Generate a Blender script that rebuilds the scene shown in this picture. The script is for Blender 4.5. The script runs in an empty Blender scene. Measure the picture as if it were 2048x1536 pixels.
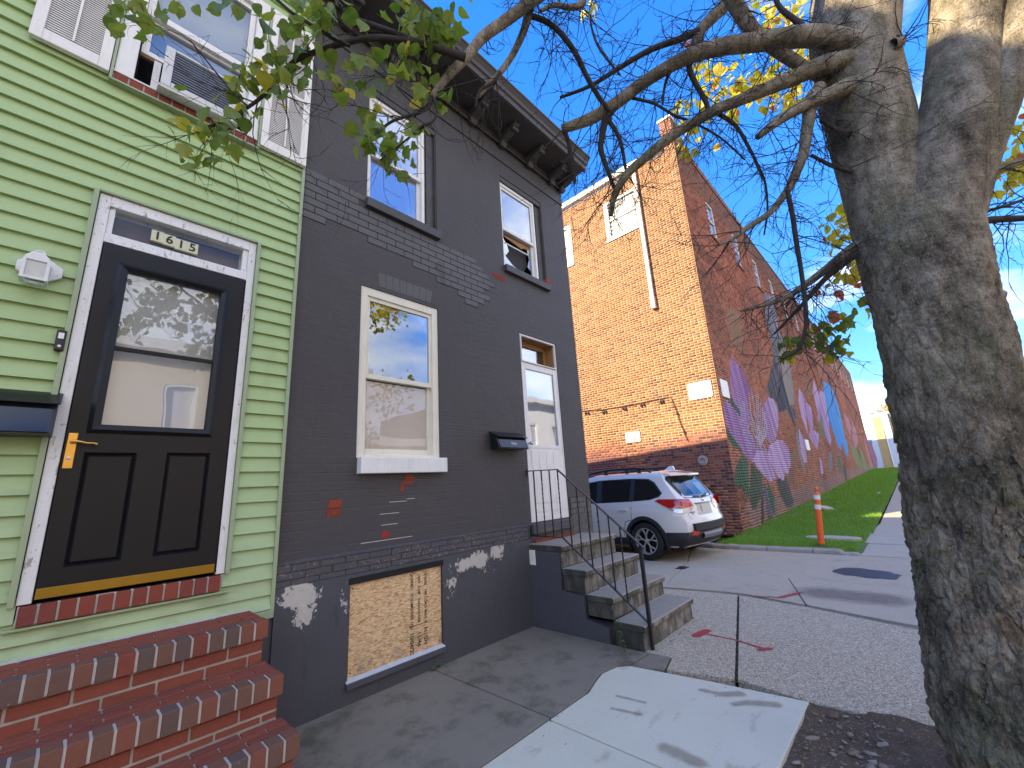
import bpy, bmesh, math, random
import numpy as np
from mathutils import Vector, Matrix, Euler, noise as mnoise
R_ = math.radians
random.seed(7); np.random.seed(7)
S = bpy.context.scene
COL = S.collection

# ------------------------------------------------------------------ camera
CAM = Vector((0.0, -3.5, 1.52))
cd = bpy.data.cameras.new('camera'); cam = bpy.data.objects.new('camera', cd); COL.objects.link(cam)
cam.location = CAM
cam.rotation_euler = Euler((R_(103.84436), R_(3.27969), R_(-46.34071)), 'XYZ')
cd.sensor_width = 36; cd.lens = 14.7068; cd.clip_start = 0.02; cd.clip_end = 1500
S.camera = cam
# ------------------------------------------------------------------ light
SUN_AZ, SUN_EL = R_(27.2), R_(28.0)          # azimuth from -X towards +Y
sdir = Vector((-math.cos(SUN_AZ)*math.cos(SUN_EL), math.sin(SUN_AZ)*math.cos(SUN_EL), math.sin(SUN_EL)))
sl = bpy.data.lights.new('sun', 'SUN'); so = bpy.data.objects.new('sun', sl); COL.objects.link(so)
sl.energy = 2.6; sl.angle = R_(0.53); sl.color = (1.0, 0.83, 0.58)
so.rotation_euler = (-sdir).to_track_quat('-Z', 'Y').to_euler(); so.location = (-20, 10, 30)
W = bpy.data.worlds.new('World'); S.world = W; W.use_nodes = True
wn, wl_ = W.node_tree.nodes, W.node_tree.links
wn.clear()
sky = wn.new('ShaderNodeTexSky'); sky.sky_type = 'NISHITA'; sky.sun_disc = False
sky.sun_elevation = SUN_EL; sky.sun_rotation = math.atan2(sdir.x, sdir.y)
sky.air_density = 1.0; sky.dust_density = 0.25; sky.ozone_density = 3.2; sky.altitude = 20
SKY_STR = 0.15
tc = wn.new('ShaderNodeTexCoord'); mp = wn.new('ShaderNodeMapping'); mp.inputs['Scale'].default_value = (1.0, 1.6, 3.4)
wl_.new(tc.outputs['Generated'], mp.inputs['Vector'])
nz = wn.new('ShaderNodeTexNoise'); nz.inputs['Scale'].default_value = 2.3; nz.inputs['Detail'].default_value = 7; nz.inputs['Roughness'].default_value = .55
wl_.new(mp.outputs['Vector'], nz.inputs['Vector'])
sx = wn.new('ShaderNodeSeparateXYZ'); wl_.new(tc.outputs['Generated'], sx.inputs[0])
# more cloud low down, thin wisps higher up
r1 = wn.new('ShaderNodeMapRange'); wl_.new(sx.outputs['Z'], r1.inputs['Value'])
r1.inputs['From Min'].default_value = 0.0; r1.inputs['From Max'].default_value = .42; r1.inputs['To Min'].default_value = .50; r1.inputs['To Max'].default_value = .66
# clouds show in the window glass; the unseen south bank is added as neutral fill; the north-east sky is clear
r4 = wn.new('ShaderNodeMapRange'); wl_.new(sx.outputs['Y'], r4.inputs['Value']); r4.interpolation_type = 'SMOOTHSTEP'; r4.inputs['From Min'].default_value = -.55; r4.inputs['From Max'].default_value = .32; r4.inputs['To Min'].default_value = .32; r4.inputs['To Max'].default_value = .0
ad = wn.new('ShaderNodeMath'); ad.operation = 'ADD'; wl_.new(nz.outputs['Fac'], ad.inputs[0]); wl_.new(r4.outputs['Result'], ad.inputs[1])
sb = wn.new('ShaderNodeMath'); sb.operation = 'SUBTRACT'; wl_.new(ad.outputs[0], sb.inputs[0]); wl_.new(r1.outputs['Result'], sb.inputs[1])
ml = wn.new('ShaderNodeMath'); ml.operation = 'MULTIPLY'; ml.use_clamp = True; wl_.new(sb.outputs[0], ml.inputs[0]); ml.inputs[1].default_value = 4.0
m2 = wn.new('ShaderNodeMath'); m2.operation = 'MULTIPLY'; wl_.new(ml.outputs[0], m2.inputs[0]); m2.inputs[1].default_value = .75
hs = wn.new('ShaderNodeHueSaturation'); hs.inputs['Saturation'].default_value = 1.30; hs.inputs['Value'].default_value = 1.0
wl_.new(sky.outputs['Color'], hs.inputs['Color'])
mx = wn.new('ShaderNodeMix'); mx.data_type = 'RGBA'
r3 = wn.new('ShaderNodeMapRange'); wl_.new(sx.outputs['Z'], r3.inputs['Value']); r3.inputs['From Min'].default_value = 0.0; r3.inputs['From Max'].default_value = .70; r3.inputs['To Min'].default_value = .34; r3.inputs['To Max'].default_value = 1.0
tn = wn.new('ShaderNodeMix'); tn.data_type = 'RGBA'; tn.blend_type = 'MULTIPLY'; tn.inputs['Factor'].default_value = 1; wl_.new(hs.outputs['Color'], tn.inputs['A']); tn.inputs['B'].default_value = (.62, .64, .82, 1)
vm = wn.new('ShaderNodeVectorMath'); vm.operation = 'SCALE'; wl_.new(tn.outputs['Result'], vm.inputs[0]); wl_.new(r3.outputs['Result'], vm.inputs['Scale'])
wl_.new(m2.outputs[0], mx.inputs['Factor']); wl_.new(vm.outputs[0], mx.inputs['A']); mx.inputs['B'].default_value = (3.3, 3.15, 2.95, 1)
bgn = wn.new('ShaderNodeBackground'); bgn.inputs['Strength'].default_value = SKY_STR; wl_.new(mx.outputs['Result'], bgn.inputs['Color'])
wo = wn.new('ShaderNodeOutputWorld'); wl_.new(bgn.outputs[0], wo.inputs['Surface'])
S.view_settings.view_transform = 'Standard'; S.view_settings.look = 'None'; S.view_settings.gamma = 1; S.view_settings.use_curve_mapping = False
S.view_settings.exposure = 2.38
S.render.engine = 'CYCLES'
S.cycles.max_bounces = 6; S.cycles.diffuse_bounces = 3; S.cycles.glossy_bounces = 4; S.cycles.transparent_max_bounces = 8; S.cycles.transmission_bounces = 4
S.cycles.caustics_reflective = False; S.cycles.caustics_refractive = False

# ------------------------------------------------------------------ photo pixel -> point on a real plane
RM = np.array(cam.rotation_euler.to_matrix())
def ray(px, py):
    d = RM @ np.array([(px-1024)/836.65, -(py-768)/836.65, -1.0]); return Vector(d)
def at(px, py, ax, val):                      # intersection with the plane  coordinate[ax] = val
    d = ray(px, py); t = (val-CAM[ax])/d[ax]; return CAM + d*t
def atd(px, py, dep): return CAM + ray(px, py)*dep
def gz(x):                                    # the ground climbs gently past the alley
    return 0.0 if x < 12 else min((x-12)*0.0245, 1.3)

# ------------------------------------------------------------------ material helpers
class NT:
    def __init__(s, name):
        s.m = bpy.data.materials.new(name); s.m.use_nodes = True; s.t = s.m.node_tree; s.n = s.t.nodes; s.l = s.t.links; s.n.clear()
        s.out = s.n.new('ShaderNodeOutputMaterial'); s.geo = s.n.new('ShaderNodeNewGeometry'); s.pos = s.geo.outputs['Position']
    def val(s, sock, v):
        if isinstance(v, bpy.types.NodeSocket): s.l.new(v, sock)
        else:
            if isinstance(v, (tuple, list)) and len(v) == 3 and sock.type == 'RGBA': v = (*v, 1)
            sock.default_value = v
    def math(s, op, a, b=0.0, c=None, clamp=False):
        n = s.n.new('ShaderNodeMath'); n.operation = op; n.use_clamp = clamp; s.val(n.inputs[0], a); s.val(n.inputs[1], b)
        if c is not None: s.val(n.inputs[2], c)
        return n.outputs[0]
    def map(s, vec, scale=(1, 1, 1), loc=(0, 0, 0), rot=(0, 0, 0)):
        n = s.n.new('ShaderNodeMapping'); s.val(n.inputs['Vector'], vec); n.inputs['Scale'].default_value = scale; n.inputs['Location'].default_value = loc; n.inputs['Rotation'].default_value = rot
        return n.outputs[0]
    def noise(s, scale, detail=4, vec=None, rough=.55, dist=0):
        n = s.n.new('ShaderNodeTexNoise'); n.inputs['Scale'].default_value = scale; n.inputs['Detail'].default_value = detail; n.inputs['Roughness'].default_value = rough; n.inputs['Distortion'].default_value = dist
        s.val(n.inputs['Vector'], s.pos if vec is None else vec); return n.outputs['Fac']
    def voro(s, scale, vec=None, feat='F1', out='Distance', rnd=1.0):
        n = s.n.new('ShaderNodeTexVoronoi'); n.feature = feat; n.inputs['Scale'].default_value = scale; n.inputs['Randomness'].default_value = rnd
        s.val(n.inputs['Vector'], s.pos if vec is None else vec); return n.outputs[out]
    def ramp(s, f, stops):
        n = s.n.new('ShaderNodeValToRGB'); e = n.color_ramp.elements
        while len(e) < len(stops): e.new(.5)
        for k, (p, c) in zip(e, stops):
            k.position = p; k.color = (c, c, c, 1) if not isinstance(c, (tuple, list)) else (*c[:3], 1)
        s.val(n.inputs[0], f); return n.outputs[0]
    def step(s, f, a, b):
        n = s.n.new('ShaderNodeMapRange'); s.val(n.inputs[0], f); n.inputs[1].default_value = a; n.inputs[2].default_value = b; n.interpolation_type = 'SMOOTHSTEP'; return n.outputs[0]
    def mix(s, f, a, b, mode='MIX'):
        n = s.n.new('ShaderNodeMix'); n.data_type = 'RGBA'; n.blend_type = mode; s.val(n.inputs['Factor'], f); s.val(n.inputs['A'], a); s.val(n.inputs['B'], b); return n.outputs['Result']
    def sep(s, v=None):
        n = s.n.new('ShaderNodeSeparateXYZ'); s.val(n.inputs[0], s.pos if v is None else v); return n.outputs
    def comb(s, x, y, z):
        n = s.n.new('ShaderNodeCombineXYZ'); s.val(n.inputs[0], x); s.val(n.inputs[1], y); s.val(n.inputs[2], z); return n.outputs[0]
    def bump(s, h, strength=.3, dist=.01, nrm=None):
        n = s.n.new('ShaderNodeBump'); n.inputs['Strength'].default_value = strength; n.inputs['Distance'].default_value = dist; s.val(n.inputs['Height'], h)
        if nrm is not None: s.val(n.inputs['Normal'], nrm)
        return n.outputs[0]
    def oinfo(s): return s.n.new('ShaderNodeObjectInfo').outputs['Random']
    def attr(s, nm='Col'):
        n = s.n.new('ShaderNodeVertexColor'); n.layer_name = nm; return n
    def bsdf(s, col, rough=.6, metal=0.0, spec=.5, nrm=None, **kw):
        b = s.n.new('ShaderNodeBsdfPrincipled'); s.val(b.inputs['Base Color'], col); s.val(b.inputs['Roughness'], rough); s.val(b.inputs['Metallic'], metal); s.val(b.inputs['Specular IOR Level'], spec)
        if nrm is not None: s.val(b.inputs['Normal'], nrm)
        for k, v in kw.items(): s.val(b.inputs[k.replace('_', ' ')], v)
        return b.outputs[0]
    def done(s, sh): s.l.new(sh, s.out.inputs['Surface']); return s.m
def V3(c, k): return tuple(min(1, x*k) for x in c)
def simple(name, c, rough=.6, var=.15, ns=6, bs=60, bst=.15, metal=0.0, spec=.5, rnd=0.0, stretch=None):
    q = NT(name); v = q.map(q.pos, stretch) if stretch else q.pos
    f = q.noise(ns, 5, v); col = q.mix(f, V3(c, 1-var), V3(c, 1+var))
    if rnd: col = q.mix(q.math('MULTIPLY', q.oinfo(), rnd), col, V3(c, .45))
    nr = q.bump(q.noise(bs, 3, v), bst, .004) if bst else None
    return q.done(q.bsdf(col, rough, metal, spec, nr))
MT = {}
# ------------------------------------------------------------------ mesh helpers
ORG = {}
class MB:
    def __init__(s): s.v = []; s.f = []; s.mi = []; s.c = []
    def add(s, vs, fs, mi=0):
        o = len(s.v); s.v += [tuple(p) for p in vs]; s.f += [tuple(i+o for i in f) for f in fs]; s.mi += [mi]*len(fs); return s
    def box(s, x0, x1, y0, y1, z0, z1, mi=0):
        return s.add([(x0,y0,z0),(x1,y0,z0),(x1,y1,z0),(x0,y1,z0),(x0,y0,z1),(x1,y0,z1),(x1,y1,z1),(x0,y1,z1)],
                     [(0,3,2,1),(4,5,6,7),(0,1,5,4),(1,2,6,5),(2,3,7,6),(3,0,4,7)], mi)
    def prism(s, pts, ax, a, b, mi=0):          # polygon in the two other axes (order x,y,z), extruded along ax
        n = len(pts)
        def P(p, t):
            return (t, p[0], p[1]) if ax == 0 else (p[0], t, p[1]) if ax == 1 else (p[0], p[1], t)
        vs = [P(p, a) for p in pts]+[P(p, b) for p in pts]
        fs = [tuple(range(n)), tuple(range(2*n-1, n-1, -1))]+[(i, i+n, (i+1) % n+n, (i+1) % n) for i in range(n)]
        return s.add(vs, fs, mi)
    def tube(s, path, rad, n=8, mi=0, cap=True, rnd=None):
        path = [Vector(p) for p in path]; m = len(path)
        if not hasattr(rad, '__len__'): rad = [rad]*m
        vs = []; up = None
        for i, p in enumerate(path):
            t = (path[min(i+1, m-1)]-path[max(i-1, 0)])
            t = t.normalized() if t.length > 1e-9 else Vector((0, 0, 1))
            if up is None: up = t.orthogonal().normalized()
            up = (up-t*up.dot(t)); up = up.normalized() if up.length > 1e-6 else t.orthogonal().normalized()
            w = t.cross(up)
            for k in range(n):
                a = 2*math.pi*k/n; rr = rad[i]
                if rnd: rr *= 1+rnd*(random.random()-.5)
                vs.append(p+up*math.cos(a)*rr+w*math.sin(a)*rr)
        fs = [(i*n+k, i*n+(k+1) % n, (i+1)*n+(k+1) % n, (i+1)*n+k) for i in range(m-1) for k in range(n)]
        if cap: fs += [tuple(range(n-1, -1, -1)), tuple((m-1)*n+k for k in range(n))]
        return s.add(vs, fs, mi)
    def lathe(s, prof, n=24, c=(0, 0, 0), ax=2, mi=0, cap=True):   # prof (r, h)
        vs = []
        for r, h in prof:
            for k in range(n):
                a = 2*math.pi*k/n; u, w = r*math.cos(a), r*math.sin(a)
                p = (h, u, w) if ax == 0 else (u, h, w) if ax == 1 else (u, w, h)
                vs.append((p[0]+c[0], p[1]+c[1], p[2]+c[2]))
        m = len(prof)
        fs = [(i*n+k, i*n+(k+1) % n, (i+1)*n+(k+1) % n, (i+1)*n+k) for i in range(m-1) for k in range(n)]
        if cap: fs += [tuple(range(n-1, -1, -1)), tuple((m-1)*n+k for k in range(n))]
        return s.add(vs, fs, mi)
    def frame(s, x0, x1, z0, z1, w, y0, y1, wb=None, wt=None, mi=0):   # rectangular frame in an xz plane
        wb = w if wb is None else wb; wt = w if wt is None else wt
        s.box(x0, x0+w, y0, y1, z0, z1, mi); s.box(x1-w, x1, y0, y1, z0, z1, mi)
        s.box(x0+w, x1-w, y0, y1, z0, z0+wb, mi); s.box(x0+w, x1-w, y0, y1, z1-wt, z1, mi); return s
    def mesh(s, name, mats, org=(0, 0, 0), smooth=False):
        me = bpy.data.meshes.new(name); o = Vector(org)
        me.from_pydata([Vector(p)-o for p in s.v], [], s.f)
        for m in (mats if isinstance(mats, (list, tuple)) else [mats]): me.materials.append(m)
        if any(s.mi): me.polygons.foreach_set('material_index', s.mi)
        bm = bmesh.new(); bm.from_mesh(me); bmesh.ops.recalc_face_normals(bm, faces=bm.faces); bm.to_mesh(me); bm.free()
        if smooth: me.polygons.foreach_set('use_smooth', [True]*len(me.polygons))
        return me
    def build(s, name, mats, parent=None, smooth=False, bevel=0, org=None, kind=None, seg=2):
        if org is None: org = ORG.get(parent, (0, 0, 0))
        o = link(name, s.mesh(name, mats, org, smooth), parent)
        if parent is None: o.location = org
        ORG[o] = Vector(org)
        if bevel: bev(o, bevel, seg)
        if kind: o['kind'] = kind
        return o
def bev(o, w, seg=2):
    m = o.modifiers.new('bevel', 'BEVEL'); m.width = w; m.segments = seg; m.limit_method = 'ANGLE'; m.angle_limit = R_(40)
def link(name, data, parent=None):
    o = bpy.data.objects.new(name, data); COL.objects.link(o)
    if parent is not None: o.parent = parent
    return o
def inst(name, me, parent, loc, rot=(0, 0, 0), sc=(1, 1, 1)):
    o = link(name, me, parent); g = ORG.get(parent, Vector((0, 0, 0)))
    o.location = Vector(loc)-Vector(g); o.rotation_euler = rot; o.scale = sc; return o
def thing(name, label, cat, loc=(0, 0, 0), group=None, rot=None):
    o = link(name, None); o.location = loc; o.empty_display_size = .2; ORG[o] = Vector(loc)
    if rot: o.rotation_euler = rot; ORG[o] = Vector((0, 0, 0))
    return tag(o, label, cat, group)
def tag(o, label, cat, group=None):
    o['label'] = label; o['category'] = cat
    if group: o['group'] = group
    return o
def struct(o): o['kind'] = 'structure'; return o
def text_mesh(txt, size, mat, depth=0.0, name='lettering', bold=0.0):
    cu = bpy.data.curves.new(name, 'FONT'); cu.body = txt; cu.size = size; cu.align_x = 'CENTER'; cu.align_y = 'CENTER'; cu.extrude = depth; cu.offset = bold; cu.resolution_u = 3
    ob = bpy.data.objects.new(name, cu); COL.objects.link(ob); bpy.context.view_layer.update()
    me = bpy.data.meshes.new_from_object(ob.evaluated_get(bpy.context.evaluated_depsgraph_get()))
    bpy.data.objects.remove(ob); bpy.data.curves.remove(cu); me.materials.clear(); me.materials.append(mat); return me
def apply_mods(o):
    bpy.context.view_layer.update()
    me = bpy.data.meshes.new_from_object(o.evaluated_get(bpy.context.evaluated_depsgraph_get())); o.modifiers.clear(); o.data = me
def wall_cells(mb, x0, x1, z0, z1, holes, y, depth, mi=0, step=None):
    """front skin of a wall in the plane y with rectangular holes, plus the reveals going back by depth"""
    xs = sorted({x0, x1, *[h[0] for h in holes], *[h[1] for h in holes]}); zs = sorted({z0, z1, *[h[2] for h in holes], *[h[3] for h in holes]})
    for a, b in zip(xs, xs[1:]):
        for c, d in zip(zs, zs[1:]):
            mx_, mz = (a+b)/2, (c+d)/2
            if any(h[0] < mx_ < h[1] and h[2] < mz < h[3] for h in holes): continue
            mb.add([(a, y, c), (b, y, c), (b, y, d), (a, y, d)], [(0, 1, 2, 3)], mi)
    for h in holes:
        a, b, c, d = h[:4]; y2 = y+depth
        mb.add([(a,y,c),(a,y2,c),(a,y2,d),(a,y,d)], [(0,1,2,3)], mi); mb.add([(b,y,c),(b,y,d),(b,y2,d),(b,y2,c)], [(0,1,2,3)], mi)
        mb.add([(a,y,d),(a,y2,d),(b,y2,d),(b,y,d)], [(0,1,2,3)], mi); mb.add([(a,y,c),(b,y,c),(b,y2,c),(a,y2,c)], [(0,1,2,3)], mi)
    return mb
def inpoly(x, y, poly):
    x = np.asarray(x); y = np.asarray(y); r = np.zeros(x.shape, bool); n = len(poly)
    for i in range(n):
        x1, y1 = poly[i]; x2, y2 = poly[(i+1) % n]
        c = ((y1 > y) != (y2 > y)); xi = (x2-x1)*(y-y1)/((y2-y1) if abs(y2-y1) > 1e-12 else 1e-12)+x1
        r ^= c & (x < xi)
    return r
# ------------------------------------------------------------------ materials
def m_siding():
    q = NT('green_vinyl'); v = q.map(q.pos, (1.2, 6, 22)); g = q.noise(14, 5, v, .65)
    big = q.noise(1.1, 3); col = q.mix(big, (.385, .525, .225), (.445, .59, .265)); col = q.mix(q.math('MULTIPLY', g, .35), col, (.28, .34, .17))
    z = q.sep()[2]; low = q.step(z, 2.4, .75); gm = q.math('MULTIPLY', q.step(q.noise(1.4, 6, q.map(q.pos, (2.4, 1, .5)), .62), .52, .74), .22); col = q.mix(gm, col, (.22, .25, .14)); d = q.math('MULTIPLY', low, q.step(q.noise(3.2, 5, q.map(q.pos, (1, 1, 3))), .48, .72))
    col = q.mix(q.math('MULTIPLY', low, .35), col, (.42, .52, .36)); col = q.mix(q.math('MULTIPLY', d, .35), col, (.11, .12, .07))
    return q.done(q.bsdf(col, .45, 0, .35, q.bump(g, .16, .003)))
MT['siding'] = m_siding()
MT['siding_trim'] = simple('green_trim', (.33, .40, .23), .45, .12, 3, 60, .1)
def m_white(name, c, peel=0.0, streak=True):
    q = NT(name); n = q.noise(5, 6); v = q.map(q.pos, (9, 9, 1.2)); st = q.noise(5, 4, v)
    col = q.mix(n, V3(c, .86), V3(c, 1.06)); col = q.mix(q.math('MULTIPLY', q.step(st, .5, .8), .28), col, (.38, .33, .26))
    if peel:
        pk = q.step(q.noise(26, 7, q.map(q.pos, (1, 1, .35)), .7), .60-.12*peel, .66-.1*peel); col = q.mix(q.math('MULTIPLY', pk, .8), col, (.30, .26, .22))
        br = q.step(q.noise(40, 5), .62, .72); col = q.mix(q.math('MULTIPLY', br, .5), col, (.14, .09, .06))
    return q.done(q.bsdf(col, .5, 0, .4, q.bump(q.noise(70, 4), .15, .003)))
MT['white'] = m_white('white_paint', (.84, .83, .78))
MT['cream'] = m_white('cream_paint', (.82, .78, .63))
MT['peel'] = m_white('peeling_white_paint', (.82, .82, .78), .12)
MT['shutter'] = m_white('shutter_white', (.86, .83, .75))
def m_dark():
    q = NT('charcoal_paint'); x, y, z = q.sep()
    co = q.noise(1.3, 4); col = q.mix(co, (.058, .052, .050), (.076, .069, .066))
    st = q.noise(9, 5, q.map(q.pos, (.7, .7, 9))); col = q.mix(q.math('MULTIPLY', q.step(st, .5, .8), .4), col, (.105, .097, .094))
    low = q.step(z, 1.9, .7); col = q.mix(q.math('MULTIPLY', low, .55), col, (.072, .068, .072))
    bt = q.n.new('ShaderNodeTexBrick'); q.l.new(q.comb(x, z, 0.0), bt.inputs['Vector']); bt.inputs['Scale'].default_value = 1; bt.inputs['Brick Width'].default_value = .208; bt.inputs['Row Height'].default_value = .0715; bt.inputs['Mortar Size'].default_value = .006; bt.inputs['Mortar Smooth'].default_value = .6
    wv = q.step(q.noise(1.7, 4), .38, .66)
    h = q.math('ADD', q.math('MULTIPLY', q.math('MULTIPLY', bt.outputs['Fac'], wv), -.5), q.math('MULTIPLY', q.noise(120, 3), .22)); h = q.math('ADD', h, q.math('MULTIPLY', q.noise(11, 4), .8))
    ch = q.step(q.noise(34, 3), .735, .75); col = q.mix(q.math('MULTIPLY', ch, .45), col, (.13, .12, .115))
    col = q.mix(q.math('MULTIPLY', q.math('MULTIPLY', bt.outputs['Fac'], wv), .30), col, (.125, .115, .112)); return q.done(q.bsdf(col, q.math('ADD', .52, q.math('MULTIPLY', q.noise(5), .2)), 0, .38, q.bump(h, .8, .008)))
MT['dark'] = m_dark()
def m_patch(name, c1, c2):
    q = NT(name); n = q.noise(5, 5); col = q.mix(n, c1, c2); bl = q.step(q.noise(3.1, 4), .60, .66); col = q.mix(q.math('MULTIPLY', bl, .75), col, (.058, .052, .050))
    col = q.mix(q.math('MULTIPLY', q.oinfo(), .3), col, V3(c1, .8))
    return q.done(q.bsdf(col, .5, 0, .4, q.bump(q.noise(90, 3), .25, .003)))
MT['patch'] = m_patch('grey_painted_brick', (.088, .082, .077), (.116, .109, .103))
MT['joint'] = simple('dark_joint', (.012, .011, .011), .9, .2, 30, 60, .2)
def m_found():
    q = NT('peeling_foundation_paint'); x, y, z = q.sep()
    col = q.mix(q.noise(2.2, 5), (.062, .062, .070), (.090, .090, .098)); col = q.mix(q.math('MULTIPLY', q.step(q.noise(7, 5, q.map(q.pos, (3, 3, .6))), .55, .8), .35), col, (.016, .018, .022))
    tot = None
    for (cx, cz, rx, rz, a) in ((1.33, .84, .16, .13, 1), (1.36, .70, .09, .15, .85), (1.66, .72, .10, .22, .45), (2.72, .66, .10, .22, .62), (2.86, .80, .17, .09, .85), (3.10, .81, .18, .11, 1), (3.33, .86, .13, .10, 1), (3.22, .72, .16, .1, .5), (1.2, .93, .1, .03, .6)):
        dx = q.math('DIVIDE', q.math('SUBTRACT', x, cx), rx); dz = q.math('DIVIDE', q.math('SUBTRACT', z, cz), rz)
        r = q.math('ADD', q.math('MULTIPLY', dx, dx), q.math('MULTIPLY', dz, dz)); g = q.math('MULTIPLY', q.math('POWER', 2.718, q.math('MULTIPLY', r, -1.0)), a)
        tot = g if tot is None else q.math('MAXIMUM', tot, g)
    nn = q.noise(17, 8, q.map(q.pos, (1, 1, .8)), .72); f = q.math('ADD', tot, q.math('MULTIPLY', q.math('SUBTRACT', nn, .5), 1.9)); pk = q.step(f, .56, .60)
    spk = q.math('MULTIPLY', q.step(q.noise(60, 4), .69, .71), .7); pk = q.math('MAXIMUM', pk, q.math('MULTIPLY', spk, q.step(tot, .05, .3)))
    cr = q.mix(q.noise(22, 5), (.42, .39, .33), (.60, .57, .49)); col = q.mix(pk, col, cr)
    return q.done(q.bsdf(col, .6, 0, .35, q.bump(q.math('ADD', q.math('MULTIPLY', pk, -.6), q.noise(50, 4)), .3, .005)))
MT['found'] = m_found()
def m_band():
    q = NT('worn_painted_band_brick'); col = q.mix(q.noise(3, 5), (.068, .066, .070), (.096, .092, .098))
    w = q.step(q.noise(1.9, 3, q.map(q.pos, (1, 1, 2))), .42, .62); pk = q.math('MULTIPLY', w, q.step(q.noise(42, 6, None, .7), .585, .61))
    rc = q.mix(q.noise(25, 3), (.30, .10, .05), (.50, .42, .30)); col = q.mix(pk, col, rc)
    return q.done(q.bsdf(col, .65, 0, .35, q.bump(q.noise(60, 4), .4, .006)))
MT['band'] = m_band()
def m_brick(name, c1, c2, c3, rough=.85, dark=None):
    q = NT(name); r = q.oinfo(); col = q.ramp(r, [(0, c1), (.5, c2), (1, c3)]); n = q.noise(38, 5, None, .65); col = q.mix(q.math('MULTIPLY', n, .55), col, V3(c1, .45))
    w = q.step(q.noise(95, 3), .70, .74); col = q.mix(q.math('MULTIPLY', w, .55), col, (.55, .50, .46))
    return q.done(q.bsdf(col, rough, 0, .3, q.bump(q.noise(150, 4), .35, .003)))
MT['stoop_red'] = m_brick('stoop_brick_red', (.27, .074, .046), (.31, .088, .052), (.22, .066, .047))
MT['stoop_nose'] = m_brick('stoop_brick_flashed', (.30, .090, .054), (.20, .108, .072), (.125, .102, .088))
MT['sill_brick'] = m_brick('sill_brick_maroon', (.27, .066, .042), (.32, .08, .046), (.22, .062, .05))
MT['red_brick'] = m_brick('bare_red_brick', (.30, .055, .03), (.34, .07, .035), (.26, .05, .03))
MT['mortar'] = simple('grey_mortar', (.56, .53, .47), .9, .3, 18, 120, .5)
MT['mortar_d'] = simple('weathered_mortar', (.42, .39, .33), .9, .4, 14, 120, .6)
MT['black_door'] = simple('black_satin_paint', (.010, .0105, .012), .36, .35, 3, 80, .05, 0, .28)
MT['black'] = simple('black_metal', (.010, .010, .012), .32, .3, 20, 120, .12)
MT['iron'] = simple('worn_black_iron', (.012, .012, .014), .38, .5, 30, 90, .3)
MT['rust_rail'] = simple('rusty_rail', (.045, .026, .020), .42, .6, 18, 90, .3)
MT['brass'] = simple('brass', (.72, .42, .10), .28, .2, 15, 80, .05, 1.0)
MT['brass_kick'] = simple('brass_kickplate', (.34, .20, .022), .38, .3, 5, 60, .08, .75)
MT['steel'] = simple('steel', (.5, .5, .5), .3, .1, 20, 80, .03, 1.0)
MT['void'] = simple('dark_room', (.004, .004, .005), .9, .1, 3, 10, 0)
MT['blind'] = simple('slatted_blind', (.34, .42, .50), .6, .1, 3, 10, 0)
MT['curtain'] = simple('pale_curtain', (.80, .74, .76), .8, .12, 2.5, 20, .1, 0, .2, 0, (4, 4, .6))
MT['curtain_warm'] = simple('tan_backing', (.80, .66, .54), .8, .25, 1.6, 20, .1, 0, .2)
MT['frost'] = simple('milky_film', (.80, .80, .78), .7, .08, 2, 20, .05)
MT['wood'] = simple('raw_wood', (.36, .19, .075), .6, .35, 6, 60, .2, 0, .3, 0, (2, 2, 18))
MT['wood_old'] = simple('old_wood', (.17, .10, .06), .8, .4, 8, 60, .3)
MT['slat_back'] = simple('shutter_shadow_board', (.12, .11, .10), .9, .1, 3, 10, 0)
MT['caulk'] = simple('pale_caulk', (.50, .54, .56), .6, .2, 10, 60, .2)
def m_glass(name, refl, tint=(.9, .95, 1.0), rough=.0):
    q = NT(name); lw = q.n.new('ShaderNodeLayerWeight'); lw.inputs['Blend'].default_value = .35
    wob = q.bump(q.noise(1.6, 2), .06, .03)
    f = q.math('ADD', refl, q.math('MULTIPLY', lw.outputs['Fresnel'], .55 if refl > .05 else .18), clamp=True)
    gl = q.n.new('ShaderNodeBsdfGlossy'); gl.inputs['Roughness'].default_value = rough; gl.inputs['Color'].default_value = (*tint, 1); q.l.new(wob, gl.inputs['Normal'])
    tr = q.n.new('ShaderNodeBsdfTransparent'); tr.inputs['Color'].default_value = (.96, .97, .97, 1)
    ms = q.n.new('ShaderNodeMixShader'); q.val(ms.inputs[0], f); q.l.new(tr.outputs[0], ms.inputs[1]); q.l.new(gl.outputs[0], ms.inputs[2]); return q.done(ms.outputs[0])
MT['glass'] = m_glass('window_glass', .14)
MT['glass_l'] = m_glass('lower_glass', .035)
MT['glass_d'] = m_glass('door_glass', .07)
MT['glass_c'] = m_glass('clear_glass', .02)
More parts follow.
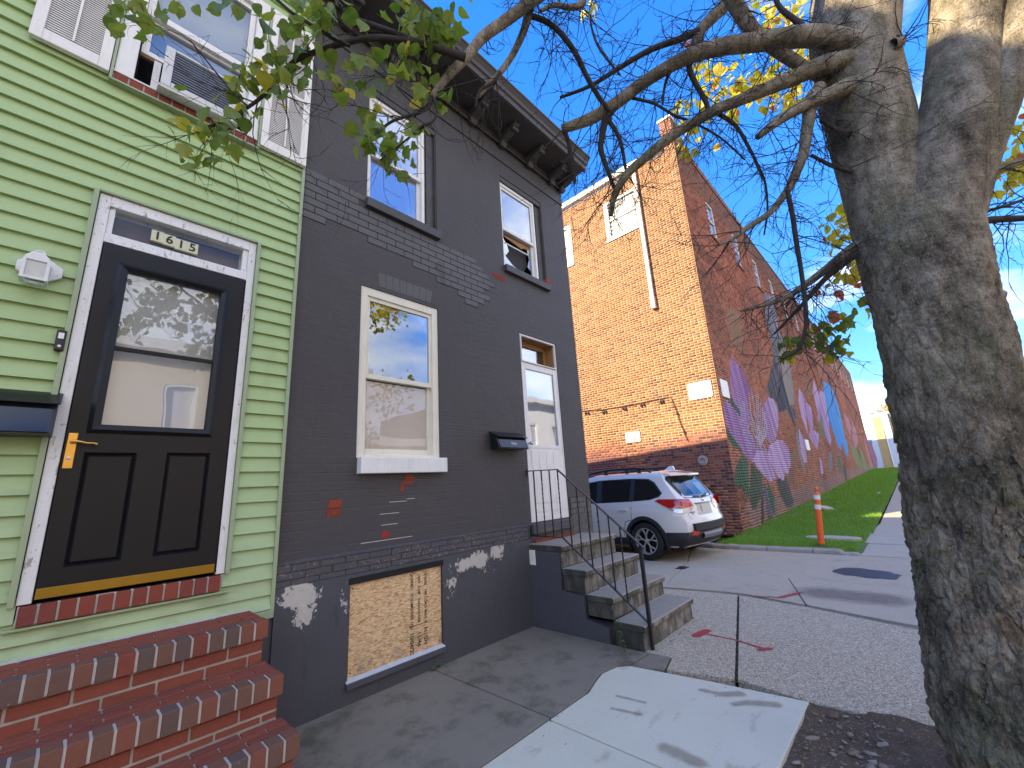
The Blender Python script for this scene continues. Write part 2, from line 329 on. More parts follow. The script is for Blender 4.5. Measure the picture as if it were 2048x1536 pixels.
def m_conc(name, c1, c2, sp=0.0, moss=0.0, blot=.3, fine=140):
    q = NT(name); a = q.noise(1.4, 6); b = q.noise(9, 6, None, .7); col = q.mix(q.math('ADD', q.math('MULTIPLY', a, .6), q.math('MULTIPLY', b, .4)), c1, c2)
    col = q.mix(q.math('MULTIPLY', q.step(q.noise(3.3, 6, None, .65), .52, .78), blot), col, V3(c1, .45))
    g = q.noise(fine, 3, None, .7); col = q.mix(q.math('MULTIPLY', q.math('SUBTRACT', g, .35), .8, None, True), col, V3(c2, 1.35))
    if sp:
        vd = q.voro(120, None, 'F1', 'Color'); vs = q.sep(vd); col = q.mix(sp, col, q.ramp(vs[0], [(0, (.12, .09, .055)), (.3, (.34, .265, .175)), (.6, (.48, .415, .30)), (.85, (.68, .61, .47)), (1, (.86, .79, .63))]))
    if moss:
        ms = q.math('MULTIPLY', q.step(q.noise(2.1, 6, None, .7), .5, .66), moss); col = q.mix(ms, col, (.045, .055, .024))
    pit = q.math('MULTIPLY', q.step(q.noise(26, 3), .70, .74), .5); col = q.mix(pit, col, V3(c1, .4))
    h = q.math('ADD', q.noise(fine, 3), q.math('MULTIPLY', q.noise(22, 5), .6))
    if sp: h = q.math('ADD', h, q.math('MULTIPLY', q.voro(120), -.6))
    return q.done(q.bsdf(col, .85, 0, .25, q.bump(h, .45, .004)))
MT['conc_old'] = m_conc('old_grey_concrete', (.165, .145, .110), (.27, .238, .182), 0, .55, .7)
MT['agg'] = m_conc('exposed_aggregate', (.32, .268, .188), (.48, .405, .29), .6, .0, .25)
MT['alley'] = m_conc('alley_concrete', (.36, .305, .222), (.48, .412, .305), .18, .10, .55)
MT['path'] = m_conc('path_concrete', (.37, .315, .235), (.48, .42, .315), .15, 0, .3)
def m_newslab():
    q = NT('new_pale_concrete'); col = q.mix(q.noise(2, 6), (.57, .565, .44), (.69, .68, .54)); x, y, z = q.sep()
    sm = q.step(q.noise(2.6, 6, q.map(q.pos, (1, 2.4, 1), (0, 0, 0), (0, 0, .4)), .6), .58, .74); col = q.mix(q.math('MULTIPLY', sm, .5), col, (.26, .20, .145))
    fl = q.step(q.noise(70, 2), .70, .73); col = q.mix(q.math('MULTIPLY', fl, .55), col, (.16, .13, .10))
    return q.done(q.bsdf(col, .75, 0, .3, q.bump(q.math('ADD', q.noise(180, 2), q.noise(12, 4)), .18, .003)))
MT['newslab'] = m_newslab()
def m_step():
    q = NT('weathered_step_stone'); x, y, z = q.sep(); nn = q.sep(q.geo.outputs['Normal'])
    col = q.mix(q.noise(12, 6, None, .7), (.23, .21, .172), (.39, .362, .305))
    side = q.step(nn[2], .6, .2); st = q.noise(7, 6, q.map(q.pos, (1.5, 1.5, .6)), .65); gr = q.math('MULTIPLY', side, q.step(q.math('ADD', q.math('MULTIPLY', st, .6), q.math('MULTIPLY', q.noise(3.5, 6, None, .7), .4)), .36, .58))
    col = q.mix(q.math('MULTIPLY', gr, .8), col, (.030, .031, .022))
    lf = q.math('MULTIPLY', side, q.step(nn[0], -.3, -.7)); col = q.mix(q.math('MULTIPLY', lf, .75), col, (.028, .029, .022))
    sp = q.noise(240, 2); col = q.mix(q.math('MULTIPLY', q.step(sp, .55, .75), .35), col, (.36, .34, .30))
    return q.done(q.bsdf(col, .88, 0, .25, q.bump(q.math('ADD', q.noise(160, 3), q.noise(25, 5)), .5, .004)))
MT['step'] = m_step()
def m_osb():
    q = NT('strand_board'); x, y, z = q.sep(); tot = None
    base = q.mix(q.noise(3, 4), (.70, .46, .23), (.80, .58, .33)); col = base; hh = None
    for k, (ang, sc) in enumerate(((1.1, 1), (1.75, 1.2), (.5, .9), (2.35, 1.1))):
        v = q.map(q.comb(x, z, k*3.7), (38*sc, 120*sc, 1), (k*2.3, k*1.1, 0), (0, 0, ang)); cc = q.n.new('ShaderNodeTexVoronoi'); cc.inputs['Scale'].default_value = 1.0; q.l.new(v, cc.inputs['Vector'])
        r = q.sep(cc.outputs['Color']); flake = q.ramp(r[0], [(0, (.34, .15, .05)), (.2, (.58, .33, .13)), (.6, (.74, .50, .26)), (1, (.84, .67, .43))]); m = q.step(r[1], .45, .5)
        col = q.mix(q.math('MULTIPLY', m, .75), col, flake); hh = cc.outputs['Distance'] if hh is None else q.math('ADD', hh, cc.outputs['Distance'])
    low = q.math('MULTIPLY', q.step(z, .42, .16), q.step(q.noise(9, 5), .4, .65)); col = q.mix(q.math('MULTIPLY', low, .55), col, (.20, .17, .13))
    return q.done(q.bsdf(col, .7, 0, .3, q.bump(hh, .3, .003)))
MT['osb'] = m_osb()
MT['ink'] = simple('black_ink', (.02, .014, .010), .7, .3, 40, 60, 0)
MT['tile'] = simple('number_tile_cream', (.62, .62, .40), .5, .06, 10, 60, .05)
MT['ink_b'] = simple('number_black', (.008, .008, .008), .5, .1, 10, 60, 0)
MT['ac'] = simple('ac_casing', (.62, .63, .60), .55, .2, 8, 60, .1)
MT['ac_fin'] = simple('ac_fins', (.12, .13, .15), .5, .2, 10, 60, .1, .4)
MT['dirt'] = None
def m_dirt():
    q = NT('tree_pit_soil'); col = q.mix(q.noise(7, 7, None, .7), (.085, .060, .040), (.21, .155, .108)); col = q.mix(q.math('MULTIPLY', q.step(q.noise(85, 4), .58, .66), .8), col, (.40, .33, .25))
    ms = q.step(q.noise(3.1, 5), .62, .72); col = q.mix(q.math('MULTIPLY', ms, .5), col, (.04, .055, .02))
    return q.done(q.bsdf(col, .95, 0, .15, q.bump(q.math('ADD', q.noise(45, 6, None, .7), q.noise(150, 3)), .9, .015)))
MT['dirt'] = m_dirt()
MT['pebble'] = m_brick('pebble_stone', (.24, .18, .13), (.42, .36, .29), (.16, .12, .09))
MT['grass_base'] = simple('turf', (.08, .16, .025), .95, .5, 3, 60, .8)
def m_grass(name, c1, c2):
    q = NT(name); a = q.attr('Col'); n = q.noise(.9, 3); col = q.mix(n, c1, c2); col = q.mix(.6, col, a.outputs['Color'], 'MULTIPLY')
    d = q.bsdf(col, .6, 0, .2); t = q.n.new('ShaderNodeBsdfTranslucent'); q.val(t.inputs['Color'], q.mix(.5, col, (.16, .25, .02))); ms = q.n.new('ShaderNodeMixShader'); ms.inputs[0].default_value = .3; q.l.new(d, ms.inputs[1]); q.l.new(t.outputs[0], ms.inputs[2]); return q.done(ms.outputs[0])
MT['grass'] = m_grass('grass_blades', (.19, .36, .04), (.29, .48, .065))
MT['asphalt'] = simple('asphalt', (.095, .088, .078), .8, .4, 20, 140, .7)
MT['asphalt_wet'] = simple('dark_patch', (.020, .021, .023), .5, .5, 20, 90, .8)
MT['kerb'] = m_conc('worn_kerb', (.28, .255, .21), (.40, .37, .31), .1, .3, .5)
MT['earth'] = simple('earth', (.09, .08, .065), .95, .4, .4, 20, .4)
def m_wallbrick():
    q = NT('warehouse_brick'); a = q.attr('Col'); n = q.noise(16, 4); col = q.mix(q.math('MULTIPLY', n, .35), a.outputs['Color'], (.03, .015, .01))
    st = q.step(q.noise(.55, 5, q.map(q.pos, (1, 1, .5))), .5, .8); col = q.mix(q.math('MULTIPLY', st, .22), col, (.10, .05, .03))
    return q.done(q.bsdf(col, .88, 0, .25, q.bump(q.noise(90, 4), .4, .004)))
MT['wb'] = m_wallbrick()
def m_leaf(name, c1, c2, c3, tr=.45):
    q = NT(name); r = q.oinfo(); at_ = q.attr('Col'); n = q.noise(30, 3); col = q.ramp(r, [(0, c1), (.6, c2), (1, c3)]); col = q.mix(.85, col, at_.outputs['Color'], 'MULTIPLY'); col = q.mix(q.math('MULTIPLY', q.step(n, .56, .68), .5), col, c3)
    d = q.bsdf(col, .42, 0, .4); t = q.n.new('ShaderNodeBsdfTranslucent'); q.val(t.inputs['Color'], q.mix(1.0, col, (1.5, 1.45, .6), 'MULTIPLY')); ms = q.n.new('ShaderNodeMixShader'); ms.inputs[0].default_value = tr; q.l.new(d, ms.inputs[1]); q.l.new(t.outputs[0], ms.inputs[2]); return q.done(ms.outputs[0])
MT['leaf_g'] = m_leaf('leaf_green', (.12, .20, .04), (.20, .30, .06), (.28, .33, .075))
MT['leaf_y'] = m_leaf('leaf_yellow', (.34, .40, .05), (.46, .45, .06), (.48, .36, .06), .5)
MT['leaf_r'] = m_leaf('leaf_russet', (.42, .14, .07), (.38, .09, .06), (.35, .22, .06), .5)
def m_bark():
    q = NT('bark'); v = q.map(q.pos, (1, 1, .55)); n1 = q.noise(13, 8, v, .68); n2 = q.noise(60, 5, None, .7); x, y, z = q.sep()
    col = q.ramp(n1, [(.28, (.062, .049, .031)), (.44, (.29, .235, .152)), (.58, (.50, .42, .29)), (.76, (.64, .56, .41))])
    mo = q.math('MULTIPLY', q.step(q.noise(3.4, 6, None, .65), .47, .62), .55); col = q.mix(mo, col, (.17, .175, .085))
    dk = q.math('MULTIPLY', q.step(q.noise(1.9, 5), .50, .64), .55); col = q.mix(dk, col, (.022, .019, .015))
    li = q.math('MULTIPLY', q.step(q.noise(24, 4), .63, .70), .45); col = q.mix(li, col, (.26, .26, .22))
    rd = q.math('MULTIPLY', q.math('MULTIPLY', q.step(q.noise(4.2, 4), .60, .66), q.step(z, 2.2, 1.4)), .45); col = q.mix(rd, col, (.20, .095, .04))
    cr = q.voro(11, q.map(q.pos, (1, 1, .45)), 'DISTANCE_TO_EDGE'); crk = q.math('MULTIPLY', q.step(cr, .07, .0), q.step(z, 3.4, 1.6)); col = q.mix(q.math('MULTIPLY', crk, .35), col, (.022, .018, .014))
    hl = q.noise(9, 6, q.map(q.pos, (1, 1, 7)), .7); up_ = q.step(z, 1.7, 2.6); col = q.mix(q.math('MULTIPLY', q.math('MULTIPLY', q.step(hl, .55, .68), up_), .5), col, (.05, .042, .032)); col = q.mix(q.math('MULTIPLY', q.math('MULTIPLY', q.step(hl, .45, .36), up_), .3), col, (.40, .36, .29))
    n3 = q.noise(150, 4, q.map(q.pos, (1, 1, .5)), .75); col = q.mix(q.math('MULTIPLY', q.step(n3, .52, .64), .6), col, (.05, .042, .03)); col = q.mix(q.math('MULTIPLY', q.step(n3, .44, .34), .45), col, (.60, .54, .43))
    h = q.math('ADD', q.math('ADD', q.math('ADD', q.math('MULTIPLY', n1, 1.0), q.math('MULTIPLY', n3, -.35)), q.math('MULTIPLY', q.math('MULTIPLY', hl, up_), .7)), q.math('MULTIPLY', n2, .45)); h = q.math('ADD', h, q.math('MULTIPLY', q.step(cr, 0, .12), q.math('MULTIPLY', q.step(z, 3.6, 1.2), .28)))
    return q.done(q.bsdf(col, .92, 0, .2, q.bump(h, 1.0, .028)))
MT['bark'] = m_bark()
MT['twig'] = simple('twig_bark', (.040, .031, .025), .85, .5, 25, 90, .5)
MT['roof_tar'] = simple('tar_roof', (.06, .06, .06), .9, .2, 3, 30, .2)
MT['cornice'] = simple('charcoal_wood', (.060, .055, .052), .55, .35, 9, 60, .35)
MT['gutter'] = simple('white_metal', (.72, .70, .64), .5, .2, 4, 60, .1)
MT['downspout'] = simple('weathered_downspout', (.55, .45, .38), .55, .35, 5, 60, .2)
MT['orange'] = simple('orange_plastic', (.90, .13, .015), .42, .15, 8, 60, .1)
MT['refl_white'] = simple('reflective_white', (.76, .73, .70), .4, .15, 20, 60, .1)
MT['rubber'] = simple('black_rubber', (.012, .012, .013), .75, .2, 20, 90, .2)
MT['cardboard'] = simple('weathered_cardboard', (.46, .33, .22), .8, .2, 9, 60, .2)
MT['sign'] = simple('blank_white_panel', (.80, .80, .76), .5, .05, 3, 60, 0)
def m_car():
    q = NT('white_car_paint'); return q.done(q.bsdf((.74, .735, .71), .28, 0, .5, None, Coat_Weight=1.0, Coat_Roughness=.03))
MT['car'] = m_car()
MT['car_blk'] = simple('car_black_plastic', (.018, .019, .021), .55, .2, 30, 200, .15)
MT['car_glass'] = (lambda q: q.done(q.bsdf((.008, .009, .010), .03, 0, .7, None, Coat_Weight=.6, Coat_Roughness=.0)))(NT('car_tinted_glass'))
MT['lamp_red'] = (lambda q: q.done(q.bsdf(q.mix(q.noise(9, 2), (.34, .008, .006), (.62, .02, .012)), .08, 0, .6, None, Coat_Weight=1.0)))(NT('red_lens'))
MT['lamp_clear'] = (lambda q: q.done(q.bsdf((.55, .56, .58), .1, .5, .6, None, Coat_Weight=1.0)))(NT('clear_lens'))
MT['reflector'] = (lambda q: q.done(q.bsdf((.70, .045, .015), .25, 0, .6)))(NT('red_reflector'))
MT['alloy'] = simple('alloy', (.46, .45, .43), .35, .1, 10, 60, 0, .2)
MT['tyre'] = simple('tyre', (.014, .014, .015), .8, .3, 30, 120, .3)
MT['plate'] = simple('plate_white', (.70, .66, .56), .5, .1, 30, 60, 0)
MT['chrome'] = simple('chrome', (.75, .75, .75), .12, .02, 5, 60, 0, 1.0)
MT['stucco_y'] = simple('pale_stucco', (.62, .55, .40), .85, .12, 2, 40, .3)
MT['stucco_w'] = simple('white_stucco', (.78, .76, .72), .85, .1, 2, 40, .3)
MT['tan_brick'] = simple('tan_facade', (.34, .24, .15), .85, .25, 3, 40, .3)
MT['cream_brick'] = simple('cream_painted_brick', (.66, .60, .48), .8, .12, 2, 40, .3)
MT['far_leaf'] = m_leaf('autumn_leaf', (.46, .30, .05), (.52, .36, .06), (.40, .22, .04), .5)
# ================================================================== GROUND
g = MB(); xs = [-400, -30, 12, 25, 40, 65.5, 120, 500]; ys = [-400, -30, 0, 30, 400]
g.add([(x, y, gz(x)-.20) for x in xs for y in ys], [(i*5+j, (i+1)*5+j, (i+1)*5+j+1, i*5+j+1) for i in range(len(xs)-1) for j in range(4)])
struct(g.build('ground', MT['earth']))
def slab(name, poly, mat, parent, z0=-.12, z1=0.0, b=.006, slope=False):
    mb = MB(); mb.prism(poly, 2, z0, z1)
    if slope: mb.v = [(x, y, z+gz(x)) for x, y, z in mb.v]
    return mb.build(name, mat, parent, bevel=b)
MT['kerb_d'] = m_conc('dark_recess_strip', (.14, .13, .105), (.24, .22, .18), .1, .5, .5)  # strip colour darkened so that the joint looks recessed
side = struct(thing('sidewalk', '', '', (0, 0, 0)))
for k in ('label', 'category'): del side[k]
J = .006
slab('concrete_slab', [(-3.0, -1.365), (.2-J, -1.365), (.2-J, 0), (-3.0, 0)], MT['conc_old'], side)
slab('concrete_slab', [(.2+J, -1.365), (2.49-J, -1.365), (2.49-J, 0.02), (.2+J, 0.02)], MT['conc_old'], side)
slab('concrete_slab', [(2.49+J, -1.365), (2.93, -1.365), (3.25, -1.27), (3.44, -1.30), (3.52, -1.38), (3.86, -1.40), (3.86, 0.02), (2.49+J, 0.02)], MT['conc_old'], side)
slab('pale_slab', [(-3, -2.645), (.55, -2.645), (.55, -1.385), (-3, -1.385)], MT['newslab'], side, z1=.006)
slab('pale_slab', [(.562, -2.645), (2.43, -2.645), (2.45, -1.385), (.562, -1.385)], MT['newslab'], side, z1=.006)
slab('pale_slab', [(2.442, -2.645), (3.672, -2.645), (3.60, -2.0), (3.51, -1.40), (3.42, -1.325), (3.25, -1.295), (3.1, -1.33), (2.92, -1.385), (2.462, -1.385)], MT['newslab'], side, z1=.006)
slab('rough_patch', [(3.53, -1.40), (3.86, -1.42), (3.87, -1.60), (3.60, -1.66)], MT['conc_old'], side, z1=.002)
slab('aggregate_slab', [(3.88, -1.36), (5.06, -1.36), (5.06, 0), (5.30, 0), (5.34, .74), (5.84, .74), (6.02, -.1), (6.21, -1.1), (6.235, -1.47), (3.76, -2.15), (3.63, -1.67), (3.88, -1.61)], MT['agg'], side)
slab('aggregate_slab', [(3.765, -2.172), (6.235, -1.492), (6.05, -2.28), (5.76, -3.13), (5.6, -4.0), (3.60, -4.0), (3.74, -3.2), (3.685, -2.645)], MT['agg'], side)
slab('concrete_strip', [(5.86, .73), (6.04, -.1), (6.25, -1.2), (6.26, -1.55), (6.08, -2.28), (5.80, -3.13), (5.63, -4.0), (5.72, -4.0), (5.92, -3.05), (6.17, -2.25), (6.35, -1.5), (6.33, -1.15), (6.13, -.1), (5.95, .73)], MT['kerb_d'], side, z1=-.018, b=.01)
# moss in the long crack between the two aggregate slabs
mb = MB(); random.seed(3)
for i in range(70):
    t = random.random(); x = 3.77+t*2.46; y = -2.161+t*.680; s = random.uniform(.006, .014)
    mb.lathe([(s, -.01), (s*.8, .004), (.001, .010)], 5, (x+random.uniform(-.01, .01), y+random.uniform(-.008, .008), -.006), cap=False)
mb.add([(3.75, -2.20, -.02), (3.75, -2.12, -.02), (6.25, -1.44, -.02), (6.25, -1.52, -.02)], [(0, 1, 2, 3)])
mb.build('moss', simple('moss', (.05, .06, .02), .95, .5, 60, 90, .6), side, kind='stuff')
# red survey spray mark, laid on the slab
def spray(pts, name, parent, z, cell=.012):
    xs_ = [p[0] for s in pts for p in s[:2]]; ys_ = [p[1] for s in pts for p in s[:2]]
    mg = max(s[2] for s in pts)*1.4+.03; x0, x1, y0, y1 = min(xs_)-mg, max(xs_)+mg, min(ys_)-mg, max(ys_)+mg; nx, ny = int((x1-x0)/cell), int((y1-y0)/cell)
    X, Y = np.meshgrid(np.linspace(x0, x1, nx), np.linspace(y0, y1, ny), indexing='ij'); A = np.zeros_like(X)
    for (a, b, w) in pts:
        a = np.array(a); b = np.array(b); d = b-a; t = np.clip(((X-a[0])*d[0]+(Y-a[1])*d[1])/(d@d), 0, 1); D = np.hypot(X-a[0]-t*d[0], Y-a[1]-t*d[1]); A = np.maximum(A, np.clip(1.35-D/w, 0, 1))
    me = bpy.data.meshes.new(name); V = np.stack([X.ravel(), Y.ravel(), np.full(X.size, z)], 1)
    F = [(i*ny+j, (i+1)*ny+j, (i+1)*ny+j+1, i*ny+j+1) for i in range(nx-1) for j in range(ny-1) if A[i:i+2, j:j+2].max() > .02]
    me.from_pydata(V.tolist(), [], F); ca = me.color_attributes.new('Col', 'FLOAT_COLOR', 'POINT'); c = np.ones((len(V), 4)); c[:, 0] = A.ravel(); ca.data.foreach_set('color', c.ravel())
    me.materials.append(MT['spray']); return link(name, me, parent)
q = NT('red_spray'); a = q.sep(q.attr('Col').outputs['Color'])[0]; al = q.step(q.math('ADD', a, q.math('MULTIPLY', q.math('SUBTRACT', q.noise(160, 3), .5), 1.3)), .3, .75)
tr = q.n.new('ShaderNodeBsdfTransparent'); ms = q.n.new('ShaderNodeMixShader'); q.val(ms.inputs[0], al); q.l.new(tr.outputs[0], ms.inputs[1]); q.l.new(q.bsdf((.42, .035, .045), .8), ms.inputs[2]); MT['spray'] = q.done(ms.outputs[0])
P = lambda px, py, z=0: tuple(at(px, py, 2, z))[:2]
spray([(P(1392, 1272), P(1413, 1262), .05), (P(1405, 1267), P(1470, 1280), .012), (P(1470, 1280), P(1525, 1297), .016), (P(1520, 1300), P(1540, 1298), .032)], 'spray_mark', side, .004)
MT['spray_r'] = MT['spray']; q = NT('brown_smear'); a = q.sep(q.attr('Col').outputs['Color'])[0]; al = q.math('MULTIPLY', q.step(q.math('ADD', a, q.math('MULTIPLY', q.math('SUBTRACT', q.noise(16, 6), .5), 1.1)), .25, 1.0), .38)
tr = q.n.new('ShaderNodeBsdfTransparent'); ms = q.n.new('ShaderNodeMixShader'); q.val(ms.inputs[0], al); q.l.new(tr.outputs[0], ms.inputs[1]); q.l.new(q.bsdf((.24, .175, .115), .85), ms.inputs[2]); MT['spray'] = q.done(ms.outputs[0])
spray([(P(1405, 1383), P(1445, 1392), .035), (P(1445, 1392), P(1480, 1390), .05)], 'dirt_smear', side, .010); spray([(P(1470, 1412), P(1500, 1408), .035), (P(1500, 1408), P(1550, 1412), .05)], 'dirt_smear', side, .010)
spray([(P(1235, 1395), P(1290, 1408), .02)], 'dirt_smear', side, .010); spray([(P(1225, 1420), P(1280, 1432), .022)], 'dirt_smear', side, .010); spray([(P(1330, 1500), P(1400, 1530), .06)], 'dirt_smear', side, .010)
MT['spray'] = MT['spray_r']
# tree pit and kerb of the street
mb = MB(); nx, ny = 50, 60
for i in range(nx+1):
    for j in range(ny+1):
        x = 2.0+i/nx*1.76; y = -4.0+j/ny*1.37
        h = mnoise.noise(Vector((x*3, y*3, 0)))*.025+mnoise.noise(Vector((x*11, y*11, 2)))*.012; d = math.hypot(x-3.1, y+3.75); h += .10*math.exp(-(d/.45)**2)
        mb.v.append((x, y, -.018+h+(.012 if x > 3.5 else 0)))
mb.f = [(i*(ny+1)+j, (i+1)*(ny+1)+j, (i+1)*(ny+1)+j+1, i*(ny+1)+j+1) for i in range(nx) for j in range(ny)]; mb.mi = [0]*len(mb.f)
struct(mb.build('tree_pit', MT['dirt'], smooth=True))
pit = bpy.data.objects['tree_pit']
def rock(seed):
    bm = bmesh.new(); bmesh.ops.create_icosphere(bm, subdivisions=1, radius=1); r = random.Random(seed)
    for v in bm.verts: v.co *= r.uniform(.75, 1.2); v.co.z *= .5
    me = bpy.data.meshes.new('pebble'); bm.to_mesh(me); bm.free(); me.materials.append(MT['pebble']); me.polygons.foreach_set('use_smooth', [True]*len(me.polygons)); return me
rocks = [rock(k) for k in range(4)]; random.seed(5)
for i in range(290):
    x, y = random.uniform(2.45, 3.66), random.uniform(-3.6, -2.68); s = random.choice([.006, .007, .009, .012, .016, .024]); inst('pebble', rocks[i % 4], pit, (x, y, -.012+s*.3), (0, 0, random.random()*6), (s*random.uniform(1, 1.9), s, s))
struct(MB().box(-30, 60, -4.18, -4.0, -.3, 0.0).build('kerb_edge', MT['kerb'], bevel=.02))
struct(MB().box(-60, 130, -12.4, -4.18, -.3, -.13).build('street', MT['asphalt']))
struct(MB().box(-60, 60, -14.0, -12.4, -.3, 0).build('far_sidewalk', MT['path']))
# alley
al_ = struct(thing('alley', '', '', (0, 0, 0)))
for k in ('label', 'category'): del al_[k]
E1 = [(5.96, .73), (6.14, -.1), (6.34, -1.15), (6.36, -1.5), (6.18, -2.25), (5.93, -3.05), (5.73, -4.0)]
A1 = [(6.14, -.1), (6.34, -1.15), (6.36, -1.5), (6.26, -1.75), (7.53, -1.80), (8.7, -1.2), (9.86, .2), (9.86, .6), (8.0, .1), (7.1, -.25)]
slab('alley_slab', [(6.16, -.12), (6.36, -1.16), (6.38, -1.5), (6.19, -2.215), (7.535, -1.790), (7.54, -3.2), (7.62, -4.0), (9.88, -4.0), (9.88, .5), (8.2, -.06), (7.3, -.27), (6.5, -.42)], MT['alley'], al_, z1=-.006)
slab('alley_slab', [(5.97, .72), (6.14, -.10), (6.5, -.405), (7.3, -.255), (8.2, -.045), (9.88, .52), (9.88, 9), (5.36, 9), (5.36, .76)], MT['alley'], al_, z1=-.010)
slab('alley_patch', [(6.19, -2.23), (7.53, -1.80), (7.53, -3.2), (7.60, -4.0), (5.75, -4.0), (5.94, -3.05)], MT['path'], al_, z1=-.004)
def blob(name, pts, mat, parent, z, jag=.06, n=6):
    out = []
    for i in range(len(pts)):
        a, b = Vector(pts[i]), Vector(pts[(i+1) % len(pts)])
        for k in range(n): p = a.lerp(b, k/n); out.append((p.x+random.uniform(-jag, jag), p.y+random.uniform(-jag, jag)))
    m = MB(); m.add([(x, y, z) for x, y in out], [tuple(range(len(out)))]); return m.build(name, mat, parent)
blob('pothole', [P(1665, 1142), P(1690, 1134), P(1730, 1137), P(1775, 1143), P(1805, 1150), P(1790, 1158), P(1735, 1155), P(1690, 1150)], MT['asphalt_wet'], al_, -.002, .03, 4)
q = NT('stain_ring'); a = q.sep(q.attr('Col').outputs['Color'])[0]; al = q.math('MULTIPLY', q.step(q.math('ADD', a, q.math('MULTIPLY', q.math('SUBTRACT', q.noise(9, 5), .5), .7)), .3, 1.1), .5)
tr = q.n.new('ShaderNodeBsdfTransparent'); ms = q.n.new('ShaderNodeMixShader'); q.val(ms.inputs[0], al); q.l.new(tr.outputs[0], ms.inputs[1]); q.l.new(q.bsdf((.19, .15, .125), .8), ms.inputs[2]); ring_m = q.done(ms.outputs[0])
MT['spray_k'] = MT['spray']; MT['spray'] = ring_m
spray([((6.83, -2.30), (6.83, -2.85), .40)], 'oil_stain', al_, 0.0, .03)
MT['spray'] = MT['spray_k']
spray([(P(1510, 1192), P(1560, 1195), .02), (P(1560, 1195), P(1600, 1185), .03), (P(1740, 1020, .1), P(1790, 1045, .1), .02)], 'spray_mark', al_, .003, .03)
vc = MB().box(-.11, .11, -.08, .08, -.01, .006).build('valve_cover', MT['rust_rail'], al_, bevel=.004); vc.location = (7.63, -.19, -.004)
# kerb between alley and grass
mb = MB(); N = 26
for i in range(N):
    y0, y1 = .55-i*2.9/N, .55-(i+1)*2.9/N-(-.004)
    dz = random.uniform(-.008, .008); xo = 9.9+max(0, (y0-.1))*.8+random.uniform(-.006, .006)
    if y0 < -2.1: dz -= .03
kb = struct(thing('kerb', '', '', (9.9, 0, 0)))
for k in ('label', 'category'): del kb[k]
cuts = [.55, -.05, -.98, -1.75, -2.42]
for a, b in zip(cuts, cuts[1:]):
    m = MB(); n = 10
    for i in range(n+1):
        y = a-.006+(b+.012-a)*i/n; xo = 9.89+max(0, y-.05)*.7; jz = mnoise.noise(Vector((y*5, 3, 1)))*.012-(.045 if y < -2.2 else 0); jx = mnoise.noise(Vector((y*6, 9, 1)))*.015
        m.v += [(xo+jx, y, -.1), (xo+.005+jx, y, .045+jz), (xo+.03+jx, y, .07+jz), (xo+.15, y, .075+jz), (xo+.19, y, .05+jz), (xo+.2, y, -.1)]
    m.f = [(i*6+k, (i+1)*6+k, (i+1)*6+k+1, i*6+k+1) for i in range(n) for k in range(5)]+[(0, 1, 2, 3, 4, 5), tuple(n*6+k for k in (5, 4, 3, 2, 1, 0))]; m.mi = [0]*len(m.f)
    m.build('kerb_stone', MT['kerb'], kb)
# path along the grass
pt = struct(thing('path', '', '', (10, -3, 0)))
for k in ('label', 'category'): del pt[k]
x = 9.9
while x < 62:
    L = 1.6 if x > 11 else 1.5; a, b = x+.008, min(x+L, 62)
    e = lambda X: -2.33 if X < 10.6 else (-2.40 if X < 14 else -2.5)
    slab('path_slab', [(a, -4.0), (b, -4.0), (b, e(b)), (a, e(a))], MT['path'], pt, -.12, .012 if x > 10 else .0, .005, True); x += L
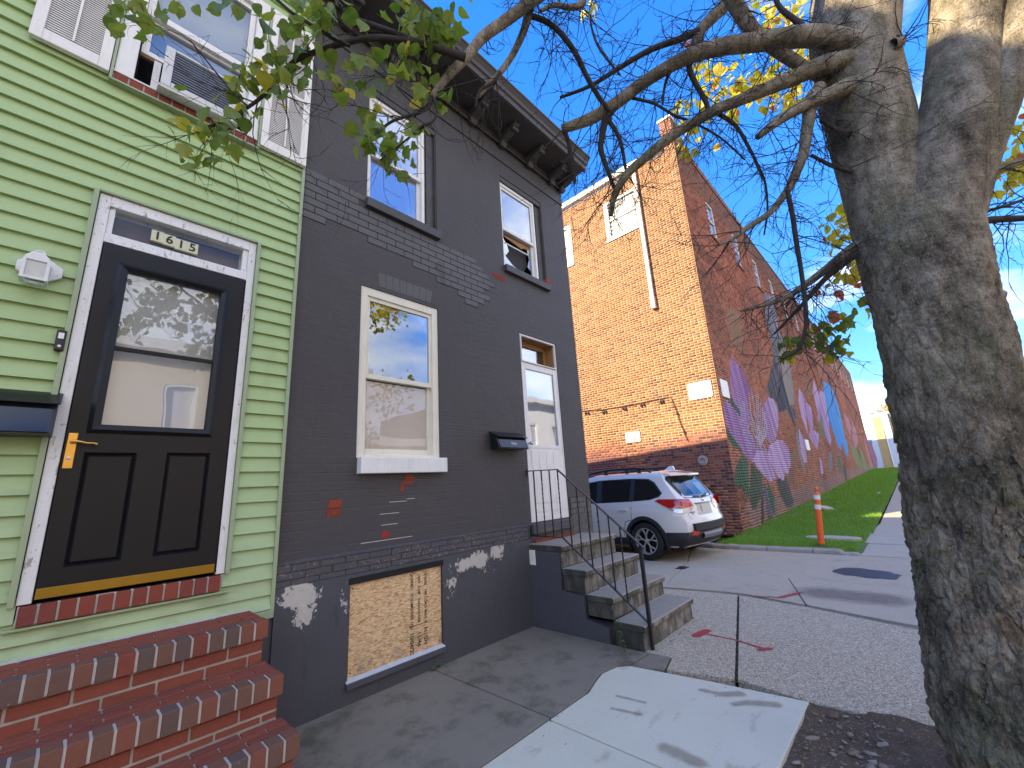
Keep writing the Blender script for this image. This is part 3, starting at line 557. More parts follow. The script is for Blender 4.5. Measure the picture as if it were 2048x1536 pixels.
# turf
mb = MB(); X = np.concatenate([np.linspace(10.1, 16, 40), np.linspace(16.3, 62, 60)]); Y = np.linspace(-2.46, .05, 16)
for x in X:
    for y in Y: mb.v.append((x, y if y < 0 or x < 12 else .05, gz(x)+.012+.02*mnoise.noise(Vector((x*1.3, y*1.3, 0)))+.02*(-.3 < y)))
mb.f = [(i*16+j, (i+1)*16+j, (i+1)*16+j+1, i*16+j+1) for i in range(len(X)-1) for j in range(15)]; mb.mi = [0]*len(mb.f)
struct(mb.build('turf', MT['grass_base'], smooth=True))
def blades(name, n, xr, yr, h, w, tint, seed, xfun=None):
    rs = np.random.RandomState(seed); x = xr[0]+(xr[1]-xr[0])*(rs.rand(n) if xfun is None else xfun(rs.rand(n))); y = yr[0]+(yr[1]-yr[0])*rs.rand(n)
    edge = -2.36-.08*np.clip((x-10.4)/3, 0, 1)+.08*(rs.rand(n)-.5); corner = (x < 10.3) & (y < -2.25); ok = (y > edge) & ~corner
    lid = ((x-11.78)/.34)**2+((y+1.83)/.56)**2 < 1; ok &= ~lid
    x, y = x[ok], y[ok]; n = len(x)
    z = np.array([gz(v) for v in x])+.012; H = h*(.5+rs.rand(n))*(1+.7*(np.array([mnoise.noise(Vector((a*1.5, b*1.5, 4))) for a, b in zip(x, y)]))); H *= 1+.5*(y > -.25)
    wd = w*(.7+.6*rs.rand(n))*np.clip(x/12, 1, 3.5); an = rs.rand(n)*6.283; dx, dy = np.cos(an), np.sin(an); ln = H*(rs.rand(n)*.9); la = rs.rand(n)*6.283
    V = np.zeros((n, 3, 3)); V[:, 0] = np.stack([x-dx*wd, y-dy*wd, z-.01], 1); V[:, 1] = np.stack([x+dx*wd, y+dy*wd, z-.01], 1); V[:, 2] = np.stack([x+np.cos(la)*ln, y+np.sin(la)*ln, z+H], 1)
    me = bpy.data.meshes.new(name); me.vertices.add(3*n); me.vertices.foreach_set('co', V.ravel()); me.loops.add(3*n); me.loops.foreach_set('vertex_index', np.arange(3*n)); me.polygons.add(n); me.polygons.foreach_set('loop_start', np.arange(n)*3); me.polygons.foreach_set('loop_total', np.full(n, 3)); me.update()
    ca = me.color_attributes.new('Col', 'FLOAT_COLOR', 'POINT'); c = np.ones((n, 3, 4)); k = (.6+.8*rs.rand(n))[:, None]; c[:, :, 0] = k*tint[0]; c[:, :, 1] = k*tint[1]; c[:, :, 2] = k*tint[2]; ca.data.foreach_set('color', c.ravel())
    me.materials.append(MT['grass']); return me
gr = link('grass', blades('grass', 90000, (10.08, 60), (-2.5, .02), .065, .0045, (1, 1, 1), 11, lambda r: r**2.0)); tag(gr, 'green lawn strip growing along the foot of the mural wall', 'grass'); gr['kind'] = 'stuff'
lid = MB(); lid.lathe([(.001, .03), (.46, .035), (.48, .02), (.48, -.05)], 28, cap=False); lo = lid.build('manhole_lid', MT['path']); lo.location = (11.80, -1.83, .03); lo.scale = (.50, 1.05, 1); tag(lo, 'low round concrete lid lying flush in the grass behind the orange post', 'manhole lid')

# ================================================================== GREEN SIDED ROW HOUSE
gh = thing('green_rowhouse', 'row house clad in pale green clapboards with a black storm door and white shutters', 'house', (-1, 0, 0))
GX0, GX1 = -3.1, 1.146
DO = (-.075, .83, 1.075, 3.53)                 # doorway incl. casing
WO = (-.125, .745, 4.40, 5.95)                 # upper window incl. brick sill
core = MB(); wall_cells(core, GX0, GX1, 0, 6.75, [(-.02, .775, 1.07, 3.5), (-.02, .70, 4.50, 5.9)], .0, .22)
core.box(GX0, GX1, .24, 9.0, 0, 6.3); core.build('wall_core', MT['void'], gh)
rf = MB(); rf.add([(GX0, -.25, 6.75), (GX1-.01, -.25, 6.75), (GX1-.01, 9, 6.1), (GX0, 9, 6.1), (GX0, -.25, 6.6), (GX1-.01, -.25, 6.6), (GX1-.01, 9, 5.9), (GX0, 9, 5.9)], [(0, 1, 2, 3), (4, 7, 6, 5), (0, 4, 5, 1), (1, 5, 6, 2), (2, 6, 7, 3), (3, 7, 4, 0)]); rf.build('roof', MT['roof_tar'], gh)
# clapboards: a unit wedge shared by every board
w_ = MB(); E_ = .1059
w_.v = [(0, -.030, 0), (0, -.004, E_+.012), (0, .004, E_+.012), (0, -.004, 0), (1, -.030, 0), (1, -.004, E_+.012), (1, .004, E_+.012), (1, -.004, 0)]
w_.v = [(x, y-.006, z) for x, y, z in w_.v]; w_.f = [(0, 4, 5, 1), (0, 3, 7, 4), (1, 5, 6, 2), (0, 1, 2, 3), (4, 7, 6, 5)]; w_.mi = [0]*5
board_me = w_.mesh('siding_board', MT['siding'])
k = 0
while True:
    z = 4.382+(19-k)*E_; k += 1
    if z < .80: break
    segs = [(GX0, GX1-.022)]
    for h in ((-.072, .818, .968, 1.03), (DO[0]-.03, DO[1]+.025, 1.085, DO[3]+.012), (WO[0]-.022, WO[1]+.022, WO[2]-.005, WO[3])):
        if z+E_ > h[2]+.03 and z < h[3]-.03:
            n = []
            for a, b in segs:
                if h[0] <= a or h[1] >= b: n.append((a, b)); continue
                n += [(a, h[0]), (h[1], b)]
            segs = n
    for a, b in segs: inst('siding_board', board_me, gh, (a, 0, z+random.uniform(-.0012, .0012)), (0, 0, 0), (b-a, random.uniform(.94, 1.06), 1))
MB().box(GX0, GX1+.003, -.022, .0, -.05, .79).build('foundation', MT['found'], gh)
lw = MB(); lw.v = [(GX0, -.036, .90), (GX1-.022, -.036, .872), (GX1-.022, -.036, .985), (GX0, -.036, .985)]; lw.add([], [])
inst('siding_board', board_me, gh, (GX0, 0, .795), (0, 0, 0), (GX1-.022-GX0, 1.35, .9))
tr_ = MB(); tr_.box(GX1-.024, GX1+.002, -.046, .0, .78, 6.7); tr_.box(GX0, GX1, -.05, -.01, .735, .790); tr_.build('corner_trim', MT['siding_trim'], gh, bevel=.004)
tr_ = MB(); a, b, c, d = DO; tr_.box(a-.03, a-.004, -.05, 0, 1.07, d+.012); tr_.box(b+.002, b+.026, -.05, 0, 1.07, d+.012); tr_.box(a-.004, b+.002, -.052, 0, d+.002, d+.020); tr_.box(a-.03, b+.026, -.052, 0, .955, .968); tr_.build('door_trim', MT['siding_trim'], gh, bevel=.003)
# door casing
cs = MB(); cs.box(a, a+.055, -.030, .1, 1.075, d); cs.box(b-.05, b, -.030, .1, 1.075, d); cs.box(a+.055, b-.05, -.032, .1, 3.455, d); cs.box(a+.055, b-.05, -.034, .1, 3.195, 3.262); cs.box(a+.055, a+.085, -.015, .1, 3.262, 3.455); cs.box(b-.085, b-.05, -.015, .1, 3.262, 3.455)
cs.build('door_casing', MT['peel'], gh, bevel=.004)
tp = MB().box(a+.085, b-.085, .02, .028, 3.262, 3.455).build('transom_pane', MT['glass_c'], gh); MB().box(a+.06, b-.06, .14, .16, 3.2, 3.5).build('transom_backing', MT['wood_old'], gh)  # brown backing stands in for the dark reflection in the transom glass
# number tiles
for i, ch in enumerate('1615'):
    x = .2+.066*i+.034; z = 3.352-i*.004-.004*(i == 2)+.003
    t = MB().box(x-.0335, x+.0335, -.006, .018, z-.041, z+.041).build('number_tile', MT['tile'], gh, bevel=.002)
    o = link('digit', text_mesh(ch, .085, MT['ink_b'], .0008, 'digit', .0016), t); o.location = Vector((x, -.0075, z))-ORG[t]; o.rotation_euler = (R_(90), 0, 0)
# storm door
dx0, dx1, dz0, dz1 = -.015, .772, 1.09, 3.19
sd = MB()
def cells(mb, x0, x1, z0, z1, holes, y0, y1):
    xs = sorted({x0, x1, *[h[0] for h in holes], *[h[1] for h in holes]}); zs = sorted({z0, z1, *[h[2] for h in holes], *[h[3] for h in holes]})
    for p, q_ in zip(xs, xs[1:]):
        for r, s in zip(zs, zs[1:]):
            if any(h[0] < (p+q_)/2 < h[1] and h[2] < (r+s)/2 < h[3] for h in holes): continue
            mb.add([(p, y0, r), (q_, y0, r), (q_, y0, s), (p, y0, s)], [(0, 1, 2, 3)])
    for h in holes:
        p, q_, r, s = h
        for A, B in (((p, r), (p, s)), ((q_, r), (q_, s)), ((p, r), (q_, r)), ((p, s), (q_, s))): mb.add([(A[0], y0, A[1]), (A[0], y1, A[1]), (B[0], y1, B[1]), (B[0], y0, B[1])], [(0, 1, 2, 3)])
PN = [(.07, .302, 1.235, 1.857), (.444, .678, 1.235, 1.862)]
cells(sd, dx0, dx1, dz0, dz1, [(.12, .63, 2.02, 3.03)]+PN, -.035, .005)
for (A, B, a2, b2) in ((dx0, dx0, dz0, dz1), (dx1, dx1, dz0, dz1)): sd.add([(A, -.035, a2), (A, .005, a2), (A, .005, b2), (A, -.035, b2)], [(0, 1, 2, 3)])
for p, q_, r, s in PN:                                        # moulded sunk panels: slope in, flat field
    i = .026
    o_ = [(p, r), (q_, r), (q_, s), (p, s)]; n_ = [(p+i, r+i), (q_-i, r+i), (q_-i, s-i), (p+i, s-i)]; m_ = [(p+i*.45, r+i*.45), (q_-i*.45, r+i*.45), (q_-i*.45, s-i*.45), (p+i*.45, s-i*.45)]
    vs = [(x, -.035, z) for x, z in o_]+[(x, -.018, z) for x, z in m_]+[(x, -.030, z) for x, z in n_]
    sd.add(vs, [(k, (k+1) % 4, 4+(k+1) % 4, 4+k) for k in range(4)]+[(4+k, 4+(k+1) % 4, 8+(k+1) % 4, 8+k) for k in range(4)]+[(8, 9, 10, 11)])
door = sd.build('storm_door', MT['black_door'], gh)
fm = MB(); o_ = [(.062, 1.968), (.678, 1.968), (.678, 3.075), (.062, 3.075)]; n_ = [(.118, 2.022), (.630, 2.022), (.630, 3.028), (.118, 3.028)]; m_ = [(.085, 1.99), (.655, 1.99), (.655, 3.055), (.085, 3.055)]
vs = [(x, -.036, z) for x, z in o_]+[(x, -.056, z) for x, z in m_]+[(x, -.040, z) for x, z in n_]+[(x, -.01, z) for x, z in n_]
fm.add(vs, [(j*4+k, j*4+(k+1) % 4, (j+1)*4+(k+1) % 4, (j+1)*4+k) for j in range(3) for k in range(4)]); fm.box(.119, .629, -.040, -.012, 2.492, 2.516); fm.build('glazing_frame', MT['black_door'], door, bevel=.002)
for z0, z1 in ((2.023, 2.492), (2.516, 3.027)): MB().box(.119, .629, -.018, -.013, z0, z1).build('door_pane', MT['glass_d'], door)
MB().box(.10, .65, .03, .04, 2.0, 3.05).build('door_film', MT['frost'], door)
MB().box(-.013, .768, -.040, -.034, 1.092, 1.145).build('kick_plate', MT['brass_kick'], door, bevel=.002)
hd = MB(); hd.box(-.006, .033, -.043, -.036, 1.765, 1.965); hd.lathe([(.011, -.043), (.012, -.05), (.009, -.075)], 12, (.014, 0, 1.915), 1); hd.tube([(.012, -.074, 1.915), (.04, -.078, 1.913), (.075, -.076, 1.905), (.10, -.074, 1.906), (.118, -.072, 1.900)], [.009, .008, .0065, .006, .008], 8); hd.build('handle', MT['brass'], door, bevel=.002)
MB().lathe([(.010, -.043), (.010, -.049), (.004, -.05)], 12, (.013, 0, 1.822), 1).build('lock_cylinder', MT['steel'], door)
MB().box(.774, .782, -.03, .02, 1.09, 3.19).build('door_gap', MT['void'], gh)
# rowlock brick sill under the door
me = MB().box(-.5, .5, -.5, .5, -.5, .5).mesh('brick', MT['sill_brick'])
def brickmesh(mat, b=.06):
    bm = bmesh.new(); bmesh.ops.create_cube(bm, size=1.0); bmesh.ops.bevel(bm, geom=bm.edges[:], offset=b, segments=1, affect='EDGES'); m = bpy.data.meshes.new('brick'); bm.to_mesh(m); bm.free(); m.materials.append(mat); return m
bk_sill, bk_red, bk_nose, bk_bare, bk_patch, bk_band = (brickmesh(MT[n], .035) for n in ('sill_brick', 'stoop_red', 'stoop_nose', 'red_brick', 'patch', 'band'))
n = 12; x0, x1 = -.066, .812; p = (x1-x0)/n
for i in range(n): inst('brick', bk_sill, gh, (x0+p*(i+.5), -.012+random.uniform(-.002, .002), 1.022), (0, 0, 0), (p-.011, .09, .094+random.uniform(-.003, .003)))
MB().box(x0, x1, -.046, .02, .978, 1.068).build('mortar_bed', MT['mortar'], gh)
# upper window
uw = thing('tmp', '', ''); bpy.data.objects.remove(uw)
wf = MB(); wf.box(-.13, -.03, -.058, .06, 4.475, 5.95); wf.box(.655, .75, -.058, .06, 4.475, 5.95); wf.box(-.03, .655, -.055, .06, 5.86, 5.95); wf.box(-.135, .755, -.062, .06, 4.462, 4.476)
win = wf.build('window', MT['white'], gh, bevel=.004)
tr_ = MB(); tr_.box(-.148, -.132, -.072, 0, 4.385, 5.95); tr_.box(.752, .768, -.072, 0, 4.385, 5.95); tr_.box(-.148, .768, -.072, 0, 4.378, 4.392); tr_.build('window_trim', MT['siding_trim'], gh, bevel=.002)
x0, x1 = -.130, .750; n = 11; p = (x1-x0)/n
for i in range(n): inst('brick', bk_sill, gh, (x0+p*(i+.5), -.012, 4.428), (0, 0, 0), (p-.010, .09, .062))
MB().box(x0, x1, -.048, .02, 4.394, 4.460).build('mortar_bed', MT['mortar'], gh)
MB().frame(-.028, .653, 5.13, 5.858, .042, -.020, .015, .055, .05).build('upper_sash', MT['white'], win, bevel=.003)
MB().frame(-.028, .653, 4.80, 5.15, .050, .018, .05, .04, .04).build('lower_sash', MT['white'], win, bevel=.003)
MB().box(.014, .611, .0, .005, 5.185, 5.808).build('pane', MT['glass_l'], win); MB().box(.022, .603, .032, .037, 4.84, 5.11).build('pane', MT['glass_l'], win)
bl = MB()
for i in range(42): z = 4.83+i*.0245; bl.add([(.0, .075, z), (.63, .075, z), (.63, .058, z+.021), (.0, .058, z+.021)], [(0, 1, 2, 3)])
bl.build('blind', MT['blind'], win)
MB().box(-.028, .12, .02, .05, 4.77, 4.80).build('wood_strip', MT['wood_old'], win); MB().box(.06, .10, .0, .05, 4.476, 4.77).build('filler_panel', MT['white'], win)
# shutters
slat_me = MB(); slat_me.v = [(0, -.5, 0), (1, -.5, 0), (1, .5, 1), (0, .5, 1), (0, -.5, -.12), (1, -.5, -.12), (1, .5, .88), (0, .5, .88)]; slat_me.f = [(0, 1, 2, 3), (4, 7, 6, 5), (0, 4, 5, 1), (3, 2, 6, 7)]; slat_me.mi = [0]*4; slat_me = slat_me.mesh('slat', MT['shutter'])
for x0, x1 in ((-.515, -.152), (.770, 1.138)):
    s = MB(); s.frame(x0, x1, 4.42, 5.93, .055, -.080, -.040, .085, .07); s.box(x0+.055, x1-.055, -.080, -.04, 5.07, 5.12); sh = s.build('shutter', MT['shutter'], gh, bevel=.004)
    MB().box(x0+.010, x1-.010, -.050, -.042, 4.43, 5.92).build('back_board', MT['slat_back'], sh)  # dark colour stands in for the shade between the slats
    for z0, z1 in ((4.505, 5.07), (5.12, 5.86)):
        z = z0
        while z < z1-.010: inst('slat', slat_me, sh, (x0+.055, -.063, z+.004), (0, 0, 0), (x1-x0-.11, .0075, .0157)); z += .0178
    MB().box((x0+x1)/2-.006, (x0+x1)/2+.006, -.077, -.070, 4.52, 5.84).build('tilt_rod', MT['shutter'], sh)
# air conditioner hanging out of the window
ac = thing('air_conditioner', 'white window air conditioner sticking out under the raised sash of the green house', 'air conditioner', (.33, -.05, 4.5))
c = MB(); ax0, ax1, ay, az0, az1 = .105, .570, -.155, 4.462, 4.815
c.box(ax0+.006, ax1-.006, -.12, .1, az0+.02, az1-.004); c.build('casing', MT['ac'], ac, bevel=.008)
c = MB(); c.frame(ax0, ax1, az0+.005, az1, .055, ay, -.118, .045, .02); c.build('rear_frame', MT['ac'], ac, bevel=.006)
for i in range(13):
    z = az0+.05+i*.0225; MB().box(ax0+.056, ax1-.056, ay+.008, -.125, z, z+.013).build('grille_bar', MT['ac_fin'], ac)
MB().box(ax0+.056, ax1-.056, -.130, -.121, az0+.04, az1-.02).build('coil', MT['ac_fin'], ac)
MB().prism([(ax0-.012, 4.445), (ax1+.02, 4.445), (ax1+.014, 4.475), (ax0-.006, 4.475)], 1, -.150, -.066).build('drip_tray', MT['ac'], ac, bevel=.006)
# wall lantern
la = thing('wall_lantern', 'weathered white wall lantern on the green siding left of the black storm door', 'wall lamp', (-.25, -.04, 2.9))
pl = [(-.25+.098*math.cos(a_)*1.0, 2.905+.072*math.sin(a_)) for a_ in [R_(22.5+45*k) for k in range(8)]]
MB().prism(pl, 1, -.052, -.036).build('back_plate', MT['peel'], la, bevel=.004)
l = MB(); l.tube([(-.258+.045*math.cos(t), -.055, 2.915+.048*math.sin(t)) for t in np.linspace(0, 6.28, 20)], .014, 6); l.prism([(-.312, 2.912), (-.208, 2.912), (-.213, 2.935), (-.238, 2.965), (-.282, 2.965), (-.307, 2.935)], 1, -.15, -.06); l.build('hood', MT['peel'], la, bevel=.003)
l = MB()
for px_, py_ in ((-.306, -.145), (-.214, -.145), (-.306, -.07), (-.214, -.07)): l.box(px_-.007, px_+.007, py_-.006, py_+.006, 2.806, 2.913)
l.box(-.314, -.206, -.152, -.139, 2.800, 2.814); l.box(-.314, -.206, -.076, -.063, 2.800, 2.814); l.box(-.314, -.301, -.139, -.076, 2.800, 2.814); l.box(-.219, -.206, -.139, -.076, 2.800, 2.814); l.build('cage', MT['peel'], la)
l = MB(); l.box(-.299, -.221, -.143, -.140, 2.816, 2.911); l.build('lamp_pane', simple('frosted_pane', (.55, .56, .50), .35, .2, 14, 40, .05), la)
MB().tube([(-.26+.019*math.cos(t), -.10, 2.980+.016*math.sin(t)) for t in np.linspace(0, 6.28, 18)], .0045, 6).build('ring', MT['peel'], la)
# doorbell
db = thing('doorbell', 'slim black video doorbell between the lantern and the storm door', 'doorbell', (-.11, -.04, 2.49))
MB().box(-.133, -.092, -.062, -.03, 2.43, 2.56).build('body', MT['black'], db, bevel=.009, seg=3); MB().box(-.124, -.101, -.0635, -.061, 2.505, 2.540).build('back_plate', MT['sign'], db); MB().lathe([(.009, -.063), (.008, -.067), (.002, -.068)], 14, (-.112, 0, 2.458), 1).build('button', MT['steel'], db)
# mailbox of the green house
def mailbox(x0, x1, z0, z1, label, word):
    t = thing('mailbox', label, 'mailbox', ((x0+x1)/2, -.03, z0), 'wall mailboxes')
    h = z1-z0
    MB().prism([(-.02, z0), (-.168, z0), (-.116, z0+h*.66), (-.02, z1-.03)], 0, x0+.004, x1-.004).build('box', MT['black'], t, bevel=.004)
    MB().prism([(-.015, z1), (-.155, z0+h*.66), (-.150, z0+h*.63), (-.015, z1-.02)], 0, x0-.006, x1+.006).build('lid', MT['black'], t, bevel=.003)
    f = MB().prism([(-.168, z0+.012), (-.118, z0+h*.60), (-.124, z0+h*.60), (-.174, z0+.012)], 0, x0+.02, x1-.02).build('front_plate', simple('glossy_black_panel', (.05, .055, .06), .08, .2, 5, 40, .02, .75, .8), t, bevel=.002)
    if word:
        o = link('word', text_mesh(word, .05, MT['steel'], .001), f); o.location = Vector(((x0+x1)/2, -.156, z0+h*.28))-ORG[f]; o.rotation_euler = (R_(67), 0, 0)
    return t
mailbox(-.47, -.063, 1.935, 2.20, 'glossy black mailbox on the green siding beside the storm door', '')

# ================================================================== BRICK STOOP
st = thing('brick_stoop', 'stepped red brick stoop with grey mortar below the storm door', 'stoop', (.3, -.5, 0))
steps = [(.815, -.43), (.588, -.725), (.382, -.99), (.175, -1.255)]; SX0 = -1.25
yb = 0.0
for si, (zt, yn) in enumerate(steps):
    xr = 1.0+.002*si; yback = -.05 if si == 0 else steps[si-1][1]+.03
    # nosing: bricks on edge
    p = .0765; n = int((xr-SX0)/p)
    for i in range(n):
        cx = xr-p*(i+.5); inst('brick', bk_nose if random.random() < .85 or i == 0 else bk_red, st, (cx, yn+.048+random.uniform(-.002, .002), zt-.048+random.uniform(-.0015, .0015)), (random.uniform(-.012, .012), 0, random.uniform(-.012, .012)), (p-.0115, .098, .099))
    # flat courses behind the nosing
    y = yn+.104; row = 0
    while y < yback-.02:
        dd = min(.052, yback-y); x = xr-.004-(.11 if row % 2 else 0); off = 0
        xx = xr-.002; first = True
        while xx > SX0:
            L = .10 if (first and row % 2) else .205; first = False
            inst('brick', bk_red, st, (xx-L/2, y+dd/2, zt-.034+random.uniform(-.001, .001)), (0, 0, 0), (L-.010, dd-.008, .068)); xx -= L
        y += .058; row += 1
    # riser below the nosing
    znext = steps[si+1][0] if si < 3 else 0.0
    zz = zt-.104; row = 0
    while zz > znext+.01:
        hh = min(.062, zz-znext); xx = xr-.018; first = True
        while xx > SX0:
            L = (.08 if row % 2 else .185) if first else .208; first = False
            inst('brick', bk_red, st, (xx-L/2, yn+.072, zz-hh/2), (0, 0, 0), (L-.011, .10, hh-.005)); xx -= L
        zz -= .070; row += 1
    # right-hand end: courses seen end-on
    for row, zc in enumerate(np.arange(zt-.135, znext-.21 if si < 3 else .02, -.070)):
        yy = yn+.135
        while yy < -.06:
            L = .205 if (yy > yn+.14 or row % 2) else .10; L = min(L, -.05-yy); inst('brick', bk_red, st, (xr-.062, yy+L/2, zc), (0, 0, 0), (.10, L-.011, .060)); yy += L
        if zc < .05: break
    MB().box(SX0, xr-.024, yn+.030, -.02 if si == 0 else steps[si-1][1]+.05, max(0, znext-.03), zt-.010).build('mortar_bed', MT['mortar_d'], st)
    MB().box(SX0, xr-.007, yn+.006, yn+.10, zt-.094, zt-.0045).build('mortar_bed', MT['mortar'], st)
MB().box(SX0, 1.0, -.052, -.034, .812, .822).build('caulk_line', MT['caulk'], st)
# ================================================================== CHARCOAL ROW HOUSE
dh = thing('charcoal_rowhouse', 'two-storey brick row house painted charcoal grey with white windows and a bracketed cornice', 'house', (3.2, 0, 0))
DX0, DX1, ZT = 1.15, 5.29, 6.62
H_w1 = (1.735, 2.635, 1.845, 3.49); H_u1 = (1.755, 2.640, 4.45, 5.90); H_u2 = (3.760, 4.690, 4.45, 5.90); H_d = (3.975, 4.765, 1.07, 3.53)
wm = MB(); wall_cells(wm, DX0, DX1, 1.085, 6.42, [H_w1, H_u1, H_u2, H_d], 0, .13)
wm.add([(DX1, 0, 0), (DX1, 10, 0), (DX1, 10, 6.0), (DX1, 0, 6.62)], [(0, 1, 2, 3)]); wm.build('wall', MT['dark'], dh)
core = MB(); core.box(DX0, DX1-.004, .55, 10, 0, 6.0); core.box(DX0, DX1-.004, .13, .55, 0, .1)
for a, b, c, d in ((DX0, 1.735, 0, 6.4), (2.64, 3.76, 0, 6.4), (4.77, DX1-.004, 0, 6.4), (1.735, 2.64, 3.52, 4.44), (1.735, 2.64, 0, 1.83), (1.735, 2.64, 5.92, 6.4), (3.76, 4.77, 3.55, 4.44), (3.76, 4.77, 0, 1.06), (3.76, 4.77, 5.92, 6.4)): core.box(a, b, .132, .55, c, d)
core.build('wall_core', MT['void'], dh)
rf = MB(); rf.prism([(-.05, 6.60), (10.02, 5.92), (10.02, 6.0), (-.05, 6.68)], 0, DX0, DX1+.02); rf.build('roof', MT['roof_tar'], dh)
# worn brick band and stucco foundation
MB().prism([(0, 1.085), (-.030, 1.072), (-.030, 1.062), (0, 1.058)], 0, DX0, 3.87).build('ledge', MT['band'], dh)
z = 1.060
for r in range(3):
    h = .052 if r < 2 else .042; x = DX0+(.0 if r % 2 else -.1)
    while x < 3.87:
        a, b = max(x, DX0), min(x+.205, 3.868)
        if b-a > .03: inst('brick', bk_band, dh, ((a+b)/2, .018+random.uniform(-.003, .003), z-h/2), (0, 0, 0), (b-a-.004, .09, h-.0035))
        x += .205
    z -= h
MB().box(DX0, 3.87, -.016, .05, .90, 1.06).build('mortar_bed', MT['band'], dh)
fz = MB(); wall_cells(fz, DX0, 3.875, -.05, .912, [(1.70, 2.612, .145, .835)], -.034, .10); fz.add([(DX0, -.034, .912), (3.875, -.034, .912), (3.875, 0, .918), (DX0, 0, .918)], [(0, 1, 2, 3)]); fz.build('foundation', MT['found'], dh)
# boarded cellar window
MB().box(1.712, 2.606, -.016, .01, .165, .832).build('board', MT['osb'], dh, bevel=.002); osb = bpy.data.objects['board']
MB().prism([(-.036, .10), (-.060, .10), (-.056, .148), (.0, .168)], 0, 1.69, 2.625).build('cellar_sill', MT['found'], dh, bevel=.006)
MB().prism([(-.050, .151), (-.010, .171), (-.010, .165), (-.055, .146)], 0, 1.69, 2.62).build('sill_caulk', MT['caulk'], dh)
MB().box(1.69, 2.625, -.0355, .01, .836, .885).build('lintel', MT['joint'], dh)
for x, s, txt, z in ((2.285, .040, 'REQUIRED   (OS-MODES 1/2)', .62), (2.36, .034, '19/32  5 1/8"  VANCOUVER', .60), (2.43, .036, '1F 0036   149 LOAD MAX 0', .60), (2.285, .052, '10/04/23', .25), (2.362, .052, '15/46', .27), (2.43, .050, 'N1GH', .28)):
    o = link('stamp', text_mesh(txt, s, MT['ink'], .0003, 'stamp', .0008), osb); o.location = Vector((x, -.0168, z))-ORG[osb]; o.rotation_euler = (R_(90), R_(90), 0)
o = MB().box(2.26, 2.45, -.0170, -.016, .385, .390).build('stamp', MT['ink'], osb)
for x, z in ((1.735, .20), (1.735, .80), (2.585, .20), (2.585, .80)): MB().lathe([(.006, -.016), (.005, -.019)], 10, (x, 0, z), 1).build('screw', MT['rust_rail'], osb)
# smooth grey brick patch: every brick on its own, over a dark joint bed
topp = [(625, 345), (700, 352), (728, 400), (736, 418), (880, 482), (925, 505), (960, 530), (980, 560), (975, 600), (945, 610), (905, 580), (870, 548), (838, 535), (800, 512), (740, 480), (690, 455), (640, 440), (600, 420)]
poly = [(at(a, b, 1, 0).x, at(a, b, 1, 0).z) for a, b in topp]; bed = MB(); rows = 0
for r in range(13):
    zc = 4.445-.0735*r+.0; x = 1.16+(.104 if r % 2 else 0)-.208
    while x < 3.7:
        a, b = max(x, 1.158), x+.208
        if b-a > .05 and inpoly(np.array([(a+b)/2]), np.array([zc]), poly)[0] and not (1.72 < (a+b)/2 < 2.70 and zc > 4.325):
            inst('brick', bk_patch, dh, ((a+b)/2, .040+random.uniform(-.0008, .0008), zc), (0, 0, 0), (b-a-.0055, .092, .0735-.005)); bed.box(a-.002, b+.002, -.0015, .03, zc-.039, zc+.039)
        x += .208
fan = []
for i in range(11):                                              # splayed flat arch over the lower window
    t = (i-5)/5; x = 2.19+t*.40; inst('brick', bk_patch, dh, (x, .0425, 3.605), (0, R_(t*13), 0), (.0765, .090, .155)) if 2 <= i <= 9 else None
bed.build('joint_bed', MT['joint'], dh)
# bare red bricks where the paint has come off
def bare(pts, n=1):
    z0 = min(p[1] for p in pts); z1 = max(p[1] for p in pts)
    MB().prism(pts, 1, -.0035, .02).build('bare_brick', MT['red_brick'], dh, bevel=.001)
bare([(1.505, 1.438), (1.620, 1.440), (1.618, 1.505), (1.520, 1.503)]); bare([(1.50, 1.372), (1.59, 1.368), (1.618, 1.392), (1.620, 1.432), (1.502, 1.431)])
bare([(1.985, 1.150), (2.065, 1.148), (2.070, 1.208), (1.99, 1.212)]); bare([(2.22, 1.645), (2.32, 1.642), (2.318, 1.69), (2.225, 1.688)]); bare([(2.17, 1.600), (2.30, 1.603), (2.32, 1.636), (2.21, 1.632), (2.175, 1.618)])
bare([(3.50, 4.262), (3.77, 4.262), (3.77, 4.232), (3.51, 4.232)]); bare([(3.52, 4.228), (3.77, 4.228), (3.765, 4.198), (3.60, 4.192)]); bare([(2.165, 1.545), (2.215, 1.540), (2.205, 1.592), (2.172, 1.592)])
for a, b, z in ((2.06, 2.24, 1.452), (1.97, 2.16, 1.355), (1.985, 2.145, 1.262), (2.24, 2.33, 1.47), (1.80, 2.3, 1.135)): MB().box(a, b, -.0018, .01, z-.003, z+.002).build('mortar_line', MT['mortar'], dh)
# lower window, double hung, cream
def dbl(o, parent, mat, sill, mid, lower_back, glass, fw=.06, tag_='window', yset=.03):
    a, b, c, d = o
    f = MB(); f.frame(a, b, c, d, fw, yset, .12, .03, fw+.01); w = f.build(tag_, mat, parent, bevel=.004)
    ia, ib, ic, idd = a+fw, b-fw, c+.03, d-fw-.01
    MB().frame(ia-.005, ib+.005, mid-.02, idd+.004, .038, yset+.018, yset+.048, .045, .045).build('upper_sash', mat, w, bevel=.003)
    MB().frame(ia-.005, ib+.005, ic-.004, mid+.02, .040, yset+.052, yset+.085, .06, .038).build('lower_sash', mat, w, bevel=.003)
    MB().box(ia+.03, ib-.03, yset+.03, yset+.034, mid+.02, idd-.038).build('pane', glass, w)
    return w, (ia, ib, ic, idd)
w, r = dbl(H_w1, dh, MT['cream'], None, 2.60, None, MT['glass'], .075, yset=.012)
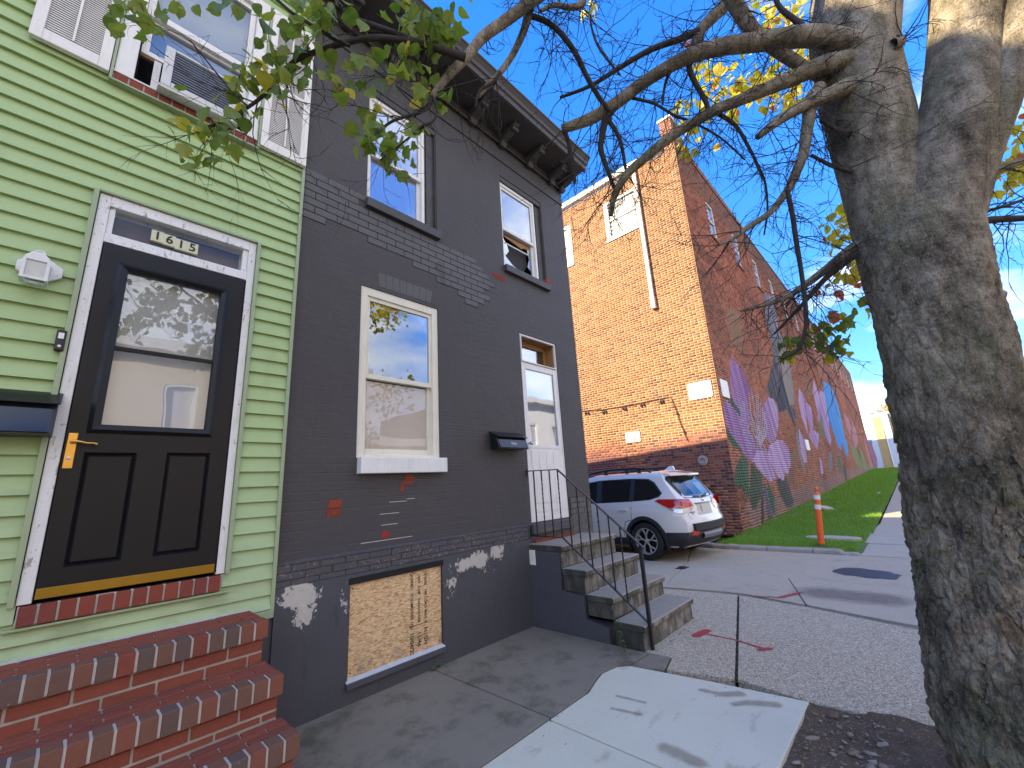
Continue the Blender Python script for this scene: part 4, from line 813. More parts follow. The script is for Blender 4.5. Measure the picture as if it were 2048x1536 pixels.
MB().box(r[0]+.03, r[1]-.03, .078, .082, r[2]+.05, 2.585).build('pane', MT['glass_l'], w)
MB().box(r[0]-.01, r[1]+.01, .090, .094, r[2], 2.57).build('roller_shade', MT['curtain_warm'], w); MB().box(r[0]-.01, r[1]+.01, .125, .128, 2.57, r[3]+.02).build('curtain_or_dark_room', MT['void'], w)  # black sheet behind the upper pane stands in for the unlit room
MB().box(1.745, 2.668, -.075, .10, 1.705, 1.846).build('window_sill', MT['white'], dh, bevel=.006)
# upper windows in deep charcoal frames
for hh, broken in ((H_u1, 0), (H_u2, 1)):
    a, b, c, d = hh
    cf = MB(); cf.frame(a, b, c, d, .012, .01, .13, .005, .075); cf.box(b-.115, b, .045, .13, c+.005, d-.075); cf.box(b-.145, b-.115, .06, .13, c+.005, d-.075); cf.build('window_casing', MT['cornice'], dh, bevel=.004)
    ia = a+.012; ib = b-.148
    w, r = dbl((ia, ib, c+.006, d-.075), dh, MT['white'], None, 5.09, None, MT['glass'], .038, yset=.035)
    MB().box(r[0], r[1], .086, .090, 5.07, d-.08).build('curtain_or_dark_room', MT['void'] if broken else MT['curtain'], w)  # pale curtain; in the broken window a black sheet paints the room's darkness
    if not broken:
        MB().box(r[0]+.03, r[1]-.03, .10, .104, r[2]+.05, 5.08).build('pane', MT['glass'], w); MB().box(r[0], r[1], .110, .114, r[2], 5.07).build('curtain_or_dark_room', MT['curtain'], w)
    else:
        MB().box(r[0], r[1], .30, .304, r[2], 5.07).build('curtain_or_dark_room', MT['void'], w)
        X0, X1, Z0, Z1 = r[0]+.03, r[1]-.03, r[2]+.05, 5.06
        for pts in ([(X0, Z1-.05), (X0+.10, Z1-.16), (X0+.14, Z0+.26), (X0+.06, Z0+.16), (X0+.2, Z0+.07), (X0+.34, Z0+.03), (X0+.36, Z0), (X0, Z0)], [(X1, Z1), (X1-.08, Z1-.1), (X1-.05, Z0+.30), (X1-.10, Z0+.16), (X1-.02, Z0+.1), (X1, Z0)]):
            MB().prism(pts, 1, .10, .104).build('broken_pane', MT['glass'], w)
        MB().prism([(X0+.08, Z1-.12), (X1-.06, Z1-.08), (X1-.04, Z0+.22), (X1-.12, Z0+.10), (X0+.16, Z0+.05)], 1, .16, .165).build('dark_board', simple('dark_fabric', (.035, .034, .034), .9, .3, 20, 60, .3), w)
        MB().prism([(X0, Z1-.02), (X1, Z1-.0), (X1, Z1-.11), (X1-.12, Z1-.06), (X1-.2, Z1-.10), (X0+.1, Z1-.05)], 1, .110, .125).build('torn_strip', MT['wood'], w); MB().box(X0, X1, .10, .115, Z1-.16, Z1-.145).build('white_rail', MT['white'], w)
    MB().box(a-.01, b+.02, -.055, .12, 4.352, 4.452).build('upper_sill', MT['cornice'], dh, bevel=.006)
cb = MB(); cb.prism([(4.615, 4.452), (4.715, 4.452), (4.715, 4.51), (4.70, 4.535), (4.63, 4.538), (4.615, 4.50)], 1, -.05, .035); o = cb.build('loose_brick', MT['red_brick'], bevel=.006, org=(4.66, 0, 4.452)); tag(o, 'loose orange-red brick standing on the right end of the upper window sill', 'brick')
# front door with transom
a, b, c, d = H_d
fr = MB(); fr.frame(a, b, c, d, .022, .012, .12, .012, .02); fr.frame(a+.02, b-.02, 3.135, 3.51, .014, .0, .03); fr.build('door_frame', MT['white'], dh, bevel=.003)
tw = MB(); tw.frame(a+.035, b-.035, 3.15, 3.50, .075, .16, .20); tw.box(b-.05, b-.02, .03, .3, 3.14, 3.5); tw.box(a+.02, b-.02, .03, .3, 3.49, 3.52); tw.build('transom_frame', MT['wood'], dh, bevel=.003)
MB().box(a+.1, b-.1, .175, .18, 3.2, 3.44).build('transom_pane', MT['glass'], dh); MB().box(a, b, .31, .32, 3.1, 3.53).build('transom_back', MT['void'], dh)
dd = MB(); dd.frame(a+.022, b-.022, 1.085, 3.13, .075, .018, .055, .95, .085); gx0, gx1, gz0, gz1 = a+.097, b-.097, 2.035, 3.045
nbd = 4
dd.box(gx0+.01, gx1-.01, .012, .02, 1.30, 1.31); dd.box(gx0-.03, gx1+.03, .013, .02, 1.99, 2.02)
fd = dd.build('front_door', MT['white'], dh, bevel=.003)
pw = (gx1-gx0)/4
for i in range(4): MB().box(gx0+pw*i+.004, gx0+pw*(i+1)-.004, .012, .02, 1.20, 1.96).build('door_board', MT['white'], fd, bevel=.002)
MB().box(gx0, gx1, .032, .036, gz0, gz1).build('door_pane', MT['glass'], fd); MB().box(a, b, .075, .08, 1.9, 3.13).build('door_backing', MT['curtain'], fd)
kn = MB(); kn.lathe([(.008, .018), (.008, -.02), (.024, -.028), (.026, -.045), (.012, -.056)], 14, (a+.058, 0, 2.045), 1); kn.build('knob', MT['steel'], fd, smooth=True)
ds = MB(); ds.box(a-.02, b+.02, -.05, .1, .96, 1.07); ds.build('door_sill', MT['band'], dh, bevel=.005); MB().box(a, b, -.054, .0, .866, .892).build('sill_strip', MT['red_brick'], dh)
# side bricks right of the door, visible courses
for r in range(7):
    z = 1.30-.073*r; x = 4.80+(.1 if r % 2 else 0)-.1
    while x < 5.27:
        A, B = max(x, 4.79), min(x+.205, 5.285)
        if B-A > .04: inst('brick', bk_patch, dh, ((A+B)/2, .041, z), (0, 0, 0), (B-A-.006, .092, .068))
        x += .205
MB().box(4.775, 5.288, -.0008, .03, .80, 1.34).build('joint_bed', MT['joint'], dh)
MB().box(3.875, DX1, -.0012, .1, -.05, 1.09).build('foundation', MT['found'], dh)
# cornice: frieze, rope moulding, soffit, brackets, crown
cor = MB()
cor.box(DX0, DX1+.006, -.018, .1, 6.145, 6.165); cor.box(DX0, DX1+.004, -.012, .1, 6.165, 6.425)
cor.box(DX0, DX1+.01, -.045, .1, 6.425, 6.445); cor.box(DX0, DX1+.012, -.03, .1, 6.445, 6.56)
cor.box(DX0, DX1+.03, -.52, .1, 6.565, 6.60)
cor.prism([(-.50, 6.56), (-.515, 6.60), (-.52, 6.645), (-.545, 6.66), (-.56, 6.70), (-.60, 6.745), (-.615, 6.755), (-.615, 6.78), (0, 6.79), (0, 6.60), (-.46, 6.598), (-.46, 6.56)], 0, DX0, DX1+.06)
co = cor.build('cornice', MT['cornice'], dh, bevel=.004)
rope = MB(); x = DX0+.03
bead = MB().lathe([(.001, -.024), (.013, -.02), (.017, 0), (.013, .02), (.001, .024)], 8, ax=0, cap=False).mesh('bead', MT['cornice'], smooth=True)
while x < DX1: inst('bead', bead, co, (x, -.050, 6.412)); x += .054
br_me = MB(); prof = [(0, .0), (-.05, .0), (-.075, .03), (-.07, .06), (-.10, .075), (-.16, .085), (-.22, .105), (-.26, .14), (-.30, .145), (-.34, .165), (-.345, .20), (0, .20)]
br_me.prism(prof, 0, -.05, .05); br_me.lathe([(.028, -.058), (.028, .058)], 12, (0, -.29, .125), 0); br_me.lathe([(.022, -.06), (.022, .06)], 12, (0, -.06, .045), 0); br_me = br_me.mesh('bracket', MT['cornice'])
for x in (1.45, 2.02, 2.62, 3.22, 3.80, 4.40, 4.96, 5.24): o = inst('bracket', br_me, co, (x, -.03, 6.362)); bev(o, .006)
mailbox(3.325, 3.83, 1.95, 2.16, 'small black mailbox with a half open lid beside the white front door', 'Mail')

# ================================================================== STONE STEPS AND RAILING
ss = thing('stone_steps', 'four weathered stone steps leading up to the white front door', 'steps', (4.45, -.7, 0))
tops = [(.862, -.505), (.636, -.79), (.410, -1.085), (.209, -1.385)]; X0, X1 = 3.872, 5.04
for i, (zt, yf) in enumerate(tops):
    zb = tops[i+1][0] if i < 3 else -.02; yb = .0 if i == 0 else tops[i-1][1]+.02
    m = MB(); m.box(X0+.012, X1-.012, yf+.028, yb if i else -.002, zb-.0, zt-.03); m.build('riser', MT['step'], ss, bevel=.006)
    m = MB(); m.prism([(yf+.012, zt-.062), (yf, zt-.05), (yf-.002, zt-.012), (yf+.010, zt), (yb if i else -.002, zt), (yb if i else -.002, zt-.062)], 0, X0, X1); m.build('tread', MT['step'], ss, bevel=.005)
ck = MB(); ck.prism([(0, -.03), (-1.0, -.03), (-1.0, .13), (-.74, .17), (-.74, .39), (-.46, .41), (-.46, .795), (0, .80)], 0, X0-.006, X0+.05); ck.build('cheek_wall', MT['found'], ss, bevel=.004)
MB().box(X0-.012, X0+.01, -.12, -.03, .64, .80).build('peeling_scrap', MT['cream'], ss, bevel=.004)
rl = thing('stair_railing', 'black iron stair railing with twisted balusters and a bent rusty handrail', 'railing', (3.95, -1.4, 0))
RX = 3.95
tp_ = [(RX, -.0, 1.700), (RX, -.47, 1.688), (RX, -1.44, .875)]
def bar(path, w, h, mat, name, parent):
    m = MB(); vs = []; n = len(path)
    for i, (x, y, z) in enumerate(path):
        t = (Vector(path[min(i+1, n-1)])-Vector(path[max(i-1, 0)])).normalized(); nn = Vector((0, -t.z, t.y)) if abs(t.z)+abs(t.y) > 1e-6 else Vector((0, 0, 1))
        if nn.z < 0: nn = -nn
        for sx, sn in ((-1, -1), (1, -1), (1, 1), (-1, 1)): vs.append(Vector((x, y, z))+Vector((sx*w/2, 0, 0))+nn*sn*h/2)
    fs = [(i*4+k, i*4+(k+1) % 4, (i+1)*4+(k+1) % 4, (i+1)*4+k) for i in range(n-1) for k in range(4)]+[(0, 1, 2, 3), ((n-1)*4+3, (n-1)*4+2, (n-1)*4+1, (n-1)*4)]
    m.add(vs, fs); return m.build(name, mat, parent, bevel=.003)
bar(tp_, .034, .012, MT['rust_rail'], 'handrail', rl); bar([(RX, 0, .948), (RX, -.47, .942), (RX, -1.385, .225)], .026, .013, MT['iron'], 'lower_rail', rl)
MB().box(RX-.016, RX+.016, -1.415, -1.383, -.02, .90).build('post', MT['iron'], rl, bevel=.004)
MB().box(RX-.012, RX+.012, -.012, .0, 1.63, 1.72).build('wall_bracket', MT['iron'], rl, bevel=.003); MB().box(RX-.012, RX+.012, -.012, .0, .92, 1.05).build('wall_bracket', MT['rust_rail'], rl, bevel=.003)
def zr(y, lo): return (.948 if lo else 1.694) if y > -.47 else ((.942+(y+.47)*.717/.915) if lo else (1.688+(y+.47)*.813/.97))
for k in range(10):
    y = -.105-.1215*k; z0, z1 = zr(y, 1)-.004, zr(y, 0)+.002; tw_ = k % 2 == 1; m = MB(); n = 26 if tw_ else 2; vs = []
    for i in range(n):
        t = i/(n-1); zz = z0+(z1-z0)*t; ang = 0
        if tw_: ang = max(0, min(1, (t-.15)/.7))*math.pi*5
        for q_ in range(4): a_ = ang+math.pi/4+q_*math.pi/2; vs.append((RX+.0085*math.cos(a_), y+.0085*math.sin(a_), zz))
    m.add(vs, [(i*4+k_, i*4+(k_+1) % 4, (i+1)*4+(k_+1) % 4, (i+1)*4+k_) for i in range(n-1) for k_ in range(4)]); m.build('baluster', MT['iron'], rl)
# little weed growing up the side of the lowest step
wd = thing('weed', 'spindly green weed climbing the left side of the lowest stone step', 'weed', (3.72, -1.15, 0)); random.seed(12)
stem = [(3.76, -1.22, 0), (3.80, -1.16, .12), (3.835, -1.10, .27), (3.845, -1.06, .40)]; MB().tube(stem, [.004, .003, .0025, .002], 5).build('stem', MT['twig'], wd)
lm = MB(); lm.v = [(0, 0, 0), (.006, .012, .002), (.004, .024, 0), (0, .032, -.003), (-.004, .024, 0), (-.006, .012, .002)]; lm.f = [(0, 1, 2, 3), (0, 3, 4, 5)]; lm.mi = [0, 0]; lm = lm.mesh('leaf', simple('weed_leaf', (.06, .12, .03), .5, .3, 30, 60, .1))
for i in range(34):
    t = random.random()*2.6; k = int(t); p = Vector(stem[k]).lerp(Vector(stem[k+1]), t-k); inst('leaf', lm, wd, p+Vector((random.uniform(-.012, .012), random.uniform(-.012, .012), 0)), (random.uniform(-.9, .9), random.uniform(-.9, .9), random.random()*6.3), (1, random.uniform(.7, 1.4), 1))
wd2 = thing('weed', 'tiny clump of green weed at the foot of the boarded cellar window', 'weed', (2.5, -.06, 0))
for i in range(16): inst('leaf', lm, wd2, (2.50+random.uniform(-.05, .05), -.065+random.uniform(-.02, .015), random.uniform(.0, .03)), (random.uniform(-.2, 1.2), random.uniform(-.6, .6), random.random()*6.3), (1.3, random.uniform(.9, 1.5), 1))
MT['spare'] = MT['twig']

# ================================================================== BRICK WAREHOUSE WITH MURAL
wh = thing('brick_warehouse', 'long three-storey red brick warehouse with a flower mural along its side', 'building', (12, 0, 0))
WX, WL, WT, WD = 12.0, 62.0, 12.05, 14.0
BL, BH = .2085, .0755
def UNP(pts): return [(p.x, p.z) for p in (at(a, b, 1, 0.0) for a, b in pts)]
def zA(l): return UNP([(1420+x/3.66, 680+y/3.66) for x, y in l])       # digitised from enlarged views of the photo
def zB(l): return UNP([(1640+x/5.483, 720+y/5.483) for x, y in l])
def zC(l): return UNP([(1360+x/2.56, 380+y/2.56) for x, y in l])
def zD(l): return UNP([(1440+x/5.906, 560+y/5.906) for x, y in l])
PUR, PUR2, MAU = (.46, .27, .52), (.66, .48, .72), (.28, .11, .26)
GRN, GRN2, GRY = (.06, .14, .075), (.11, .20, .12), (.17, .17, .17)
mural = [  # polygon, colour, streak colour
 (zA([(120, 640), (190, 740), (232, 815), (180, 790), (130, 720)]), GRN, GRN2),
 (zA([(140, 390), (170, 440), (235, 560), (200, 540), (150, 470)]), GRN, GRN2),
 (zA([(235, 820), (280, 920), (290, 1130), (235, 1245), (205, 1180), (180, 1050), (185, 950)]), GRN, GRN2),
 (zA([(300, 900), (380, 985), (388, 1100), (330, 1250), (300, 1235), (290, 1100)]), (.075, .115, .075), (.13, .16, .11)),
 (zA([(430, 1045), (470, 1150), (478, 1290), (440, 1230), (412, 1110)]), GRN, GRN2),
 (zA([(480, 1030), (560, 1000), (612, 1180), (600, 1222), (560, 1230), (510, 1130)]), (.085, .10, .085), (.13, .14, .13)),
 (zA([(385, 1060), (405, 1050), (462, 1300), (425, 1310)]), (.14, .12, .16), (.2, .17, .22)),
 (zA([(370, 1130), (390, 1120), (395, 1340), (378, 1390)]), (.05, .07, .05), (.09, .1, .08)),
 (zC([(240, 605), (300, 622), (332, 832), (265, 790)]), (.34, .20, .12), (.38, .23, .13)), (zC([(632, 935), (655, 960), (682, 1062), (648, 1045)]), (.34, .19, .11), (.36, .2, .12)),
 (zA([(580, 820), (640, 815), (640, 925), (600, 935)]), (.30, .18, .11), (.33, .2, .12)), (zA([(575, 950), (620, 945), (625, 1050), (590, 1060)]), (.28, .16, .1), (.3, .18, .11)),
 (zC([(428, 525), (468, 545), (490, 610), (500, 700), (530, 770), (548, 850), (520, 860), (480, 830), (462, 760), (440, 680), (430, 590)]), (.22, .21, .24), (.33, .33, .38)),
 (zA([(445, 5), (500, 0), (505, 150), (500, 340), (490, 460), (440, 420), (413, 375), (440, 240), (465, 120), (452, 60)]), (.085, .085, .095), (.20, .21, .24)),
 (zA([(500, 0), (540, 30), (545, 60), (582, 170), (605, 330), (622, 470), (575, 480), (540, 330), (510, 180)]), (.40, .34, .28), (.30, .28, .27)),
 (zA([(510, 180), (545, 330), (580, 470), (625, 520), (622, 650), (590, 565), (560, 512), (500, 532), (490, 450), (500, 330)]), (.06, .062, .075), (.16, .17, .22)),
 (zA([(150, 120), (190, 165), (240, 225), (285, 330), (300, 372), (275, 480), (300, 625), (268, 640), (215, 520), (165, 440), (148, 330), (143, 200)]), PUR, MAU),
 (zA([(115, 430), (150, 470), (210, 545), (270, 640), (330, 740), (352, 800), (322, 905), (270, 870), (222, 790), (150, 690), (103, 580), (98, 500)]), PUR, MAU),
 (zA([(430, 415), (470, 440), (497, 520), (502, 625), (482, 720), (440, 765), (400, 700), (385, 560), (395, 460)]), (.38, .20, .42), PUR2),
 (zA([(500, 722), (545, 745), (582, 820), (592, 900), (575, 985), (548, 970), (540, 1035), (500, 1010), (460, 930), (420, 850), (430, 770)]), PUR2, PUR),
 (zA([(345, 800), (400, 800), (450, 900), (482, 1015), (440, 1047), (390, 990), (340, 930), (316, 870)]), PUR2, PUR),
 (zA([(648, 352), (686, 400), (692, 450), (716, 690), (668, 560), (646, 440)]), PUR2, PUR), (zA([(700, 445), (742, 500), (756, 632), (735, 652), (703, 540)]), PUR, PUR2),
 (zA([(650, 640), (692, 740), (712, 900), (690, 908), (648, 760)]), PUR2, PUR), (zA([(735, 640), (790, 680), (800, 700), (787, 805), (750, 760), (722, 700)]), PUR, PUR2), (zA([(636, 640), (650, 700), (670, 850), (700, 975), (690, 980), (655, 860), (630, 700)]), (.36, .38, .34), (.2, .24, .16)),
 (zD([(1105, 1188), (1160, 1320), (1232, 1420), (1282, 1536), (1330, 1700), (1150, 1560), (1093, 1300)]), PUR2, PUR),
 (zB([(0, 330), (40, 350), (75, 500), (85, 640), (125, 880), (112, 952), (60, 830), (20, 750), (-30, 640)]), PUR, PUR2),
 (zB([(0, 560), (20, 620), (50, 800), (40, 870), (0, 800)]), (.16, .22, .10), (.3, .33, .2)), (zB([(-10, 1060), (20, 1100), (40, 1250), (10, 1260)]), PUR2, PUR),
 (zB([(40, 225), (100, 270), (142, 330), (200, 500), (242, 680), (277, 860), (300, 900), (312, 1052), (288, 1050), (260, 960), (235, 900), (235, 1002), (190, 930), (160, 820), (100, 680), (68, 500), (42, 340)]), (.045, .28, .70), (.10, .38, .78)),
 (zB([(260, 575), (312, 640), (342, 760), (332, 835), (288, 720)]), (.50, .20, .25), (.58, .30, .33)), (zB([(350, 680), (392, 760), (417, 900), (390, 992), (358, 860)]), (.48, .20, .26), (.56, .3, .34)), (zB([(440, 760), (480, 820), (500, 980), (560, 1190), (590, 1205), (520, 960), (470, 770)]), (.42, .20, .18), (.5, .27, .24)),
 (zB([(180, 1050), (235, 1060), (250, 1200), (215, 1260), (190, 1180)]), (.24, .22, .15), (.15, .17, .1)), (zB([(340, 930), (400, 960), (480, 1180), (420, 1190), (370, 1080)]), (.26, .29, .12), (.14, .18, .07)), (zB([(430, 960), (470, 1010), (540, 1200), (480, 1200)]), (.28, .28, .12), (.18, .2, .08)),
 (zB([(250, 1130), (285, 1190), (300, 1330), (285, 1330), (262, 1230)]), (.06, .06, .07), (.1, .1, .1)), (zB([(90, 1000), (130, 1030), (140, 1180), (110, 1250), (95, 1120)]), (.25, .24, .27), (.3, .29, .33))]
stam = [zA(l) for l in ([(365, 780), (300, 560), (285, 390)], [(365, 780), (330, 560), (305, 372)], [(365, 780), (345, 570), (335, 395)], [(365, 780), (355, 600), (350, 400)], [(370, 780), (365, 620), (366, 455)], [(372, 780), (380, 640), (385, 495)], [(372, 760), (395, 650), (402, 540)], [(374, 760), (410, 680), (415, 580)], [(374, 740), (390, 770), (416, 820)], [(366, 740), (335, 650), (290, 520)], [(366, 760), (325, 700), (300, 600)], [(366, 740), (340, 700), (350, 800)])]
def hashn(a, b): return np.abs(np.modf(np.sin(a*12.9898+b*78.233)*43758.5453)[0])
def vn(x, y, s):                                                    # cheap smooth value noise
    x = x*s; y = y*s; i = np.floor(x); j = np.floor(y); f = x-i; g_ = y-j; f = f*f*(3-2*f); g_ = g_*g_*(3-2*g_)
    return (hashn(i, j)*(1-f)+hashn(i+1, j)*f)*(1-g_)+(hashn(i, j+1)*(1-f)+hashn(i+1, j+1)*f)*g_
def paint(x, z, base):
    c = base.copy(); cov = np.zeros(len(x))
    for poly, c1, c2 in mural:
        xs_ = [p[0] for p in poly]; zs_ = [p[1] for p in poly]
        k = np.where((x > min(xs_)) & (x < max(xs_)) & (z > min(zs_)) & (z < max(zs_)))[0]
        if not len(k): continue
        m = k[inpoly(x[k]+.03*(vn(x[k], z[k], 9)-.5), z[k], poly)]
        ax_ = (z[m]-min(zs_))/(max(zs_)-min(zs_)+1e-6); u = (x[m]-min(xs_))/(max(xs_)-min(xs_)+1e-6)
        s = np.clip(.5+1.9*(vn(u*9+ax_*1.5, ax_*.7, 1.6)-.5)+1.2*(vn(u*26+ax_*4, ax_, 1.2)-.5)+.4*(u-.5), 0, 1)[:, None]
        D = np.full(len(m), 9.0)
        for (xa, za), (xb, zb2) in zip(poly, poly[1:]+poly[:1]):
            dx_, dz_ = xb-xa, zb2-za; tt = np.clip(((x[m]-xa)*dx_+(z[m]-za)*dz_)/(dx_*dx_+dz_*dz_+1e-9), 0, 1); D = np.minimum(D, np.hypot(x[m]-xa-tt*dx_, z[m]-za-tt*dz_))
        rim = np.clip(1-D/.07, 0, 1)[:, None]*(.5 if c1[2] > c1[1]*1.3 else .15)
        dk = np.clip(1-D/.028, 0, 1)[:, None]*.55; rim = rim*(D[:, None] > .028)
        if c1[2] > c1[1]*1.3 and min(xs_) < 16.5: cen = np.clip(1-np.hypot((x[m]-14.05)/1.1, (z[m]-2.75)/1.9), 0, 1)[:, None]*.75; s = s*(1-cen)
        c1_ = np.array(c1)*1.0
        c[m] = (np.array(c1)*(1-s)+np.array(c2)*s)*(1-rim)+np.array([[.74, .62, .78]])*rim; c[m] = c[m]*(1-dk); cov[m] = 1
    for pl in stam:
        for (a, b) in zip(pl, pl[1:]):
            a = np.array(a); b = np.array(b); d = b-a; k = np.where((np.abs(x-(a[0]+b[0])/2) < 1.2) & (np.abs(z-(a[1]+b[1])/2) < 1.5))[0]
            t = np.clip(((x[k]-a[0])*d[0]+(z[k]-a[1])*d[1])/(d@d), 0, 1); D = np.hypot(x[k]-a[0]-t*d[0], z[k]-a[1]-t*d[1]); m = k[D < .038]; c[m] = (.52, .48, .62); cov[m] = 1
    pl = stam
    dots = (hashn(np.floor(x*9), np.floor(z*9)) > .55) & (((x-14.05)/.55)**2+((z-2.9)/.9)**2 < 1); c[dots] = (.42, .38, .55); cov[dots] = 1
    return c, cov
def bricks(name, plane, u0, u1, v0, v1, holes, colf, proud, nsub, mat, parent, skip=None, ground=None):
    rows = np.arange(int(v0/BH), int(v1/BH)); U = []; V = []; L = []
    for r in rows:
        off = (BL/2 if r % 2 else 0); hdr = (r % 6 == 5); bl = BL/2 if hdr else BL
        k = np.arange(math.floor((u0-off)/bl)-1, math.ceil((u1-off)/bl)+1); a = np.maximum(k*bl+off, u0); b = np.minimum(k*bl+off+bl, u1); ok = b-a > .035
        U.append(a[ok]); L.append((b-a)[ok]); V.append(np.full(ok.sum(), r*BH))
    U = np.concatenate(U); V = np.concatenate(V); L = np.concatenate(L); cu, cv = U+L/2, V+BH/2; ok = np.ones(len(U), bool)
    for h in holes: ok &= ~((cu > h[0]) & (cu < h[1]) & (cv > h[2]) & (cv < h[3]))
    if skip is not None: ok &= ~skip(cu, cv)
    U, V, L = U[ok], V[ok], L[ok]; n = len(U); rs = np.random.RandomState(5); J = .0135; ns = nsub; m = 2*(ns+1); pr = proud*(.7+.6*rs.rand(n))
    fu = np.linspace(0, 1, ns+1)[None, :]; uu = (U+J/2)[:, None]+(L-J)[:, None]*fu
    def P(u, v, w): return np.stack([u, -w if plane == 'y' else u*0, v], -1) if plane == 'y' else np.stack([WX-w, u, v], -1)
    lo = np.repeat((V+J/2)[:, None], ns+1, 1); hi = np.repeat((V+BH-J/2)[:, None], ns+1, 1); W_ = np.repeat(pr[:, None], ns+1, 1); Z = W_*0-.01
    vt = np.concatenate([P(uu, lo, W_), P(uu, hi, W_), P(uu, lo, Z), P(uu, hi, Z)], 1); nv = 4*(ns+1); vt = vt.reshape(-1, 3)
    base = (np.arange(n)*nv)[:, None, None]; s1 = ns+1; q4 = []
    for k in range(ns): q4 += [[k, k+1, s1+k+1, s1+k], [s1+k, s1+k+1, 3*s1+k+1, 3*s1+k], [k, 2*s1+k, 2*s1+k+1, k+1]]
    q4 += [[0, s1, 3*s1, 2*s1], [ns, 2*s1+ns, 3*s1+ns, s1+ns]]; F = (base+np.array(q4)[None]).reshape(-1, 4)
    if plane == 'x': F = F[:, ::-1]
    me = bpy.data.meshes.new(name); me.vertices.add(len(vt)); me.vertices.foreach_set('co', (vt-np.array(ORG[parent])).ravel()); me.loops.add(F.size); me.loops.foreach_set('vertex_index', F.ravel()); me.polygons.add(len(F)); me.polygons.foreach_set('loop_start', np.arange(len(F))*4); me.polygons.foreach_set('loop_total', np.full(len(F), 4)); me.update()
    uu_ = np.concatenate([uu]*4, 1).ravel(); vv_ = np.repeat(np.repeat((V+BH/2)[:, None], 1, 1), nv, 1).ravel(); rid = np.repeat(rs.rand(n), nv); col = colf(uu_, vv_, rid)
    ca = me.color_attributes.new('Col', 'FLOAT_COLOR', 'POINT'); ca.data.foreach_set('color', np.concatenate([col, np.ones((len(col), 1))], 1).ravel()); me.materials.append(mat); o = link(name, me, parent); o['kind'] = 'stuff'; return o
def redbrick(rid, u, v, warm):
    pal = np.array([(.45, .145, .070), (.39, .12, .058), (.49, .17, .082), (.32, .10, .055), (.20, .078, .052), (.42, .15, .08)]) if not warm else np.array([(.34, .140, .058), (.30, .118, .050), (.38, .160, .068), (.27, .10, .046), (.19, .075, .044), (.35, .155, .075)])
    i = (rid*5.999).astype(int); return pal[i]*(.78+.30*vn(u, v, .7)+.22*vn(u, v, 2.3))[:, None]
def col_end(u, v, rid):
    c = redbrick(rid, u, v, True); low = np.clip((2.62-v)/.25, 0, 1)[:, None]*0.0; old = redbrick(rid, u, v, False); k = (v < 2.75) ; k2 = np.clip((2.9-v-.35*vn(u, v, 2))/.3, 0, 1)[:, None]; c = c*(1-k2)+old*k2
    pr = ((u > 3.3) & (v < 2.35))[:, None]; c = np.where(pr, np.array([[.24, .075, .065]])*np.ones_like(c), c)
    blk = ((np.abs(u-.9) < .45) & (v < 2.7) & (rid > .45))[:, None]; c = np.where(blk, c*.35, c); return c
def col_mur(u, v, rid):
    c = redbrick(rid, u, v, False); d = (vn(u+v*.4, v, .45) > .62)[:, None]; c = np.where(d, c*.72, c); up = (v > 10.9)[:, None]; c = np.where(up, c*.6+np.array([[.06, .05, .035]]), c)
    band = ((np.abs(v-8.3) < .25) & (u < 22))[:, None]; c = np.where(band, c*.7, c)
    gz_ = np.clip((u-12)*.0245, 0, 9); low = ((v-gz_) < .55+.25*vn(u, v, 1.1)) & (u > 12.2); c = np.where(low[:, None], c*.5+np.array([[.13, .11, .11]]), c)
    return paint(u, v, c)[0]
endholes = [(1.46, 2.60, 9.66, 11.05), (4.25, 5.2, 9.45, 11.0)]
murwin = [(14.30+2.93*k, 15.05+2.93*k, 9.55, 10.95) for k in range(16)]
BRK = []                                                           # the ~300 best visible bricks, one object each
def near_end(u, v): return (u < 2.4) & (v > 1.30) & (v < 3.3)
def near_mur(u, v): return (u < 12.62) & (v > .05) & (v < 1.2)
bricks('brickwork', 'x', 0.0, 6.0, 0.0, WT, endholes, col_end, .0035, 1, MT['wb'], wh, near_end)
bricks('brickwork', 'y', WX, 34.0, 0.0, WT, murwin, col_mur, .005, 3, MT['wb'], wh, near_mur)
def colmesh(c):
    m = brickmesh(MT['wb'], .03); ca = m.color_attributes.new('Col', 'FLOAT_COLOR', 'POINT'); ca.data.foreach_set('color', np.tile([*c, 1], len(m.vertices)).astype(float)); return m
pal_w = [colmesh(c) for c in ((.34, .140, .058), (.30, .118, .050), (.38, .160, .068), (.27, .10, .046), (.20, .078, .046))]; pal_r = [colmesh(c) for c in ((.33, .115, .062), (.29, .095, .052), (.37, .135, .072), (.20, .07, .05), (.12, .055, .045))]
random.seed(21)
for r in range(int(.05/BH), int(3.3/BH)+1):
    off = BL/2 if r % 2 else 0; hdr = r % 6 == 5; bl = BL/2 if hdr else BL; zc = r*BH+BH/2
    for (lo, hi, pl_, test) in ((0, 2.4, 'x', near_end), (12.0, 12.62, 'y', near_mur)):
        k = math.floor((lo-off)/bl)
        while k*bl+off < hi+bl:
            a = max(k*bl+off, lo); b = min(k*bl+off+bl, 6 if pl_ == 'x' else 34); k += 1; c = (a+b)/2
            if b-a > .035 and test(c, zc): inst('brick', random.choice(pal_w if pl_ == 'x' and zc > 2.72 else pal_r), wh, ((WX+.0425, c, zc) if pl_ == 'x' else (c, .041, zc)), (0, 0, 0), ((.092, b-a-.0135, BH-.0135) if pl_ == 'x' else (b-a-.0135, .092, BH-.0135)))
